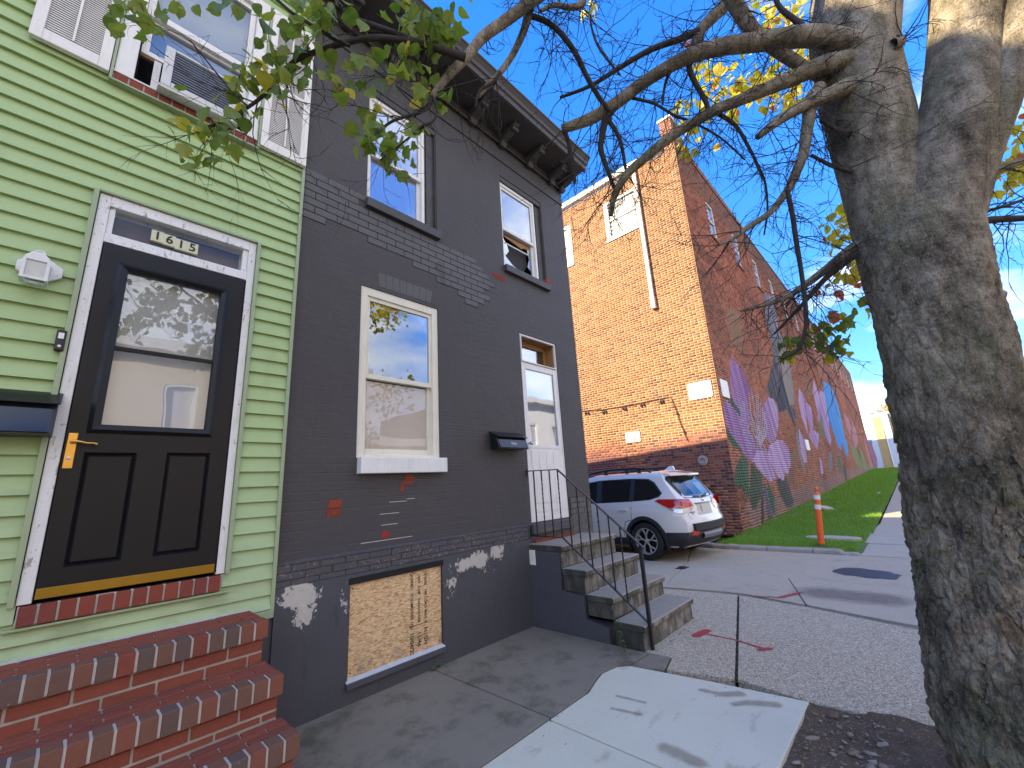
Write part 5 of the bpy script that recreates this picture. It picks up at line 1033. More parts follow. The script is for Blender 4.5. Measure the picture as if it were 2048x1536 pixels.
# mortar skins behind the bricks (paint runs over the joints too)
def skin(name, plane, u0, u1, v0, v1, holes, du, dv, colf):
    us = np.arange(u0, u1+1e-6, du); vs = np.arange(v0, v1+dv, dv); A, B = np.meshgrid(us, vs, indexing='ij'); n, m = A.shape
    co = np.stack([A, A*0, B], -1).reshape(-1, 3) if plane == 'y' else np.stack([A*0+WX, A, B], -1).reshape(-1, 3)
    i, j = np.meshgrid(np.arange(n-1), np.arange(m-1), indexing='ij'); i = i.ravel(); j = j.ravel(); cu = us[i]+du/2; cv = vs[j]+dv/2; ok = np.ones(len(i), bool)
    for h in holes: ok &= ~((cu > h[0]) & (cu < h[1]) & (cv > h[2]) & (cv < h[3]))
    i, j = i[ok], j[ok]; F = np.stack([i*m+j, (i+1)*m+j, (i+1)*m+j+1, i*m+j+1], 1)
    if plane == 'x': F = F[:, ::-1]
    me = bpy.data.meshes.new(name); me.from_pydata((co-np.array(ORG[wh])).tolist(), [], F.tolist()); ca = me.color_attributes.new('Col', 'FLOAT_COLOR', 'POINT'); c = colf(A.ravel(), B.ravel()); ca.data.foreach_set('color', np.concatenate([c, np.ones((len(c), 1))], 1).ravel()); me.materials.append(MT['wb_m']); return link(name, me, wh)
q = NT('wall_mortar'); MT['wb_m'] = q.done(q.bsdf(q.mix(q.math('MULTIPLY', q.noise(9, 5), .45), q.attr('Col').outputs['Color'], (.10, .075, .06)), .95, 0, .2, q.bump(q.noise(120, 3), .4, .004)))
q = NT('far_wall'); a = q.attr('Col'); x, y, z = q.sep(); bt = q.n.new('ShaderNodeTexBrick'); q.l.new(q.comb(x, z, 0.0), bt.inputs['Vector']); bt.inputs['Scale'].default_value = 1; bt.inputs['Brick Width'].default_value = BL; bt.inputs['Row Height'].default_value = BH; bt.inputs['Mortar Size'].default_value = .005
MT['wb_f'] = q.done(q.bsdf(q.mix(q.math('MULTIPLY', bt.outputs['Fac'], .35), q.mix(q.math('MULTIPLY', q.noise(3, 5), .4), a.outputs['Color'], (.05, .025, .02)), (.36, .28, .22)), .9, 0, .2, q.bump(bt.outputs['Fac'], -.3, .008)))
def mc_end(u, v):
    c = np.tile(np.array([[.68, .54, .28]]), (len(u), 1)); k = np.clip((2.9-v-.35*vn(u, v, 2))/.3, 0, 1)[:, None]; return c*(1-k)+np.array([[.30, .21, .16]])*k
def mc_mur(u, v):
    c = np.tile(np.array([[.50, .40, .31]]), (len(u), 1)); c = c*(.55+.75*np.clip(vn(u, v, .5)+.1-(v > 7)*.28, 0, 1))[:, None]; c2, cov = paint(u, v, c); return np.where(cov[:, None] > 0, c2*.55, c)
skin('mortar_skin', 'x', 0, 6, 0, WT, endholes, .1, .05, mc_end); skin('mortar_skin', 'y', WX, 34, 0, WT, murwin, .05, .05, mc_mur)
def mc_far(u, v): return col_mur(u, v, hashn(np.floor(u/BL*.7), np.floor(v/BH)))
f = skin('far_brickwork', 'y', 34, WL, 0, WT, murwin, .10, .06, mc_far); f.data.materials.clear(); f.data.materials.append(MT['wb_f'])
bd = MB(); bd.box(WX+.2, WL, .25, WD, 0, WT-.3); bd.box(WX+.002, WX+.2, 6.0, WD, 0, WT); bd.box(WL-.01, WL, .0, WD, 0, WT); bd.build('inner_body', MT['void'], wh)
# ragged old corner pier at the foot and the parapet stub on top
pp = MB(); pp.box(WX-.012, WX+.55, -.012, .36, WT-.06, 12.85); pp.box(WX+.55, WL, .0, .3, WT-.05, WT+.12); pp.box(WX+.55, 20, 0, .28, WT+.12, WT+.3)
q = NT('parapet_brick'); x, y, z = q.sep(); bt = q.n.new('ShaderNodeTexBrick'); q.l.new(q.comb(q.math('ADD', x, y), z, 0.0), bt.inputs['Vector']); bt.inputs['Scale'].default_value = 1; bt.inputs['Brick Width'].default_value = BL; bt.inputs['Row Height'].default_value = BH; bt.inputs['Mortar Size'].default_value = .007; bt.inputs['Color1'].default_value = (.27, .085, .045, 1); bt.inputs['Color2'].default_value = (.19, .06, .036, 1); bt.inputs['Mortar'].default_value = (.42, .32, .22, 1); MT['parb'] = q.done(q.bsdf(q.mix(q.math('MULTIPLY', q.noise(8, 4), .3), bt.outputs['Color'], (.05, .03, .02)), .9, 0, .2, q.bump(bt.outputs['Fac'], -.4, .01)))
pp.build('parapet', MT['parb'], wh); MB().box(WX-.05, WX+.58, -.05, .40, 12.85, 12.93).build('pier_cap', MT['gutter'], wh, bevel=.01)
MB().box(WX-.02, WX+.3, .36, WD, WT-.35, WT-.28).build('eave', MT['gutter'], wh)
gt = MB(); gt.prism([(WX-.02, WT-.30), (WX-.15, WT-.27), (WX-.17, WT-.10), (WX-.15, WT-.085), (WX-.02, WT-.06)], 1, .42, WD); gt.build('gutter', MT['gutter'], wh, bevel=.006)
dsn = MB(); dsn.box(WX-.13, WX-.03, 1.33, 1.45, 7.0, WT-.28); dsn.box(WX-.14, WX-.02, 1.32, 1.46, 6.62, 7.02)
for zc in (8.2, 10.4): dsn.box(WX-.14, WX-.0, 1.31, 1.47, zc, zc+.05)
dsn.build('downspout', MT['downspout'], wh, bevel=.012)
MT['blank'] = simple('boarded_pane', (.42, .42, .38), .7, .1, 2, 20, .05)
for h in endholes:
    f = MB(); a, b, c, d = h; f.box(WX-.012, WX+.14, a-.1, a+.05, c-.04, d+.04); f.box(WX-.012, WX+.14, b-.05, b+.1, c-.04, d+.04); f.box(WX-.012, WX+.14, a+.05, b-.05, c-.04, c+.05); f.box(WX-.012, WX+.14, a+.05, b-.05, d-.05, d+.04); f.box(WX+.01, WX+.12, a+.07, b-.07, (c+d)/2-.03, (c+d)/2+.03); w = f.build('window', MT['white'], wh, bevel=.006)
    for c0, c1 in ((c+.07, (c+d)/2-.03), ((c+d)/2+.03, d-.07)): MB().box(WX+.05, WX+.055, a+.07, b-.07, c0, c1).build('pane', MT['blank'], w)
    MB().box(WX-.04, WX+.1, a-.12, b+.12, c-.10, c-.042).build('sill', MT['white'], w)
for k, h in enumerate(murwin):
    a, b, c, d = h
    rv = MB(); wall_cells(rv, a-.001, b+.001, c-.001, d+.001, [h], .001, .22); rv.build('window_reveal', MT['parb'], wh)
    f = MB(); f.frame(a, b, c, d, .07, .012, .10); f.box(a+.07, b-.07, .02, .09, (c+d)/2-.03, (c+d)/2+.03); w = f.build('window', MT['white'], wh)
    for c0, c1 in ((c+.055, (c+d)/2-.03), ((c+d)/2+.03, d-.055)): MB().box(a+.07, b-.07, .05, .055, c0, c1).build('pane', MT['glass'], w); MB().box(a+.07, b-.07, .15, .155, c0, c1).build('blind', MT['blind'], w)
    MB().box(a-.03, b+.03, -.05, .16, c-.09, c-.003).build('sill', MT['parb'], w)
# bits fixed to the walls
def panel(name, label, cat, pts, x=None, y=None, mat='sign', grp=None):
    m = MB()
    if x is not None: m.prism([(p.y, p.z) for p in pts], 0, x-.03, x-.008); o = (x, pts[0].y, pts[0].z)
    else: m.prism([(p.x, p.z) for p in pts], 1, y-.03, y-.008); o = (pts[0].x, y, pts[0].z)
    ob = m.build(name, MT[mat], None, bevel=.004, org=o); return tag(ob, label, cat, grp)
def rrect(px, ax, val, r=.05):
    p = [at(a, b, ax, val) for a, b in px]; i = 1-ax; u0, u1 = min(v[i] for v in p), max(v[i] for v in p); z0, z1 = sum(sorted(v.z for v in p)[:2])/2, sum(sorted(v.z for v in p)[2:])/2; out = []
    for cu, cz, a0 in ((u1-r, z1-r, 0), (u0+r, z1-r, 90), (u0+r, z0+r, 180), (u1-r, z0+r, 270)):
        for k in range(4): t = R_(a0+30*k); v = Vector((0, 0, 0)); v[i] = cu+r*math.cos(t); v.z = cz+r*math.sin(t); out.append(v)
    return out
panel('sign', 'blank white sign with rounded corners on the sunlit end wall of the warehouse', 'sign', rrect([(1375, 768), (1421, 760), (1427, 793), (1380, 801)], 0, WX), x=WX)
panel('sign', 'blank pale sign with rounded corners beside the purple petals on the mural wall', 'sign', rrect([(1438, 759), (1452, 762), (1458, 796), (1444, 794)], 1, 0), y=0)
panel('sign', 'small white panel low on the mural wall between the purple flowers', 'sign', rrect([(1609, 879), (1615, 880), (1619, 900), (1613, 901)], 1, 0, .03), y=0)
e = thing('utility_box', 'bare metal utility cover on the sunlit end wall under the string lights', 'utility cover', (WX, 2.2, 2.9)); p = rrect([(1251, 866), (1280, 861), (1282, 884), (1253, 886)], 0, WX, .03)
MB().prism([(v.y, v.z) for v in p], 0, WX-.035, WX-.005).build('cover', MT['downspout'], e, bevel=.008); c0 = sum((v for v in p), Vector())/len(p); MB().lathe([(.10, WX-.036), (.08, WX-.055), (.02, WX-.06)], 14, (0, c0.y, c0.z), 0).build('boss', MT['downspout'], e)
e = thing('vent_pipe', 'round patched vent opening in the shaded end wall above the white car', 'vent', (WX, .7, 2)); c0 = at(1406, 921, 0, WX); MB().lathe([(.14, WX-.01), (.13, WX-.035), (.07, WX-.05), (.05, WX-.02), (.001, WX-.015)], 18, (0, c0.y, c0.z), 0, cap=False).build('flange', simple('cement_patch', (.34, .27, .23), .9, .3, 20, 60, .4), e)
sg = thing('string_lights', 'sagging string of small dark bulbs hung across the sunlit end wall', 'string lights', (WX, 2, 3.3)); wp = [at(a, b, 0, WX-.04) for a, b in ((1150, 824), (1166, 822), (1205, 819), (1250, 812), (1290, 804), (1336, 794), (1343, 797), (1350, 815), (1362, 850), (1375, 882))]
MB().tube(wp, .011, 5).build('wire', MT['black'], sg); bulb = MB().lathe([(.001, -.13), (.028, -.10), (.03, -.07), (.015, -.035), (.014, 0)], 8).mesh('bulb', MT['twig'])
for a, b in ((1170, 822), (1175, 822), (1206, 819), (1211, 818), (1243, 813), (1250, 812), (1281, 807), (1286, 805), (1321, 798), (1325, 797), (1352, 822), (1366, 858)): inst('bulb', bulb, sg, at(a, b, 0, WX-.045), (random.uniform(-.4, .4), 0, 0), (1, 1, random.uniform(.9, 1.4)))
# ================================================================== PARKED SUV  (local axes: +Y forward from the rear axle, -X is the near side)
car = thing('parked_suv', 'white SUV parked in the alley against the warehouse seen from its rear corner', 'car', (8.92, .54, -.008), None, (0, 0, R_(-5.7)))
def lerp(a, b, t): return a+(b-a)*t
def pw_(x, pts):
    for (a, b), (c, d) in zip(pts, pts[1:]):
        if x <= c: return lerp(b, d, max(0, min(1, (x-a)/(c-a))))
    return pts[-1][1]
def W_side(y, z):                                               # half width of the body at a height
    w = pw_(z, [(.25, .80), (.40, .865), (.62, .895), (.85, .895), (1.02, .875), (1.08, .855), (1.60, .66), (1.70, .58)])
    if y < -.35: t = min(1, (-.35-y)/.62); w -= (.23*t**2.3)*pw_(z, [(.4, 1.0), (1.0, 1.0), (1.6, .75)])
    if y > 3.0: t = min(1, (y-3.0)/.72); w -= .28*t**2
    w += .012*math.exp(-((y)/.42)**2)*(1 if z < .95 else 0)
    return w
def Y_rear(z): return pw_(z, [(.25, -.78), (.40, -.90), (.55, -.94), (.72, -.93), (.80, -.875), (1.05, -.845), (1.16, -.79), (1.50, -.53), (1.60, -.50), (1.66, -.40)])+.11
def Y_front(z): return pw_(z, [(.25, 3.45), (.45, 3.66), (.75, 3.66), (.92, 3.50), (1.0, 3.05), (1.08, 2.62), (1.35, 2.1), (1.58, 1.66), (1.64, 1.35)])
zs = [.26, .33, .42, .52, .62, .72, .80, .90, .98, 1.04, 1.08, 1.16, 1.28, 1.40, 1.50, 1.57, 1.615, 1.645]; m = MB(); NY = 44; ny = NY+1; half = len(zs)
def body_pt(i, j, s):
    z = zs[j]; t = i/NY; t = .5-.5*math.cos(math.pi*t) if True else t; y = lerp(Y_rear(z), Y_front(z), t); return (s*W_side(y, z), y, z)
for s in (-1, 1):
    o = len(m.v); m.v += [body_pt(i, j, s) for i in range(ny) for j in range(half)]; m.f += [(o+i*half+j, o+(i+1)*half+j, o+(i+1)*half+j+1, o+i*half+j+1) for i in range(NY) for j in range(half-1)]
R0 = ny*half
for i in (0, NY):                                               # tail and nose
    nx = 9
    for j in range(half-1):
        pass
def cap(i):
    nx = 10; o = len(m.v)
    for j in range(half):
        a = Vector(body_pt(i, j, -1)); b = Vector(body_pt(i, j, 1))
        for k in range(nx+1):
            u = k/nx*2-1; p = a.lerp(b, k/nx); bow = (.085 if i == 0 else -.20)*(1-u*u); p.y -= bow; m.v.append(p)
    m.f += [(o+j*(nx+1)+k, o+j*(nx+1)+k+1, o+(j+1)*(nx+1)+k+1, o+(j+1)*(nx+1)+k) for j in range(half-1) for k in range(nx)]
cap(0); cap(NY)
nx = 10; o = len(m.v)                                            # roof
for i in range(ny):
    a = Vector(body_pt(i, half-1, -1)); b = Vector(body_pt(i, half-1, 1))
    for k in range(nx+1):
        u = k/nx*2-1; p = a.lerp(b, k/nx); p.z += .045*(1-abs(u)**2.6)*min(1, (i+2)/8)
        t = (i == 0)*.085*(1-u*u); p.y -= t; m.v.append(p)
m.f += [(o+i*(nx+1)+k, o+(i+1)*(nx+1)+k, o+(i+1)*(nx+1)+k+1, o+i*(nx+1)+k+1) for i in range(NY) for k in range(nx)]
m.f.append(tuple(o for o in range(0))) if False else None
m.mi = [0]*len(m.f)
body = m.build('body', [MT['car'], MT['car_blk']], car, smooth=True)
bm = bmesh.new(); bm.from_mesh(body.data); bmesh.ops.remove_doubles(bm, verts=bm.verts, dist=.0015); bmesh.ops.recalc_face_normals(bm, faces=bm.faces); bm.to_mesh(body.data); bm.free()
# wheel openings: take the side faces out around each axle, then line them with arches
bm = bmesh.new(); bm.from_mesh(body.data); bmesh.ops.subdivide_edges(bm, edges=[e for e in bm.edges if min(abs(v.co.y-a) for v in e.verts for a in (0, 2.67)) < .75 and max(v.co.z for v in e.verts) < 1.0 and abs(e.verts[0].co.x) > .5], cuts=2, use_grid_fill=True)
kill = [f for f in bm.faces if any(math.hypot(f.calc_center_median().y-a, f.calc_center_median().z-.36) < .405 for a in (0, 2.67)) and abs(f.calc_center_median().x) > .55]
bmesh.ops.delete(bm, geom=kill, context='FACES'); bm.to_mesh(body.data); bm.free()
for p in body.data.polygons: p.use_smooth = True
def arc(r, a0, a1, n, yc): return [(yc+r*math.cos(R_(a0+(a1-a0)*k/n)), .36+r*math.sin(R_(a0+(a1-a0)*k/n))) for k in range(n+1)]
for yc in (0, 2.67):
    for s in (-1, 1):
        inn, out = arc(.392, -18, 198, 30, yc), arc(.462, -22, 202, 30, yc); mm = MB(); vs = []
        for (a, b), (c, d) in zip(inn, out):
            w = max(W_side(a, b), .80)+.018; w2 = W_side(c, max(.3, d))+.010; vs += [(s*(w-.09), a, b), (s*w, a, b), (s*w2, c, d), (s*(w2-.02), c, d)]
        mm.add(vs, [(i*4+k, (i+1)*4+k, (i+1)*4+k+1, i*4+k+1) for i in range(30) for k in range(3)]); mm.build('wheel_arch', MT['car_blk'], car, smooth=False)
        ww = MB(); inn = arc(.41, -30, 210, 24, yc); vs = []
        for a, b in inn: vs += [(s*.86, a, b), (s*.52, a, b)]
        ww.add(vs+[(s*.52, yc, .36)], [(i*2, (i+1)*2, (i+1)*2+1, i*2+1) for i in range(24)]+[(i*2+1, (i+1)*2+1, 50) for i in range(24)]); ww.build('wheel_well', MT['void'], car)
und = MB(); und.box(-.78, .78, -.70, 3.4, .24, .34); und.build('underbody', MT['car_blk'], car)
def wheel(s, yc):
    t = MB(); x0 = s*.90
    t.lathe([(.245, -.11), (.325, -.112), (.347, -.095), (.354, -.05), (.354, .05), (.347, .095), (.325, .112), (.245, .11)], 40, (s*.79, yc, .354), 0, cap=False); ty = t.build('wheel', MT['tyre'], car, smooth=True)
    r = MB(); xo = s*.895; r.lathe([(.246, xo-s*.10), (.246, xo-s*.0), (.232, xo+s*.004), (.225, xo-s*.02), (.22, xo-s*.10)], 40, (0, yc, .354), 0, cap=False)
    for k in range(5):                                             # five Y-shaped double spokes
        a0 = math.pi/2+k*2*math.pi/5
        for d in (-1, 1):
            pa = [(.045, d*.20), (.11, d*.13), (.225, d*.33), (.228, d*.20), (.13, d*.04), (.045, -d*.02)]
            pts = [(yc+rr*math.cos(a0+da), .354+rr*math.sin(a0+da)) for rr, da in pa]; n = len(pts); vs = [(xo-s*.035, *p) for p in pts]+[(xo-s*(.0 if 0 else .006), *p) for p in pts]
            r.add(vs, [tuple(range(n)), tuple(range(2*n-1, n-1, -1))]+[(i, i+n, (i+1) % n+n, (i+1) % n) for i in range(n)])
    r.lathe([(.001, xo-s*.002), (.035, xo-s*.004), (.045, xo-s*.02), (.045, xo-s*.05)], 18, (0, yc, .354), 0, cap=False)
    r.build('rim', MT['alloy'], ty)
    b = MB(); b.lathe([(.001, xo-s*.07), (.215, xo-s*.07)], 30, (0, yc, .354), 0, cap=False); b.build('brake_disc', MT['void'], ty)
for s in (-1, 1):
    for yc in (0, 2.67): wheel(s, yc)
# side glass and pillars, laid a hair off the body skin
def side_patch(name, poly, mat, s, off=.004, parent=None, thick=.0):
    bmx = bmesh.new(); vs = [bmx.verts.new((s*(W_side(y, z)+off), y, z)) for y, z in poly]; bmx.faces.new(vs); bmesh.ops.triangulate(bmx, faces=bmx.faces)
    bmesh.ops.subdivide_edges(bmx, edges=bmx.edges, cuts=2, use_grid_fill=True)
    for v in bmx.verts: v.co.x = s*(W_side(v.co.y, v.co.z)+off)
    bmesh.ops.recalc_face_normals(bmx, faces=bmx.faces); me = bpy.data.meshes.new(name); bmx.to_mesh(me); bmx.free(); me.materials.append(mat); return link(name, me, parent or car)
for s in (-1, 1):
    side_patch('side_glass_band', [(-.42, 1.245), (-.36, 1.18), (-.16, 1.125), (.22, 1.10), (1.0, 1.075), (2.1, 1.055), (2.36, 1.075), (1.52, 1.515), (1.1, 1.555), (.30, 1.555), (-.10, 1.53), (-.24, 1.46)], MT['car_blk'], s, .003)
    side_patch('quarter_window', [(-.375, 1.245), (-.33, 1.195), (-.15, 1.145), (.205, 1.118), (.215, 1.535), (-.08, 1.512), (-.20, 1.445)], MT['car_glass'], s, .007)
    side_patch('door_window', [(.325, 1.112), (1.02, 1.09), (1.06, 1.535), (.315, 1.538)], MT['car_glass'], s, .007); side_patch('door_window', [(1.17, 1.088), (2.02, 1.07), (2.2, 1.09), (1.53, 1.485), (1.20, 1.53)], MT['car_glass'], s, .007)
    side_patch('rocker_cladding', [(.45, .26), (2.2, .26), (2.2, .40), (.45, .40)], MT['car_blk'], s, .006)
    for y, z0, z1 in ((.265, .74, 1.10), (1.115, .40, 1.08)): side_patch('door_gap', [(y-.004, z0), (y+.004, z0), (y+.004, z1), (y-.004, z1)], MT['void'], s, .002)
    side_patch('door_gap', [(.27, .74), (.42, .70), (.50, .42), (.508, .42), (.43, .71), (.27, .75)], MT['void'], s, .002)
    for yh in (.46, 1.36):
        h = MB(); h.prism([(yh-.10, .925), (yh+.10, .92), (yh+.095, .955), (yh-.095, .96)], 0, s*(W_side(yh, .94)+.002), s*(W_side(yh, .94)+.030)); h.build('door_handle', MT['car'], car, bevel=.008)
    rl_ = MB(); rl_.tube([(s*.60, y, z) for y, z in ((-.12, 1.66), (.02, 1.73), (.25, 1.76), (.9, 1.765), (1.4, 1.725), (1.62, 1.655))], [.016, .028, .028, .028, .028, .016], 8)
    for y in (.15, .45, 1.0): rl_.box(s*.60-.016, s*.60+.016, y-.04, y+.04, 1.66, 1.735)
    rl_.build('roof_rail', MT['black'], car, smooth=True)
fin = MB(); fin.prism([(-.33, 1.675), (-.08, 1.675), (-.10, 1.70), (-.22, 1.765), (-.30, 1.77)], 0, -.025, .025); fin.build('antenna_fin', MT['car'], car, bevel=.012)
# tail: window, garnish, lights, plate, bumper
def tail_pt(u, z, off):                                          # u = -1..1 across the tail
    y0 = Y_rear(z); w = W_side(y0, z); return Vector((u*w, y0-.085*(1-u*u)-off, z))
def tail_patch(name, poly, mat, off=.004, parent=None, cuts=2):
    bmx = bmesh.new(); lay = []
    vs = [bmx.verts.new((u, 0, z)) for u, z in poly]; bmx.faces.new(vs); bmesh.ops.triangulate(bmx, faces=bmx.faces); bmesh.ops.subdivide_edges(bmx, edges=bmx.edges, cuts=cuts, use_grid_fill=True)
    for v in bmx.verts: v.co = tail_pt(v.co.x, v.co.z, off)
    bmesh.ops.recalc_face_normals(bmx, faces=bmx.faces); me = bpy.data.meshes.new(name); bmx.to_mesh(me); bmx.free(); me.materials.append(mat); return link(name, me, parent or car)
tail_patch('rear_window_surround', [(-.93, 1.50), (-.80, 1.20), (-.72, 1.135), (0, 1.105), (.72, 1.135), (.80, 1.20), (.93, 1.50), (.86, 1.59), (-.86, 1.59)], MT['car_blk'], .004)
tail_patch('rear_window', [(-.77, 1.46), (-.66, 1.18), (0, 1.145), (.66, 1.18), (.77, 1.46), (.70, 1.53), (-.70, 1.53)], MT['car_glass'], .009)
sp = MB(); n = 12; vs = []
for k in range(n+1):
    u = -1+2*k/n; p = tail_pt(u*.93, 1.60, 0); q1 = p+Vector((0, .12, .055)); q2 = p+Vector((0, -.16+.03*abs(u), .0)); q3 = q2+Vector((0, 0.0, -.035)); q4 = p+Vector((0, .02, -.045)); vs += [q1, q2, q3, q4]
sp.add(vs, [(k*4+j, (k+1)*4+j, (k+1)*4+(j+1) % 4, k*4+(j+1) % 4) for k in range(n) for j in range(4)]+[(0, 1, 2, 3), (n*4+3, n*4+2, n*4+1, n*4)]); sp.build('spoiler', MT['car'], car)
bl_ = MB(); yb_ = tail_pt(0, 1.6, 0).y-.165; bl_.box(-.12, .12, yb_, yb_+.02, 1.555, 1.562); bl_.build('brake_light', MT['lamp_red'], car)
wp_ = MB(); p0, p1 = tail_pt(0.1, 1.15, .02), tail_pt(.55, 1.205, .03); wp_.tube([p0, p0.lerp(p1, .5), p1], [.012, .008, .006], 6); wp_.build('wiper', MT['black'], car)
for s in (-1, 1):
    side_patch('tail_light', [(-.79, .955), (-.55, .975), (-.27, 1.105), (-.35, 1.135), (-.70, 1.13), (-.79, 1.125)], MT['lamp_red'], s, .010)
    side_patch('clear_lens', [(-.79, .875), (-.68, .885), (-.53, .965), (-.79, .95)], MT['lamp_clear'], s, .010)
    tail_patch('tail_light', [(s*1.0, .955), (s*.50, .975), (s*.52, 1.005), (s*.72, 1.03), (s*.68, 1.075), (s*.58, 1.115), (s*1.0, 1.125)], MT['lamp_red'], .010); tail_patch('clear_lens', [(s*1.0, .875), (s*.62, .89), (s*.52, .968), (s*1.0, .95)], MT['lamp_clear'], .010)
    tail_patch('reflector', [(s*.66, .47), (s*.90, .47), (s*.90, .55), (s*.66, .55)], MT['reflector'], .030)
    tail_patch('tailgate_gap', [(s*.74, .74), (s*.748, .74), (s*.76, .86), (s*.752, .86)], MT['void'], .004)
def bumper(name, rows, off, mat):
    mm = MB(); n = 20; vs = []
    path = []
    for k in range(n+1):
        u = -1+2*k/n; vsr = []
        for z, o_ in rows: vsr.append(tail_pt(u, z, o_))
        path.append(vsr)
    m_ = len(rows); pts = [p for r in path for p in r]
    sidel = []
    fs = [(k*m_+j, (k+1)*m_+j, (k+1)*m_+j+1, k*m_+j+1) for k in range(n) for j in range(m_-1)]; mm.add(pts, fs)
    for s in (-1, 1):
        ys = np.linspace(0, 1, 8); o = len(mm.v); pp_ = []
        for t in ys:
            for z, o_ in rows: y = lerp(Y_rear(z), -.44, t); pp_.append((s*(W_side(y, z)+o_*max(.25, 1-t*1.0)), y-(o_*(1-t)), z))
        mm.add(pp_, [(k*m_+j, (k+1)*m_+j, (k+1)*m_+j+1, k*m_+j+1) for k in range(7) for j in range(m_-1)])
    return mm.build(name, mat, car, smooth=True)
bumper('bumper', [(.25, -.02), (.30, .02), (.40, .026), (.52, .026), (.53, .005)], 0, MT['car_blk'])
st_ = MB(); n = 14; vs = []
for k in range(n+1):
    u = -.80+1.6*k/n; a = tail_pt(u, .675, .055); b = tail_pt(u, .672, -.03); c = tail_pt(u, .54, .05); d = tail_pt(u, .53, .0); vs += [b, a, c, d]
st_.add(vs, [(k*4+j, (k+1)*4+j, (k+1)*4+(j+1) % 4, k*4+(j+1) % 4) for k in range(n) for j in range(4)]+[(0, 1, 2, 3), (n*4+3, n*4+2, n*4+1, n*4)]); st_.build('bumper_step', MT['car_blk'], car, bevel=.006)
sk = MB(); vs = []
for k in range(n+1):
    u = -.5+1.0*k/n; vs += [tail_pt(u, .50, .045), tail_pt(u, .46, .075), tail_pt(u, .40, .07), tail_pt(u, .38, .04)]
sk.add(vs, [(k*4+j, (k+1)*4+j, (k+1)*4+j+1, k*4+j+1) for k in range(n) for j in range(3)]); sk.build('skid_plate', simple('grey_plastic', (.17, .18, .20), .5, .1, 20, 90, .1), car)
tail_patch('plate_recess', [(-.36, .80), (.36, .80), (.34, 1.005), (-.34, 1.005)], simple('car_recess', (.60, .595, .57), .4, .05, 10, 60, 0), .004)
pl_ = MB(); yp = tail_pt(0, .91, .010).y; pl_.box(-.155, .155, yp-.006, yp+.002, .83, .985); plo = pl_.build('licence_plate', MT['plate'], car, bevel=.004)
ch = MB(); vs = []
for k in range(n+1):
    u = -.42+.84*k/n; vs += [tail_pt(u, 1.035, .004), tail_pt(u, 1.03, .026), tail_pt(u, 1.012, .022), tail_pt(u, 1.008, .004)]
ch.add(vs, [(k*4+j, (k+1)*4+j, (k+1)*4+j+1, k*4+j+1) for k in range(n) for j in range(3)]); ch.build('tailgate_handle', MT['chrome'], car)
em = MB(); em.lathe([(.001, -.012), (.045, -.010), (.05, 0)], 24, ax=1, cap=False); e_ = em.build('emblem', MT['chrome'], car, org=(0, 0, 0)); e_.location = tail_pt(0, 1.075, .008); e_.scale = (1, 1, .55)
for txt, z in (('SYMMETRICAL', .868), ('AWD', .838)):
    o = link('badge', text_mesh(txt, .026, MT['ink_b'], .0006, 'badge', .0006), car); p = tail_pt(-.60, z, .008); o.location = p; o.rotation_euler = (R_(84), 0, R_(-7))
side_patch('fuel_flap', [(-.10, .90), (-.26, .90), (-.26, 1.02), (-.10, 1.02)], MT['car'], 1, .004)

# ================================================================== ORANGE DELINEATOR POST, BOX, LITTER
dl = thing('delineator_post', 'leaning orange traffic post with two white bands standing at the alley kerb', 'traffic post', (10.52, -1.80, .03), None, (R_(5.6), R_(5.4), 0))
MB().lathe([(.20, -.03), (.205, .0), (.19, .02), (.08, .045), (.05, .05)], 8).build('base', MT['rubber'], dl, bevel=.004)
pb = MB(); pb.lathe([(.052, .03), (.058, .035), (.058, .09), (.054, .095), (.054, .62), (.050, .63), (.050, .64)], 20); pb.build('lower_tube', MT['orange'], dl, smooth=False)
pb = MB(); pb.lathe([(.054, .64), (.054, .70), (.0545, .985), (.055, 1.0), (.040, 1.025), (.020, 1.035), (.019, 1.07), (.030, 1.085), (.034, 1.11), (.030, 1.135), (.016, 1.15), (.001, 1.152)], 20); pb.build('upper_tube', MT['orange'], dl)
for a, b in ((.71, .80), (.90, .985)): MB().lathe([(.0552, a), (.0562, a+.003), (.0562, b-.003), (.0552, b)], 20).build('reflective_band', MT['refl_white'], dl, smooth=False)
BP = at(1653, 1024, 2, .10); BP = (BP.x, BP.y, gz(BP.x)+.04)
bx = thing('cardboard_box', 'flattened tan cardboard box lying on the grass behind the orange post', 'box', BP, None, (R_(10), R_(-14), R_(35)))
MB().box(-.24, .24, -.20, .20, 0, .07).build('carton', MT['cardboard'], bx, bevel=.01); MB().box(-.06, .06, -.202, .202, .068, .074).build('tape', MT['downspout'], bx)
lt = MB(); lt.prism([(0, 0), (.2, .03), (.22, .12), (.05, .1)], 2, 0, .05); o = lt.build('paper_scrap', MT['sign'], None, org=(0, 0, 0)); o.location = (24.3, -2.1, gz(24.3)+.04); tag(o, 'crumpled white paper scrap lying on the grass near the path', 'litter')

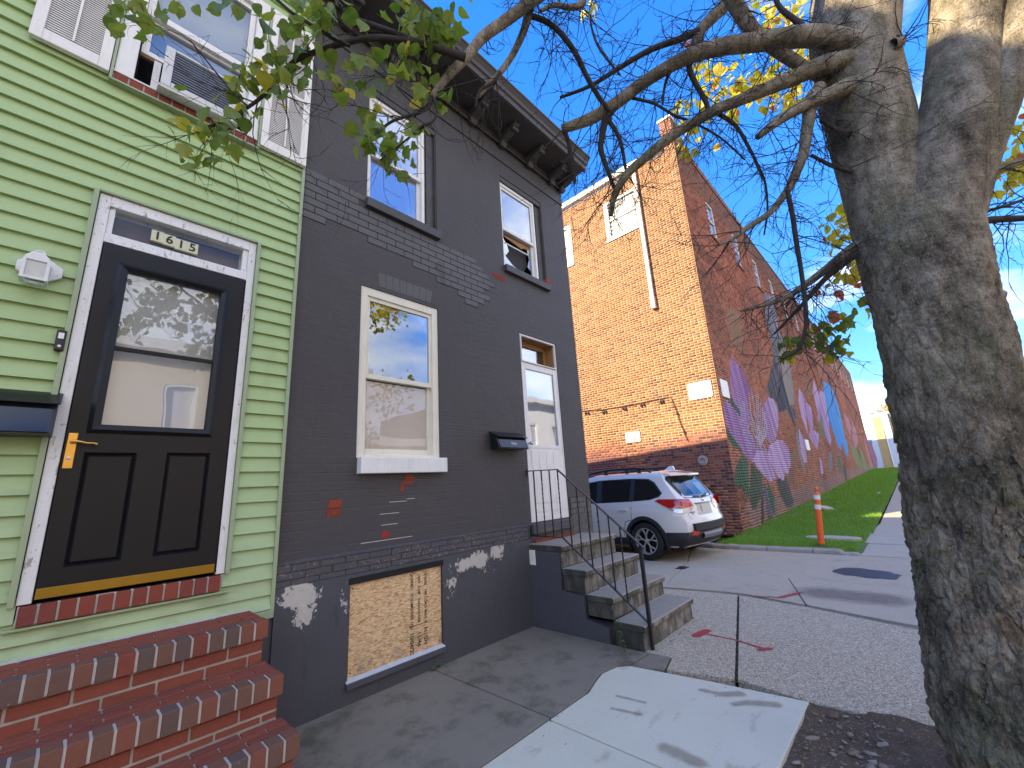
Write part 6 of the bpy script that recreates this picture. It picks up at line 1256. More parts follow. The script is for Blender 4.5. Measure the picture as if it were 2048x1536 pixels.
# ================================================================== FAR END OF THE STREET
struct(MB().box(62.0, 70, -40, 40, gz(62)-.2, gz(62)-.02).build('cross_street', MT['path']))
MT['stucco_y'] = simple('ochre_stucco', (.66, .42, .16), .85, .15, 2, 40, .3)
fb = thing('corner_building', 'far pale stucco corner building with painted figures beyond the end of the lawn', 'building', (74, 0, 1.1))
zb_ = 1.0
b_ = MB(); b_.box(74, 90, -2.0, 3.2, zb_, 8.1); b_.box(73.9, 90.1, -2.15, 3.3, 8.1, 8.4); b_.build('wall', MT['stucco_w'], fb); MB().box(74.2, 90, -2.03, -1.99, zb_, 8.0).build('side_wall', MT['tan_brick'], fb)
pp = MB(); pp.box(73.95, 74.0, -1.45, -.35, zb_, 7.8); pp.build('painted_panel', MT['stucco_y'], fb)
for i, (pts, c) in enumerate((([(1.1, 1.2), (.7, 2.6), (.85, 4.2), (.35, 4.4), (.2, 2.4), (.4, 1.2)], (.55, .25, .28)), ([(.9, 4.3), (.3, 4.3), (.2, 5.4), (.6, 5.9), (1.0, 5.2)], (.32, .30, .45)), ([(-.3, 1.2), (-.9, 1.2), (-.8, 3.2), (-.4, 3.4)], (.30, .42, .40)), ([(1.3, 5.2), (.9, 6.8), (1.1, 7.6), (1.4, 7.0)], (.40, .48, .60)))):
    MB().prism(pts, 0, 73.955, 73.965).build('painted_shape', simple('mural_tint%d' % i, c, .9, .2, 2, 20, 0), fb)
for y0 in (-1.6,): MB().box(73.9, 74.0, y0-.35, y0+.35, zb_, 8.0).build('corner_pier', MT['stucco_w'], fb)
fh = [('tan rowhouse with porch standing second along the far street', 90, 100, MT['tan_brick'], 7.2), ('grey brown rowhouse at the far end of the street', 100, 112, MT['mortar_d'], 6.4)]
for lab, x0, x1, mt_, zt in fh:
    t = thing('far_rowhouse', lab, 'house', (x0, -2, 1)); MB().box(x0, x1-.05, -2.2, 6, zb_, zt).build('wall', mt_, t); MB().box(x0, x1-.05, -2.5, 6, zt, zt+.3).build('cornice', MT['gutter'], t)
    for xx in (x0+2.5, x0+6):
        for z0 in (1.9, 4.6): f = MB().frame(xx, xx+1.1, z0, z0+1.6, .1, -2.26, -2.19).build('window', MT['white'], t); MB().box(xx+.1, xx+1.0, -2.23, -2.215, z0+.1, z0+1.5).build('pane', MT['glass'], f)
    MB().box(x0+.6, x0+1.7, -2.26, -2.19, zb_, 3.2).build('door', MT['wood_old'], t); MB().box(x0+.4, x0+2, -3.0, -2.2, zb_, 1.4).build('doorstep', MT['kerb'], t)
lm_ = thing('street_lamp', 'slim street lamp arm above the far corner building', 'street lamp', (72.5, -1.5, 1)); MB().tube([(72.5, -1.3, 1), (72.5, -1.3, 8.6), (72.4, -1.0, 9.2), (72.2, .2, 9.4)], [.09, .06, .05, .04], 8).build('pole', MT['steel'], lm_); MB().box(72.0, 72.4, .2, .9, 9.33, 9.45).build('lamp_head', MT['steel'], lm_, bevel=.03)
for i, (label, xc, yc, r, zt) in enumerate((('golden autumn street tree rising behind the far corner building', 86, -2.9, 3.6, 11.0), ('smaller golden tree farther down the street beside the rowhouses', 104, -5.5, 3.4, 9.5))):
    t = thing('autumn_tree', label, 'tree', (xc, yc, 1)); rs = np.random.RandomState(40+i)
    tk = MB(); tk.tube([(xc, yc, .8), (xc+.1, yc, 3), (xc, yc+.1, 5), (xc, yc, zt-3)], [.28, .22, .16, .05], 8)
    for k in range(7): a_ = k*.9; tk.tube([(xc, yc, 3.5+k*.4), (xc+1.2*math.cos(a_), yc+1.2*math.sin(a_), 4.8+k*.5), (xc+2.2*math.cos(a_), yc+2.2*math.sin(a_), 5.6+k*.6)], [.1, .07, .02], 6)
    tk.build('trunk', MT['twig'], t)
    n = 5200; cl = rs.randn(34, 3)*np.array([r*.42, r*.42, r*.45])+np.array([xc, yc, zt-r*.95]); c0 = cl[rs.randint(0, 34, n)]+rs.randn(n, 3)*.42*np.array([1, 1, .75]); s = .14+.10*rs.rand(n)
    A = rs.randn(n, 3); A /= np.linalg.norm(A, axis=1)[:, None]; B = np.cross(A, rs.randn(n, 3)); B /= np.linalg.norm(B, axis=1)[:, None]
    V = np.stack([c0-A*s[:, None], c0+B*s[:, None]*.7, c0+A*s[:, None], c0-B*s[:, None]*.7], 1).reshape(-1, 3)-np.array(ORG[t]); me = bpy.data.meshes.new('crown'); me.from_pydata(V.tolist(), [], np.arange(4*n).reshape(-1, 4).tolist()); ca = me.color_attributes.new('Col', 'FLOAT_COLOR', 'POINT'); kk = np.repeat(.65+.6*rs.rand(n), 4); ca.data.foreach_set('color', np.stack([kk, kk*(.9+.2*np.repeat(rs.rand(n), 4)), kk, kk*0+1], 1).ravel()); me.materials.append(MT['far_leaf']); o = link('crown', me, t); o['kind'] = 'stuff'
# rows behind the camera: they bounce light and show in the glass
ops = [('cream', (.66, .60, .48)), ('pale grey', (.55, .54, .52)), ('white', (.72, .70, .66)), ('tan', (.50, .38, .26)), ('buff', (.62, .52, .38)), ('light brick', (.45, .26, .18))]
for i in range(10):
    x0 = -22+i*5.2; nm, c = ops[i % 6]; t = thing('facing_rowhouse', ('%s rowhouse across the street, %s, reflected in the windows' % (nm, ('with a green door', 'with a red door')[i // 6])) if i != 6 else 'low one-storey cream garage building across the street with a red door', 'house', (x0, -14, 0), 'rowhouses across the street'); h = 6.3+.25*((i*7) % 3) if i != 6 else 3.7
    fr_ = MB(); hs_ = [(x0+.6, x0+1.5, .6, 2.9), (x0+2.4, x0+3.3, 1.3, 3.0), *([(x0+.8, x0+1.6, 4.0, 5.5), (x0+3.2, x0+4.0, 4.0, 5.5)] if i != 6 else [])]; mt_ = simple('facade_%d' % i, c, .85, .12, 2, 40, .2)
    m_ = MB(); wall_cells(m_, x0, x0+5.19, 0, h, hs_, -14.0, -.15); m_.v = m_.v; m_.build('wall', mt_, t); MB().box(x0, x0+5.19, -22, -14.16, 0, h-.2).build('wall_core', MT['void'], t)
    MB().box(x0, x0+5.19, -14.0, -13.6, h, h+.35).build('cornice', MT['gutter'], t)
    for a, b, c_, d in hs_[1:]: f = MB().frame(a, b, c_, d, .08, -14.09, -14.02).build('window', MT['white'], t); MB().box(a+.08, b-.08, -14.07, -14.06, c_+.08, d-.08).build('pane', MT['glass_c'], f); MB().box(a+.08, b-.08, -14.12, -14.11, c_+.08, d-.08).build('blind', MT['curtain'], f)
    a, b, c_, d = hs_[0]; MB().box(a, b, -14.1, -14.03, c_, d).build('door', simple('door_%d' % i, (.05, .12, .07) if i < 6 else (.25, .04, .04), .5, .1), t); MB().box(a-.1, b+.1, -14.0, -13.2, 0, .55).build('step', MT['kerb'], t)
nb = thing('neighbour_rowhouse', 'taller brick rowhouse to the left of the green house', 'house', (-6, 0, 0)); MB().box(-12, GX0-.02, .0, 9, 0, 8.1).build('wall', MT['red_brick'], nb); MB().box(-12, GX0-.02, -.3, 9, 8.1, 8.3).build('cornice', MT['cornice'], nb)
# ================================================================== STREET TREE
tree = thing('street_tree', 'big forked street tree with rough grey bark and bare twigs over the sidewalk', 'tree', (3.1, -3.75, 0))
DH = 3.1
def tpx(px, py, dx=0.0):
    d = ray(px, py); return CAM+d*((DH+dx)/d.x)
def limb(spec, name, ring, smooth_n, amp, mat, seed, taper_end=False):
    """spec: (left px, right px, py, dx).  The limb is rebuilt in 3-D with round sections."""
    C_, R__ = [], []
    for l, r, py, dx in spec:
        a, b = tpx(l, py, dx), tpx(r, py, dx); C_.append((a+b)/2); R__.append((a-b).length/2*.985)
    t_ = (C_[-1]-C_[-2]).normalized(); r_ = R__[-1]; sw = Vector((.25*math.sin(seed*2.1), .25*math.cos(seed*3.3), 0))
    for k, f_ in ((.9, .85), (1.9, .62), (3.0, .36), (4.0, .10)): C_.append(C_[-1]+(t_*1.0+sw*k*.35+Vector((0, 0, .15))).normalized()*1.0); R__.append(r_*f_)
    pts, rad = spline(C_, R__, smooth_n); return C_, skin_tube(pts, rad, ring, amp, name, mat, seed)
def spline(P, Rr, n):
    out, ro = [], []
    for i in range(len(P)-1):
        p0, p1, p2, p3 = P[max(i-1, 0)], P[i], P[i+1], P[min(i+2, len(P)-1)]
        for k in range(n):
            t = k/n; out.append(.5*((2*p1)+(p2-p0)*t+(2*p0-5*p1+4*p2-p3)*t*t+(3*p1-p0-3*p2+p3)*t*t*t)); ro.append(lerp(Rr[i], Rr[i+1], t))
    out.append(P[-1].copy()); ro.append(Rr[-1]); return out, ro
def skin_tube(pts, rad, ring, amp, name, mat, seed):
    m = MB(); n = len(pts); up = None
    for i, p in enumerate(pts):
        t = (pts[min(i+1, n-1)]-pts[max(i-1, 0)]).normalized()
        if up is None: up = t.orthogonal().normalized()
        up = (up-t*up.dot(t)).normalized(); w = t.cross(up)
        for k in range(ring):
            a = 2*math.pi*k/ring; d = up*math.cos(a)+w*math.sin(a); q_ = p+d*rad[i]; v = Vector((q_.x, q_.y, q_.z*.6)); s = seed*7.1
            low = max(0, min(1, (3.0-p.z)/2.2))
            h = mnoise.noise(v*2.6+Vector((s, 0, 0)))*.55+mnoise.noise(v*7+Vector((0, s, 0)))*.45*(.5+.5*low)+(abs(mnoise.noise(v*13+Vector((0, 0, s))))-.25)*1.0*low-(max(0, .16-abs(mnoise.noise(v*19+Vector((s, 4, 0)))))*5.0)*.5*low+(abs(mnoise.noise(v*38))-.2)*.75*(.25+.75*low)+mnoise.noise(v*70)*.28*(.3+.7*low)
            m.v.append(q_+d*h*amp)
    m.f = [(i*ring+k, i*ring+(k+1) % ring, (i+1)*ring+(k+1) % ring, (i+1)*ring+k) for i in range(n-1) for k in range(ring)]+[tuple((n-1)*ring+k for k in range(ring))]; m.mi = [0]*len(m.f)
    return m.build(name, mat, tree, smooth=True)
random.seed(31)
base = [Vector((3.12, -3.70, -.12)), Vector((3.11, -3.68, .10))]; C_ = list(base); Rr = [.40, .345]
for l, r, py in ((1876, 2260, 1450), (1850, 2190, 1300), (1826, 2155, 1150), (1800, 2120, 1000), (1780, 2080, 850), (1752, 2044, 684), (1738, 2012, 600), (1722, 1980, 500), (1742, 1945, 440), (1765, 1918, 400), (1790, 1892, 350), (1815, 1872, 310), (1832, 1852, 270)):
    a, b = tpx(l, py), tpx(r, py); C_.append((a+b)/2); Rr.append((a-b).length/2*.965)
pts, rad = spline(C_, Rr, 26); trunk = skin_tube(pts, rad, 200, .032, 'trunk', MT['bark'], 1); TR = (pts, rad)
limb([(1752, 1925, 640, .0), (1728, 1900, 560, .0), (1712, 1890, 500, .0), (1702, 1880, 440, .0), (1678, 1848, 340, .0), (1660, 1830, 260, 0), (1645, 1806, 180, .0), (1638, 1790, 110, .02), (1632, 1790, 40, .05), (1640, 1798, -60, .1), (1650, 1780, -220, .2)], 'limb', 56, 8, .016, MT['bark'], 2)
limb([(1785, 2012, 640, .0), (1780, 1997, 560, .0), (1772, 1984, 500, .0), (1774, 1970, 440, .0), (1800, 1976, 350, 0), (1838, 1992, 250, 0), (1850, 1998, 160, .08), (1862, 2004, 80, .16), (1868, 2012, 0, .24), (1872, 2010, -120, .34)], 'limb', 56, 8, .015, MT['bark'], 3)
limb([(1850, 1975, 440, .04), (1890, 2000, 330, .06), (1930, 2030, 240, .08), (1968, 2062, 150, .1), (1998, 2092, 60, .12), (2030, 2130, -60, .15)], 'limb', 48, 8, .014, MT['bark'], 4)
# secondary branches: pixel polylines with a real depth at both ends
BR = [
 ([(1730, 92), (1690, 82), (1620, 72), (1560, 78), (1500, 86), (1440, 94), (1380, 112), (1330, 138), (1280, 170), (1230, 208), (1180, 238), (1124, 258)], [18, 22, 21, 20, 18.5, 17, 15, 13, 12.5, 12.5, 12.5, 9], 2.50, 2.75),
 ([(1740, 118), (1690, 122), (1640, 132), (1600, 150), (1540, 175), (1500, 192), (1450, 212), (1420, 226), (1370, 255), (1330, 282), (1290, 316), (1258, 344), (1238, 372), (1226, 400), (1222, 432)], [15, 20, 18, 16, 14, 12.5, 11.5, 11, 10, 10, 9.5, 9, 8, 6.5, 4], 2.5, 2.7),
 ([(1750, 160), (1700, 172), (1660, 190), (1620, 206), (1585, 224), (1550, 246), (1515, 274)], [14, 18, 16, 13, 11, 9, 6], 2.48, 2.42),
 ([(1640, 175), (1622, 200), (1617, 240), (1612, 270), (1606, 310), (1585, 360), (1572, 385), (1540, 425), (1500, 452), (1468, 476), (1438, 490)], [13, 13, 12, 11, 10, 9, 8, 7, 5.5, 4, 2.5], 2.5, 2.3),
 ([(1574, 380), (1585, 430), (1592, 480), (1602, 540), (1610, 600), (1612, 645), (1600, 695), (1562, 718)], [5, 5, 5, 4.5, 4.5, 4, 3.5, 2], 2.36, 2.3),
 ([(1700, -280), (1580, -250), (1490, -150), (1455, -60), (1462, -10), (1478, 20), (1505, 60), (1540, 90), (1600, 130), (1650, 160)], [26, 22, 18, 16, 15, 15, 14, 13, 12, 11], 2.6, 2.6),
 ([(1478, -20), (1450, 10), (1420, 40), (1400, 62), (1388, 95), (1378, 112)], [13, 14, 12, 11, 10, 10], 2.9, 2.7),
 ([(1398, 62), (1360, 78), (1300, 100), (1240, 135), (1180, 172), (1120, 195)], [8, 7, 6, 5, 4, 3], 2.75, 2.85),
 ([(1760, 480), (1712, 492), (1680, 515), (1650, 540), (1610, 570), (1570, 596), (1530, 610), (1480, 622)], [12, 10, 9, 8, 6.5, 5, 4, 2], 2.42, 2.6),
 ([(1765, 500), (1715, 508), (1690, 525), (1650, 558), (1620, 592), (1585, 630), (1548, 668)], [9, 8, 7, 5.5, 4.5, 3.5, 2], 2.42, 2.55),
 ([(1940, 448), (1975, 441), (2010, 438), (2060, 436)], [9, 8, 7, 6], 2.3, 2.35), ([(1950, 362), (1985, 345), (2020, 330), (2070, 312)], [10, 9, 8, 8], 2.35, 2.5), ([(1955, 425), (2000, 415), (2060, 395)], [4, 3.5, 3], 2.3, 2.4),
 ([(1660, -330), (1480, -330), (1300, -240), (1190, -130), (1130, -60), (1095, -22), (1060, 5), (1010, 42), (965, 75), (935, 112), (905, 142), (880, 172), (862, 196)], [26, 22, 18, 15, 13.5, 12.5, 12, 11.5, 11, 10, 9, 8, 7], 2.75, 2.05),
 ([(862, 196), (856, 215), (830, 228), (790, 240), (762, 258), (740, 275)], [5, 4, 3.5, 3, 2.5, 1.5], 2.05, 2.0),
 ([(864, 192), (874, 215), (868, 240), (840, 258), (800, 290), (760, 320)], [4, 3, 3, 2.5, 2, 1.5], 2.05, 1.95),
 ([(930, 115), (890, 102), (850, 90), (800, 80), (740, 76), (690, 86), (630, 104), (590, 122), (560, 152), (530, 188), (495, 215), (455, 238), (410, 255)], [9, 8, 7.5, 7, 6.5, 6, 5.5, 5, 4.5, 4, 3.5, 3, 2], 2.1, 1.95),
 ([(845, 90), (800, 70), (750, 52), (705, 36), (680, 10), (660, -20)], [6.5, 6, 6, 5.5, 4, 3], 2.1, 2.0), ([(700, 92), (660, 72), (620, 48), (580, 22), (545, -10)], [4, 4, 3.5, 3, 2.5], 2.0, 1.9), ([(500, 215), (470, 190), (420, 130), (380, 80)], [2, 2, 1.5, 1], 1.95, 1.9),
 ([(1300, -235), (1170, -170), (1095, -100), (1070, -40), (1062, 10), (1048, 60), (1025, 110), (1000, 145), (975, 172), (955, 195)], [11, 10, 9.5, 9, 8.5, 8, 7, 6.5, 6, 4], 2.6, 2.3), ([(1000, 145), (985, 165), (960, 182), (950, 215)], [4, 3.5, 3, 2], 2.3, 2.25),
 ([(1055, 30), (1090, 42), (1120, 65), (1150, 105), (1172, 150), (1195, 190), (1218, 222)], [6, 6, 6, 6, 5.5, 5, 5], 2.45, 2.65),
 ([(1235, 208), (1212, 240), (1204, 275), (1202, 300), (1215, 340), (1228, 375)], [7, 7, 6.5, 6, 5, 4], 2.7, 2.72), ([(1215, 238), (1235, 268), (1245, 300), (1252, 345)], [5, 4.5, 4, 3], 2.7, 2.7), ([(1128, 256), (1138, 290), (1145, 330), (1150, 365)], [5, 4.5, 4, 3], 2.75, 2.8),
 ([(1385, 118), (1378, 135), (1390, 165), (1410, 200), (1418, 225)], [7, 6, 5.5, 5, 5], 2.68, 2.65), ([(1430, 224), (1470, 250), (1495, 290), (1515, 330), (1530, 365), (1535, 420), (1528, 470)], [5, 4, 3.5, 3, 2.5, 2, 1.5], 2.62, 2.6), ([(1264, 196), (1310, 208), (1350, 232), (1380, 242), (1440, 275), (1490, 320)], [3.5, 3, 3, 2.5, 2, 1.5], 2.72, 2.7),
 ([(1345, 128), (1330, 170), (1325, 210)], [4, 3, 2], 2.7, 2.7), ([(1625, 70), (1590, 40), (1560, 15), (1545, -20)], [8, 6, 5, 4], 2.55, 2.7), ([(1640, 240), (1680, 262), (1700, 268)], [4, 5, 6], 2.48, 2.45), ([(1622, 310), (1660, 330), (1705, 345)], [3, 4, 5], 2.45, 2.42), ([(1300, -238), (1210, -130), (1160, -40), (1165, 5), (1140, 15), (1110, 10), (1080, 22)], [11, 10, 9, 8, 6, 5, 4], 2.6, 2.4), ([(1240, 150), (1195, 90), (1180, 30), (1190, -20)], [2.5, 2.5, 2, 2], 2.9, 3.2), ([(1785, 90), (1800, 85), (1806, 75)], [12, 10, 6], 2.4, 2.4)]
TW = MB(); starts = []
for bi, (pl, rp, d0, d1) in enumerate(BR):
    n = len(pl); P_ = []; Q_ = []
    for i, ((px, py), rr) in enumerate(zip(pl, rp)):
        dep = lerp(d0, d1, i/(n-1)); P_.append(atd(px, py, dep)); Q_.append(rr/836.65*dep*.95)
    pts, rad = spline(P_, Q_, 5)
    skin_tube(pts, rad, 14 if rp[0] > 9 else 8, .0035 if rp[0] > 9 else .0012, 'branch', MT['bark'] if rp[0] > 9 else MT['twig'], 10+bi)
    for i in range(2, len(pts)): starts.append((pts[i], (pts[i]-pts[i-1]).normalized(), rad[i]))
rt = random.Random(77)
def twig(p, d, L, r, depth):
    n = 6; path = [p.copy()]; cur = p.copy(); dd = d.copy(); curl = Vector((rt.uniform(-1, 1), rt.uniform(-1, 1), rt.uniform(-1.2, .5)))*.34
    for i in range(n):
        dd = (dd+curl*.55+Vector((rt.uniform(-.22, .22), rt.uniform(-.22, .22), rt.uniform(-.22, .22)))).normalized(); cur = cur+dd*L/n; path.append(cur.copy())
        if depth and rt.random() < .42: twig(cur, (dd+Vector((rt.uniform(-1, 1), rt.uniform(-1, 1), rt.uniform(-.9, .7)))).normalized(), L*rt.uniform(.3, .6), r*.62, depth-1)
    TW.tube(path, [r*(1-.8*i/n) for i in range(n+1)], 4, cap=False)
for p, d, r in starts:
    for _k in range(2):
      if rt.random() < (.36 if r < .012 else .40)*(.4 if p.x < 1.6 else 1):
        sd = (d*.4+Vector((rt.uniform(-1, 1), rt.uniform(-1, 1), rt.uniform(-1.0, .7)))).normalized(); twig(p, sd, rt.uniform(.16, .52), min(.0036, max(.0015, r*.4)), 2)
TW.build('twigs', MT['twig'], tree, kind='stuff')
# loose bark plates on the lower trunk
FL = MB(); rb = random.Random(9); pts, rad = TR
for i in range(2600):
    k = rb.randrange(2, len(pts)-30); p = pts[k]; a = rb.uniform(0, 6.283); t = (pts[k+1]-pts[k-1]).normalized(); up = t.orthogonal().normalized(); w = t.cross(up); d = (up*math.cos(a)+w*math.sin(a)).normalized(); s_ = t.cross(d)
    if d.x > .45 or rb.random() < (p.z-.8)/.9: continue
    L = rb.uniform(.012, .042); B = L*rb.uniform(.3, .6); c0 = p+d*(rad[k]+rb.uniform(-.008, .004))+s_*rb.uniform(-.01, .01); rt_ = rb.uniform(-.5, .5); tt = t*math.cos(rt_)+s_*math.sin(rt_); ss_ = s_*math.cos(rt_)-t*math.sin(rt_); lift = rb.uniform(.001, .007)
    q4 = [c0-tt*L-ss_*B*.7, c0-tt*L*.7+ss_*B, c0+tt*L+ss_*B*.6, c0+tt*L*.8-ss_*B]; top = [x+d*(lift*rb.uniform(.4, 1.3)) for x in q4]; low = [x-d*.012 for x in q4]
    FL.add(top+low, [(0, 1, 2, 3), (0, 4, 5, 1), (1, 5, 6, 2), (2, 6, 7, 3), (3, 7, 4, 0)])
FL.build('bark_plates', MT['bark'], tree, kind='stuff')
# leaves
def leafmesh(name, mat, seed, lob):
    r = random.Random(seed); out = [(0, 0), (.16, .06), (.36, .10), (.52, .30), (.40, .36), (.50, .62), (.30, .60), (.16, .82), (0, 1.05), (-.15, .80), (-.30, .62), (-.48, .60), (-.40, .36), (-.50, .28), (-.34, .10), (-.14, .05)] if lob else [(0, 0), (.20, .04), (.38, .16), (.46, .34), (.44, .54), (.30, .78), (.12, .92), (0, 1.06), (-.12, .90), (-.32, .76), (-.44, .52), (-.45, .32), (-.36, .15), (-.18, .03)]
    out = [(x*r.uniform(.9, 1.1), y*r.uniform(.96, 1.04)) for x, y in out]; n = len(out); ctr = [(0, .12), (0, .4), (0, .75)]; m = MB()
    bend = r.uniform(.2, .55); fold = r.uniform(.10, .32)
    for x, y in out+[(0, .42)]: m.v.append((x, y*math.cos(bend*y*.6), fold*abs(x)-bend*y*y*.45+r.uniform(-.02, .02)))
    m.f = [(i, (i+1) % n, n) for i in range(n)]; m.tube([(0, 0, 0), (0, -.22, .06), (.02, -.42, .14)], [.012, .010, .010], 3); m.mi = [0]*len(m.f)
    me = m.mesh(name, mat, smooth=True); ca = me.color_attributes.new('Col', 'FLOAT_COLOR', 'POINT'); cc = np.ones((len(me.vertices), 4)); k = r.uniform(.75, 1.2)
    for i in range(n): cc[i, :3] = (k*1.5, k*1.05, k*.8) if r.random() < .45 else (k, k, k)
    ca.data.foreach_set('color', cc.ravel()); return me
LM = {'g': [leafmesh('leaf', MT['leaf_g'], i, i % 2) for i in range(6)], 'y': [leafmesh('leaf', MT['leaf_y'], 10+i, i % 2) for i in range(5)], 'r': [leafmesh('leaf', MT['leaf_r'], 20+i, i % 2) for i in range(3)]}
rl2 = random.Random(5); leaves = []
def cluster(px, py, spx, spy, n, dep, kind, size=.105, mix_=0.0, dsp=.14):
    for i in range(n):
        x, y = rl2.gauss(px, spx), rl2.gauss(py, spy); d = dep+rl2.uniform(-dsp, dsp); p = atd(x, y, d)
        hang = Euler((R_(rl2.gauss(-100, 38)), R_(rl2.gauss(0, 30)), rl2.uniform(0, 6.283)), 'XYZ'); k = kind
        if rl2.random() < mix_: k = 'y' if kind == 'g' else 'r'
        leaves.append((size*rl2.uniform(.65, 1.15), d, p, hang, k))
G = 'g'
for c in ((395, 262, 26, 22, 14, 1.95), (430, 290, 22, 18, 6, 1.95), (460, 252, 20, 14, 6, 1.95), (490, 170, 22, 26, 14, 1.95), (525, 120, 26, 22, 12, 1.95), (560, 165, 26, 24, 9, 1.98), (510, 230, 14, 14, 4, 1.98), (575, 90, 26, 20, 9, 1.95), (600, 40, 28, 20, 12, 1.92), (545, 30, 20, 18, 6, 1.9), (650, 25, 22, 24, 14, 1.95), (640, 75, 24, 14, 5, 1.98),
          (265, 15, 26, 14, 9, 1.8), (245, 45, 12, 14, 4, 1.8), (300, 40, 16, 14, 4, 1.82), (370, 5, 26, 10, 5, 1.85), (455, 5, 18, 10, 4, 1.88), (605, 140, 14, 12, 3, 1.98), (645, 130, 12, 10, 3, 2.0), (685, 165, 16, 14, 8, 2.0), (720, 150, 12, 12, 3, 2.0), (770, 125, 28, 10, 11, 2.02), (785, 150, 18, 14, 6, 2.02), (845, 165, 14, 18, 10, 2.05), (850, 45, 26, 22, 16, 2.1), (890, 40, 22, 26, 14, 2.12), (870, 70, 26, 14, 8, 2.1), (825, 20, 16, 16, 7, 2.1), (905, 70, 12, 12, 4, 2.12), (815, 92, 16, 8, 4, 2.05),
          (755, 230, 14, 22, 12, 2.0), (735, 265, 14, 16, 10, 1.98), (720, 280, 10, 10, 4, 1.98), (770, 290, 14, 14, 6, 2.0), (790, 315, 16, 14, 8, 2.0), (815, 275, 14, 12, 5, 2.02), (830, 262, 10, 8, 3, 2.02), (890, 195, 10, 10, 3, 2.08), (700, 30, 22, 16, 5, 2.0)):
    cluster(c[0], c[1], c[2]*1.12, c[3]*1.15, int(c[4]*1.35), c[5], 'g', .072, .05, .10)
for c in ((1590, 130, 34, 26, 44, 3.9), (1530, 165, 36, 22, 40, 3.8), (1480, 175, 30, 26, 26, 3.8), (1420, 140, 26, 14, 16, 3.7), (1560, 205, 30, 12, 20, 3.8), (1430, 200, 22, 16, 16, 3.7), (1365, 210, 10, 8, 9, 3.7), (1385, 255, 20, 14, 14, 3.6), (1370, 300, 10, 8, 7, 3.6), (1450, 225, 16, 8, 8, 3.7), (1545, 25, 30, 18, 24, 3.8), (1590, 20, 22, 16, 14, 3.6), (1625, 55, 14, 24, 12, 3.4), (1182, 12, 10, 10, 7, 3.2), (1695, 430, 16, 22, 30, 3.6), (1680, 470, 18, 14, 20, 3.6), (1700, 540, 20, 16, 26, 3.5), (1720, 510, 14, 16, 14, 3.5), (1990, 345, 24, 16, 16, 3.0), (2025, 325, 18, 20, 20, 3.0), (2030, 265, 14, 10, 8, 3.1), (1990, 238, 14, 14, 6, 3.1), (2035, 360, 14, 8, 8, 3.0)):
    cluster(c[0], c[1], c[2], c[3], int(c[4]*1.5), c[5], 'y', .078, .03, .3)
for c in ((1640, 650, 16, 8, 9, 3.0), (1625, 670, 18, 8, 9, 3.0), (1590, 688, 16, 8, 12, 2.9), (1575, 700, 8, 8, 5, 2.9), (1680, 655, 14, 10, 10, 3.0), (1660, 700, 14, 10, 10, 3.0), (1690, 690, 10, 8, 5, 3.0), (1730, 605, 10, 10, 6, 3.0)): cluster(c[0], c[1], c[2]*1.1, c[3]*1.1, int(c[4]*1.7), c[5], 'g', .068, .25, .15)
for c in ((1660, 625, 10, 4, 4, 3.0), (1650, 575, 10, 8, 4, 3.0), (1672, 590, 10, 8, 3, 3.0), (1632, 655, 6, 6, 3, 3.0), (2030, 235, 10, 8, 4, 3.0), (1710, 575, 6, 6, 2, 3.0), (1545, 45, 8, 8, 3, 3.4), (640, 182, 6, 10, 0, 2.0), (682, 185, 5, 6, 4, 2.0), (1375, 80, 6, 6, 2, 3.5)): cluster(*c[:5], c[5], 'r', .065, 0, .12)
leaves.sort(key=lambda l: -l[0]/l[1])
for s, d, p, e, k in leaves[:300]: inst('leaf', rl2.choice(LM[k]), tree, p, e, (s, s, s))
rest = leaves[300:]
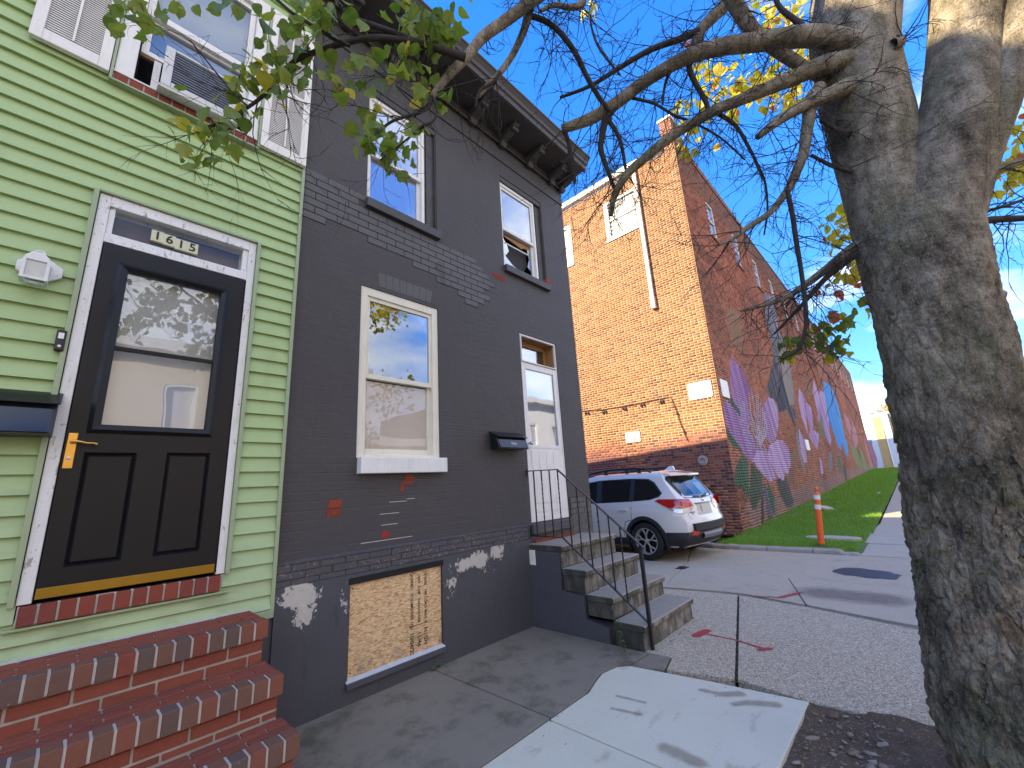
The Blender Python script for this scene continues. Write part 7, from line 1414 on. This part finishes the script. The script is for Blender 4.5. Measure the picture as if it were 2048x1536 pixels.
for kind in 'gyr':
    V, F, Cc = [], [], []; o = 0
    for s, d, p, e, k in rest:
        if k != kind: continue
        me = rl2.choice(LM[k]); M_ = Matrix.Translation(p-Vector(ORG[tree])) @ e.to_matrix().to_4x4() @ Matrix.Scale(s, 4); kk = rl2.uniform(.7, 1.2); kr = rl2.uniform(.8, 1.25)
        V += [M_ @ v.co for v in me.vertices]; F += [tuple(i+o for i in f.vertices) for f in me.polygons]; Cc += [(c.color[0]*kk*kr, c.color[1]*kk, c.color[2]*kk, 1) for c in me.color_attributes['Col'].data]; o = len(V)
    if V:
        me = bpy.data.meshes.new('foliage'); me.from_pydata(V, [], F); ca = me.color_attributes.new('Col', 'FLOAT_COLOR', 'POINT'); ca.data.foreach_set('color', np.array(Cc).ravel()); me.materials.append(MT['leaf_'+kind]); me.polygons.foreach_set('use_smooth', [True]*len(me.polygons)); o2 = link('foliage', me, tree); o2['kind'] = 'stuff'
# leaf scraps and grit that collect along the joints and in the pit
LT = MB(); rg = random.Random(44)
def scrap(x, y, z, s):
    a = rg.uniform(0, 6.3); c_, s_ = math.cos(a), math.sin(a); pts_ = [(-1, 0), (-.2, .5), (1, .1), (.3, -.5)]; LT.add([(x+(c_*u-s_*w)*s, y+(s_*u+c_*w)*s, z+rg.uniform(.002, .012)) for u, w in pts_], [(0, 1, 2, 3)])
for i in range(170): scrap(rg.uniform(2.4, 3.7), rg.uniform(-3.7, -2.66), .0, rg.uniform(.005, .018))
for i in range(110):
    e_ = rg.choice([((1.2, -.03), (3.8, -.03)), ((2.49, -1.3), (2.49, -.1)), ((1.2, -1.375), (2.9, -1.375)), ((3.6, -2.2), (3.69, -2.6)), ((3.8, -2.17), (6.2, -1.52)), ((3.9, -1.45), (5.05, -1.42))]); t = rg.random(); scrap(lerp(e_[0][0], e_[1][0], t)+rg.gauss(0, .02), lerp(e_[0][1], e_[1][1], t)-abs(rg.gauss(0, .02)), .004, rg.uniform(.004, .012))
for i in range(60): scrap(rg.uniform(1.3, 9), rg.uniform(-3.5, -.1), .006, rg.uniform(.005, .012))
lo_ = LT.build('leaf_litter', simple('leaf_scraps', (.24, .16, .08), .8, .5, 40, 60, .1), None, kind='stuff'); tag(lo_, 'dry leaf scraps and grit scattered over the sidewalk and tree pit', 'leaf litter')
# drop the unused default
for o in list(bpy.data.objects):
    if o.name.startswith('tmp'): bpy.data.objects.remove(o)
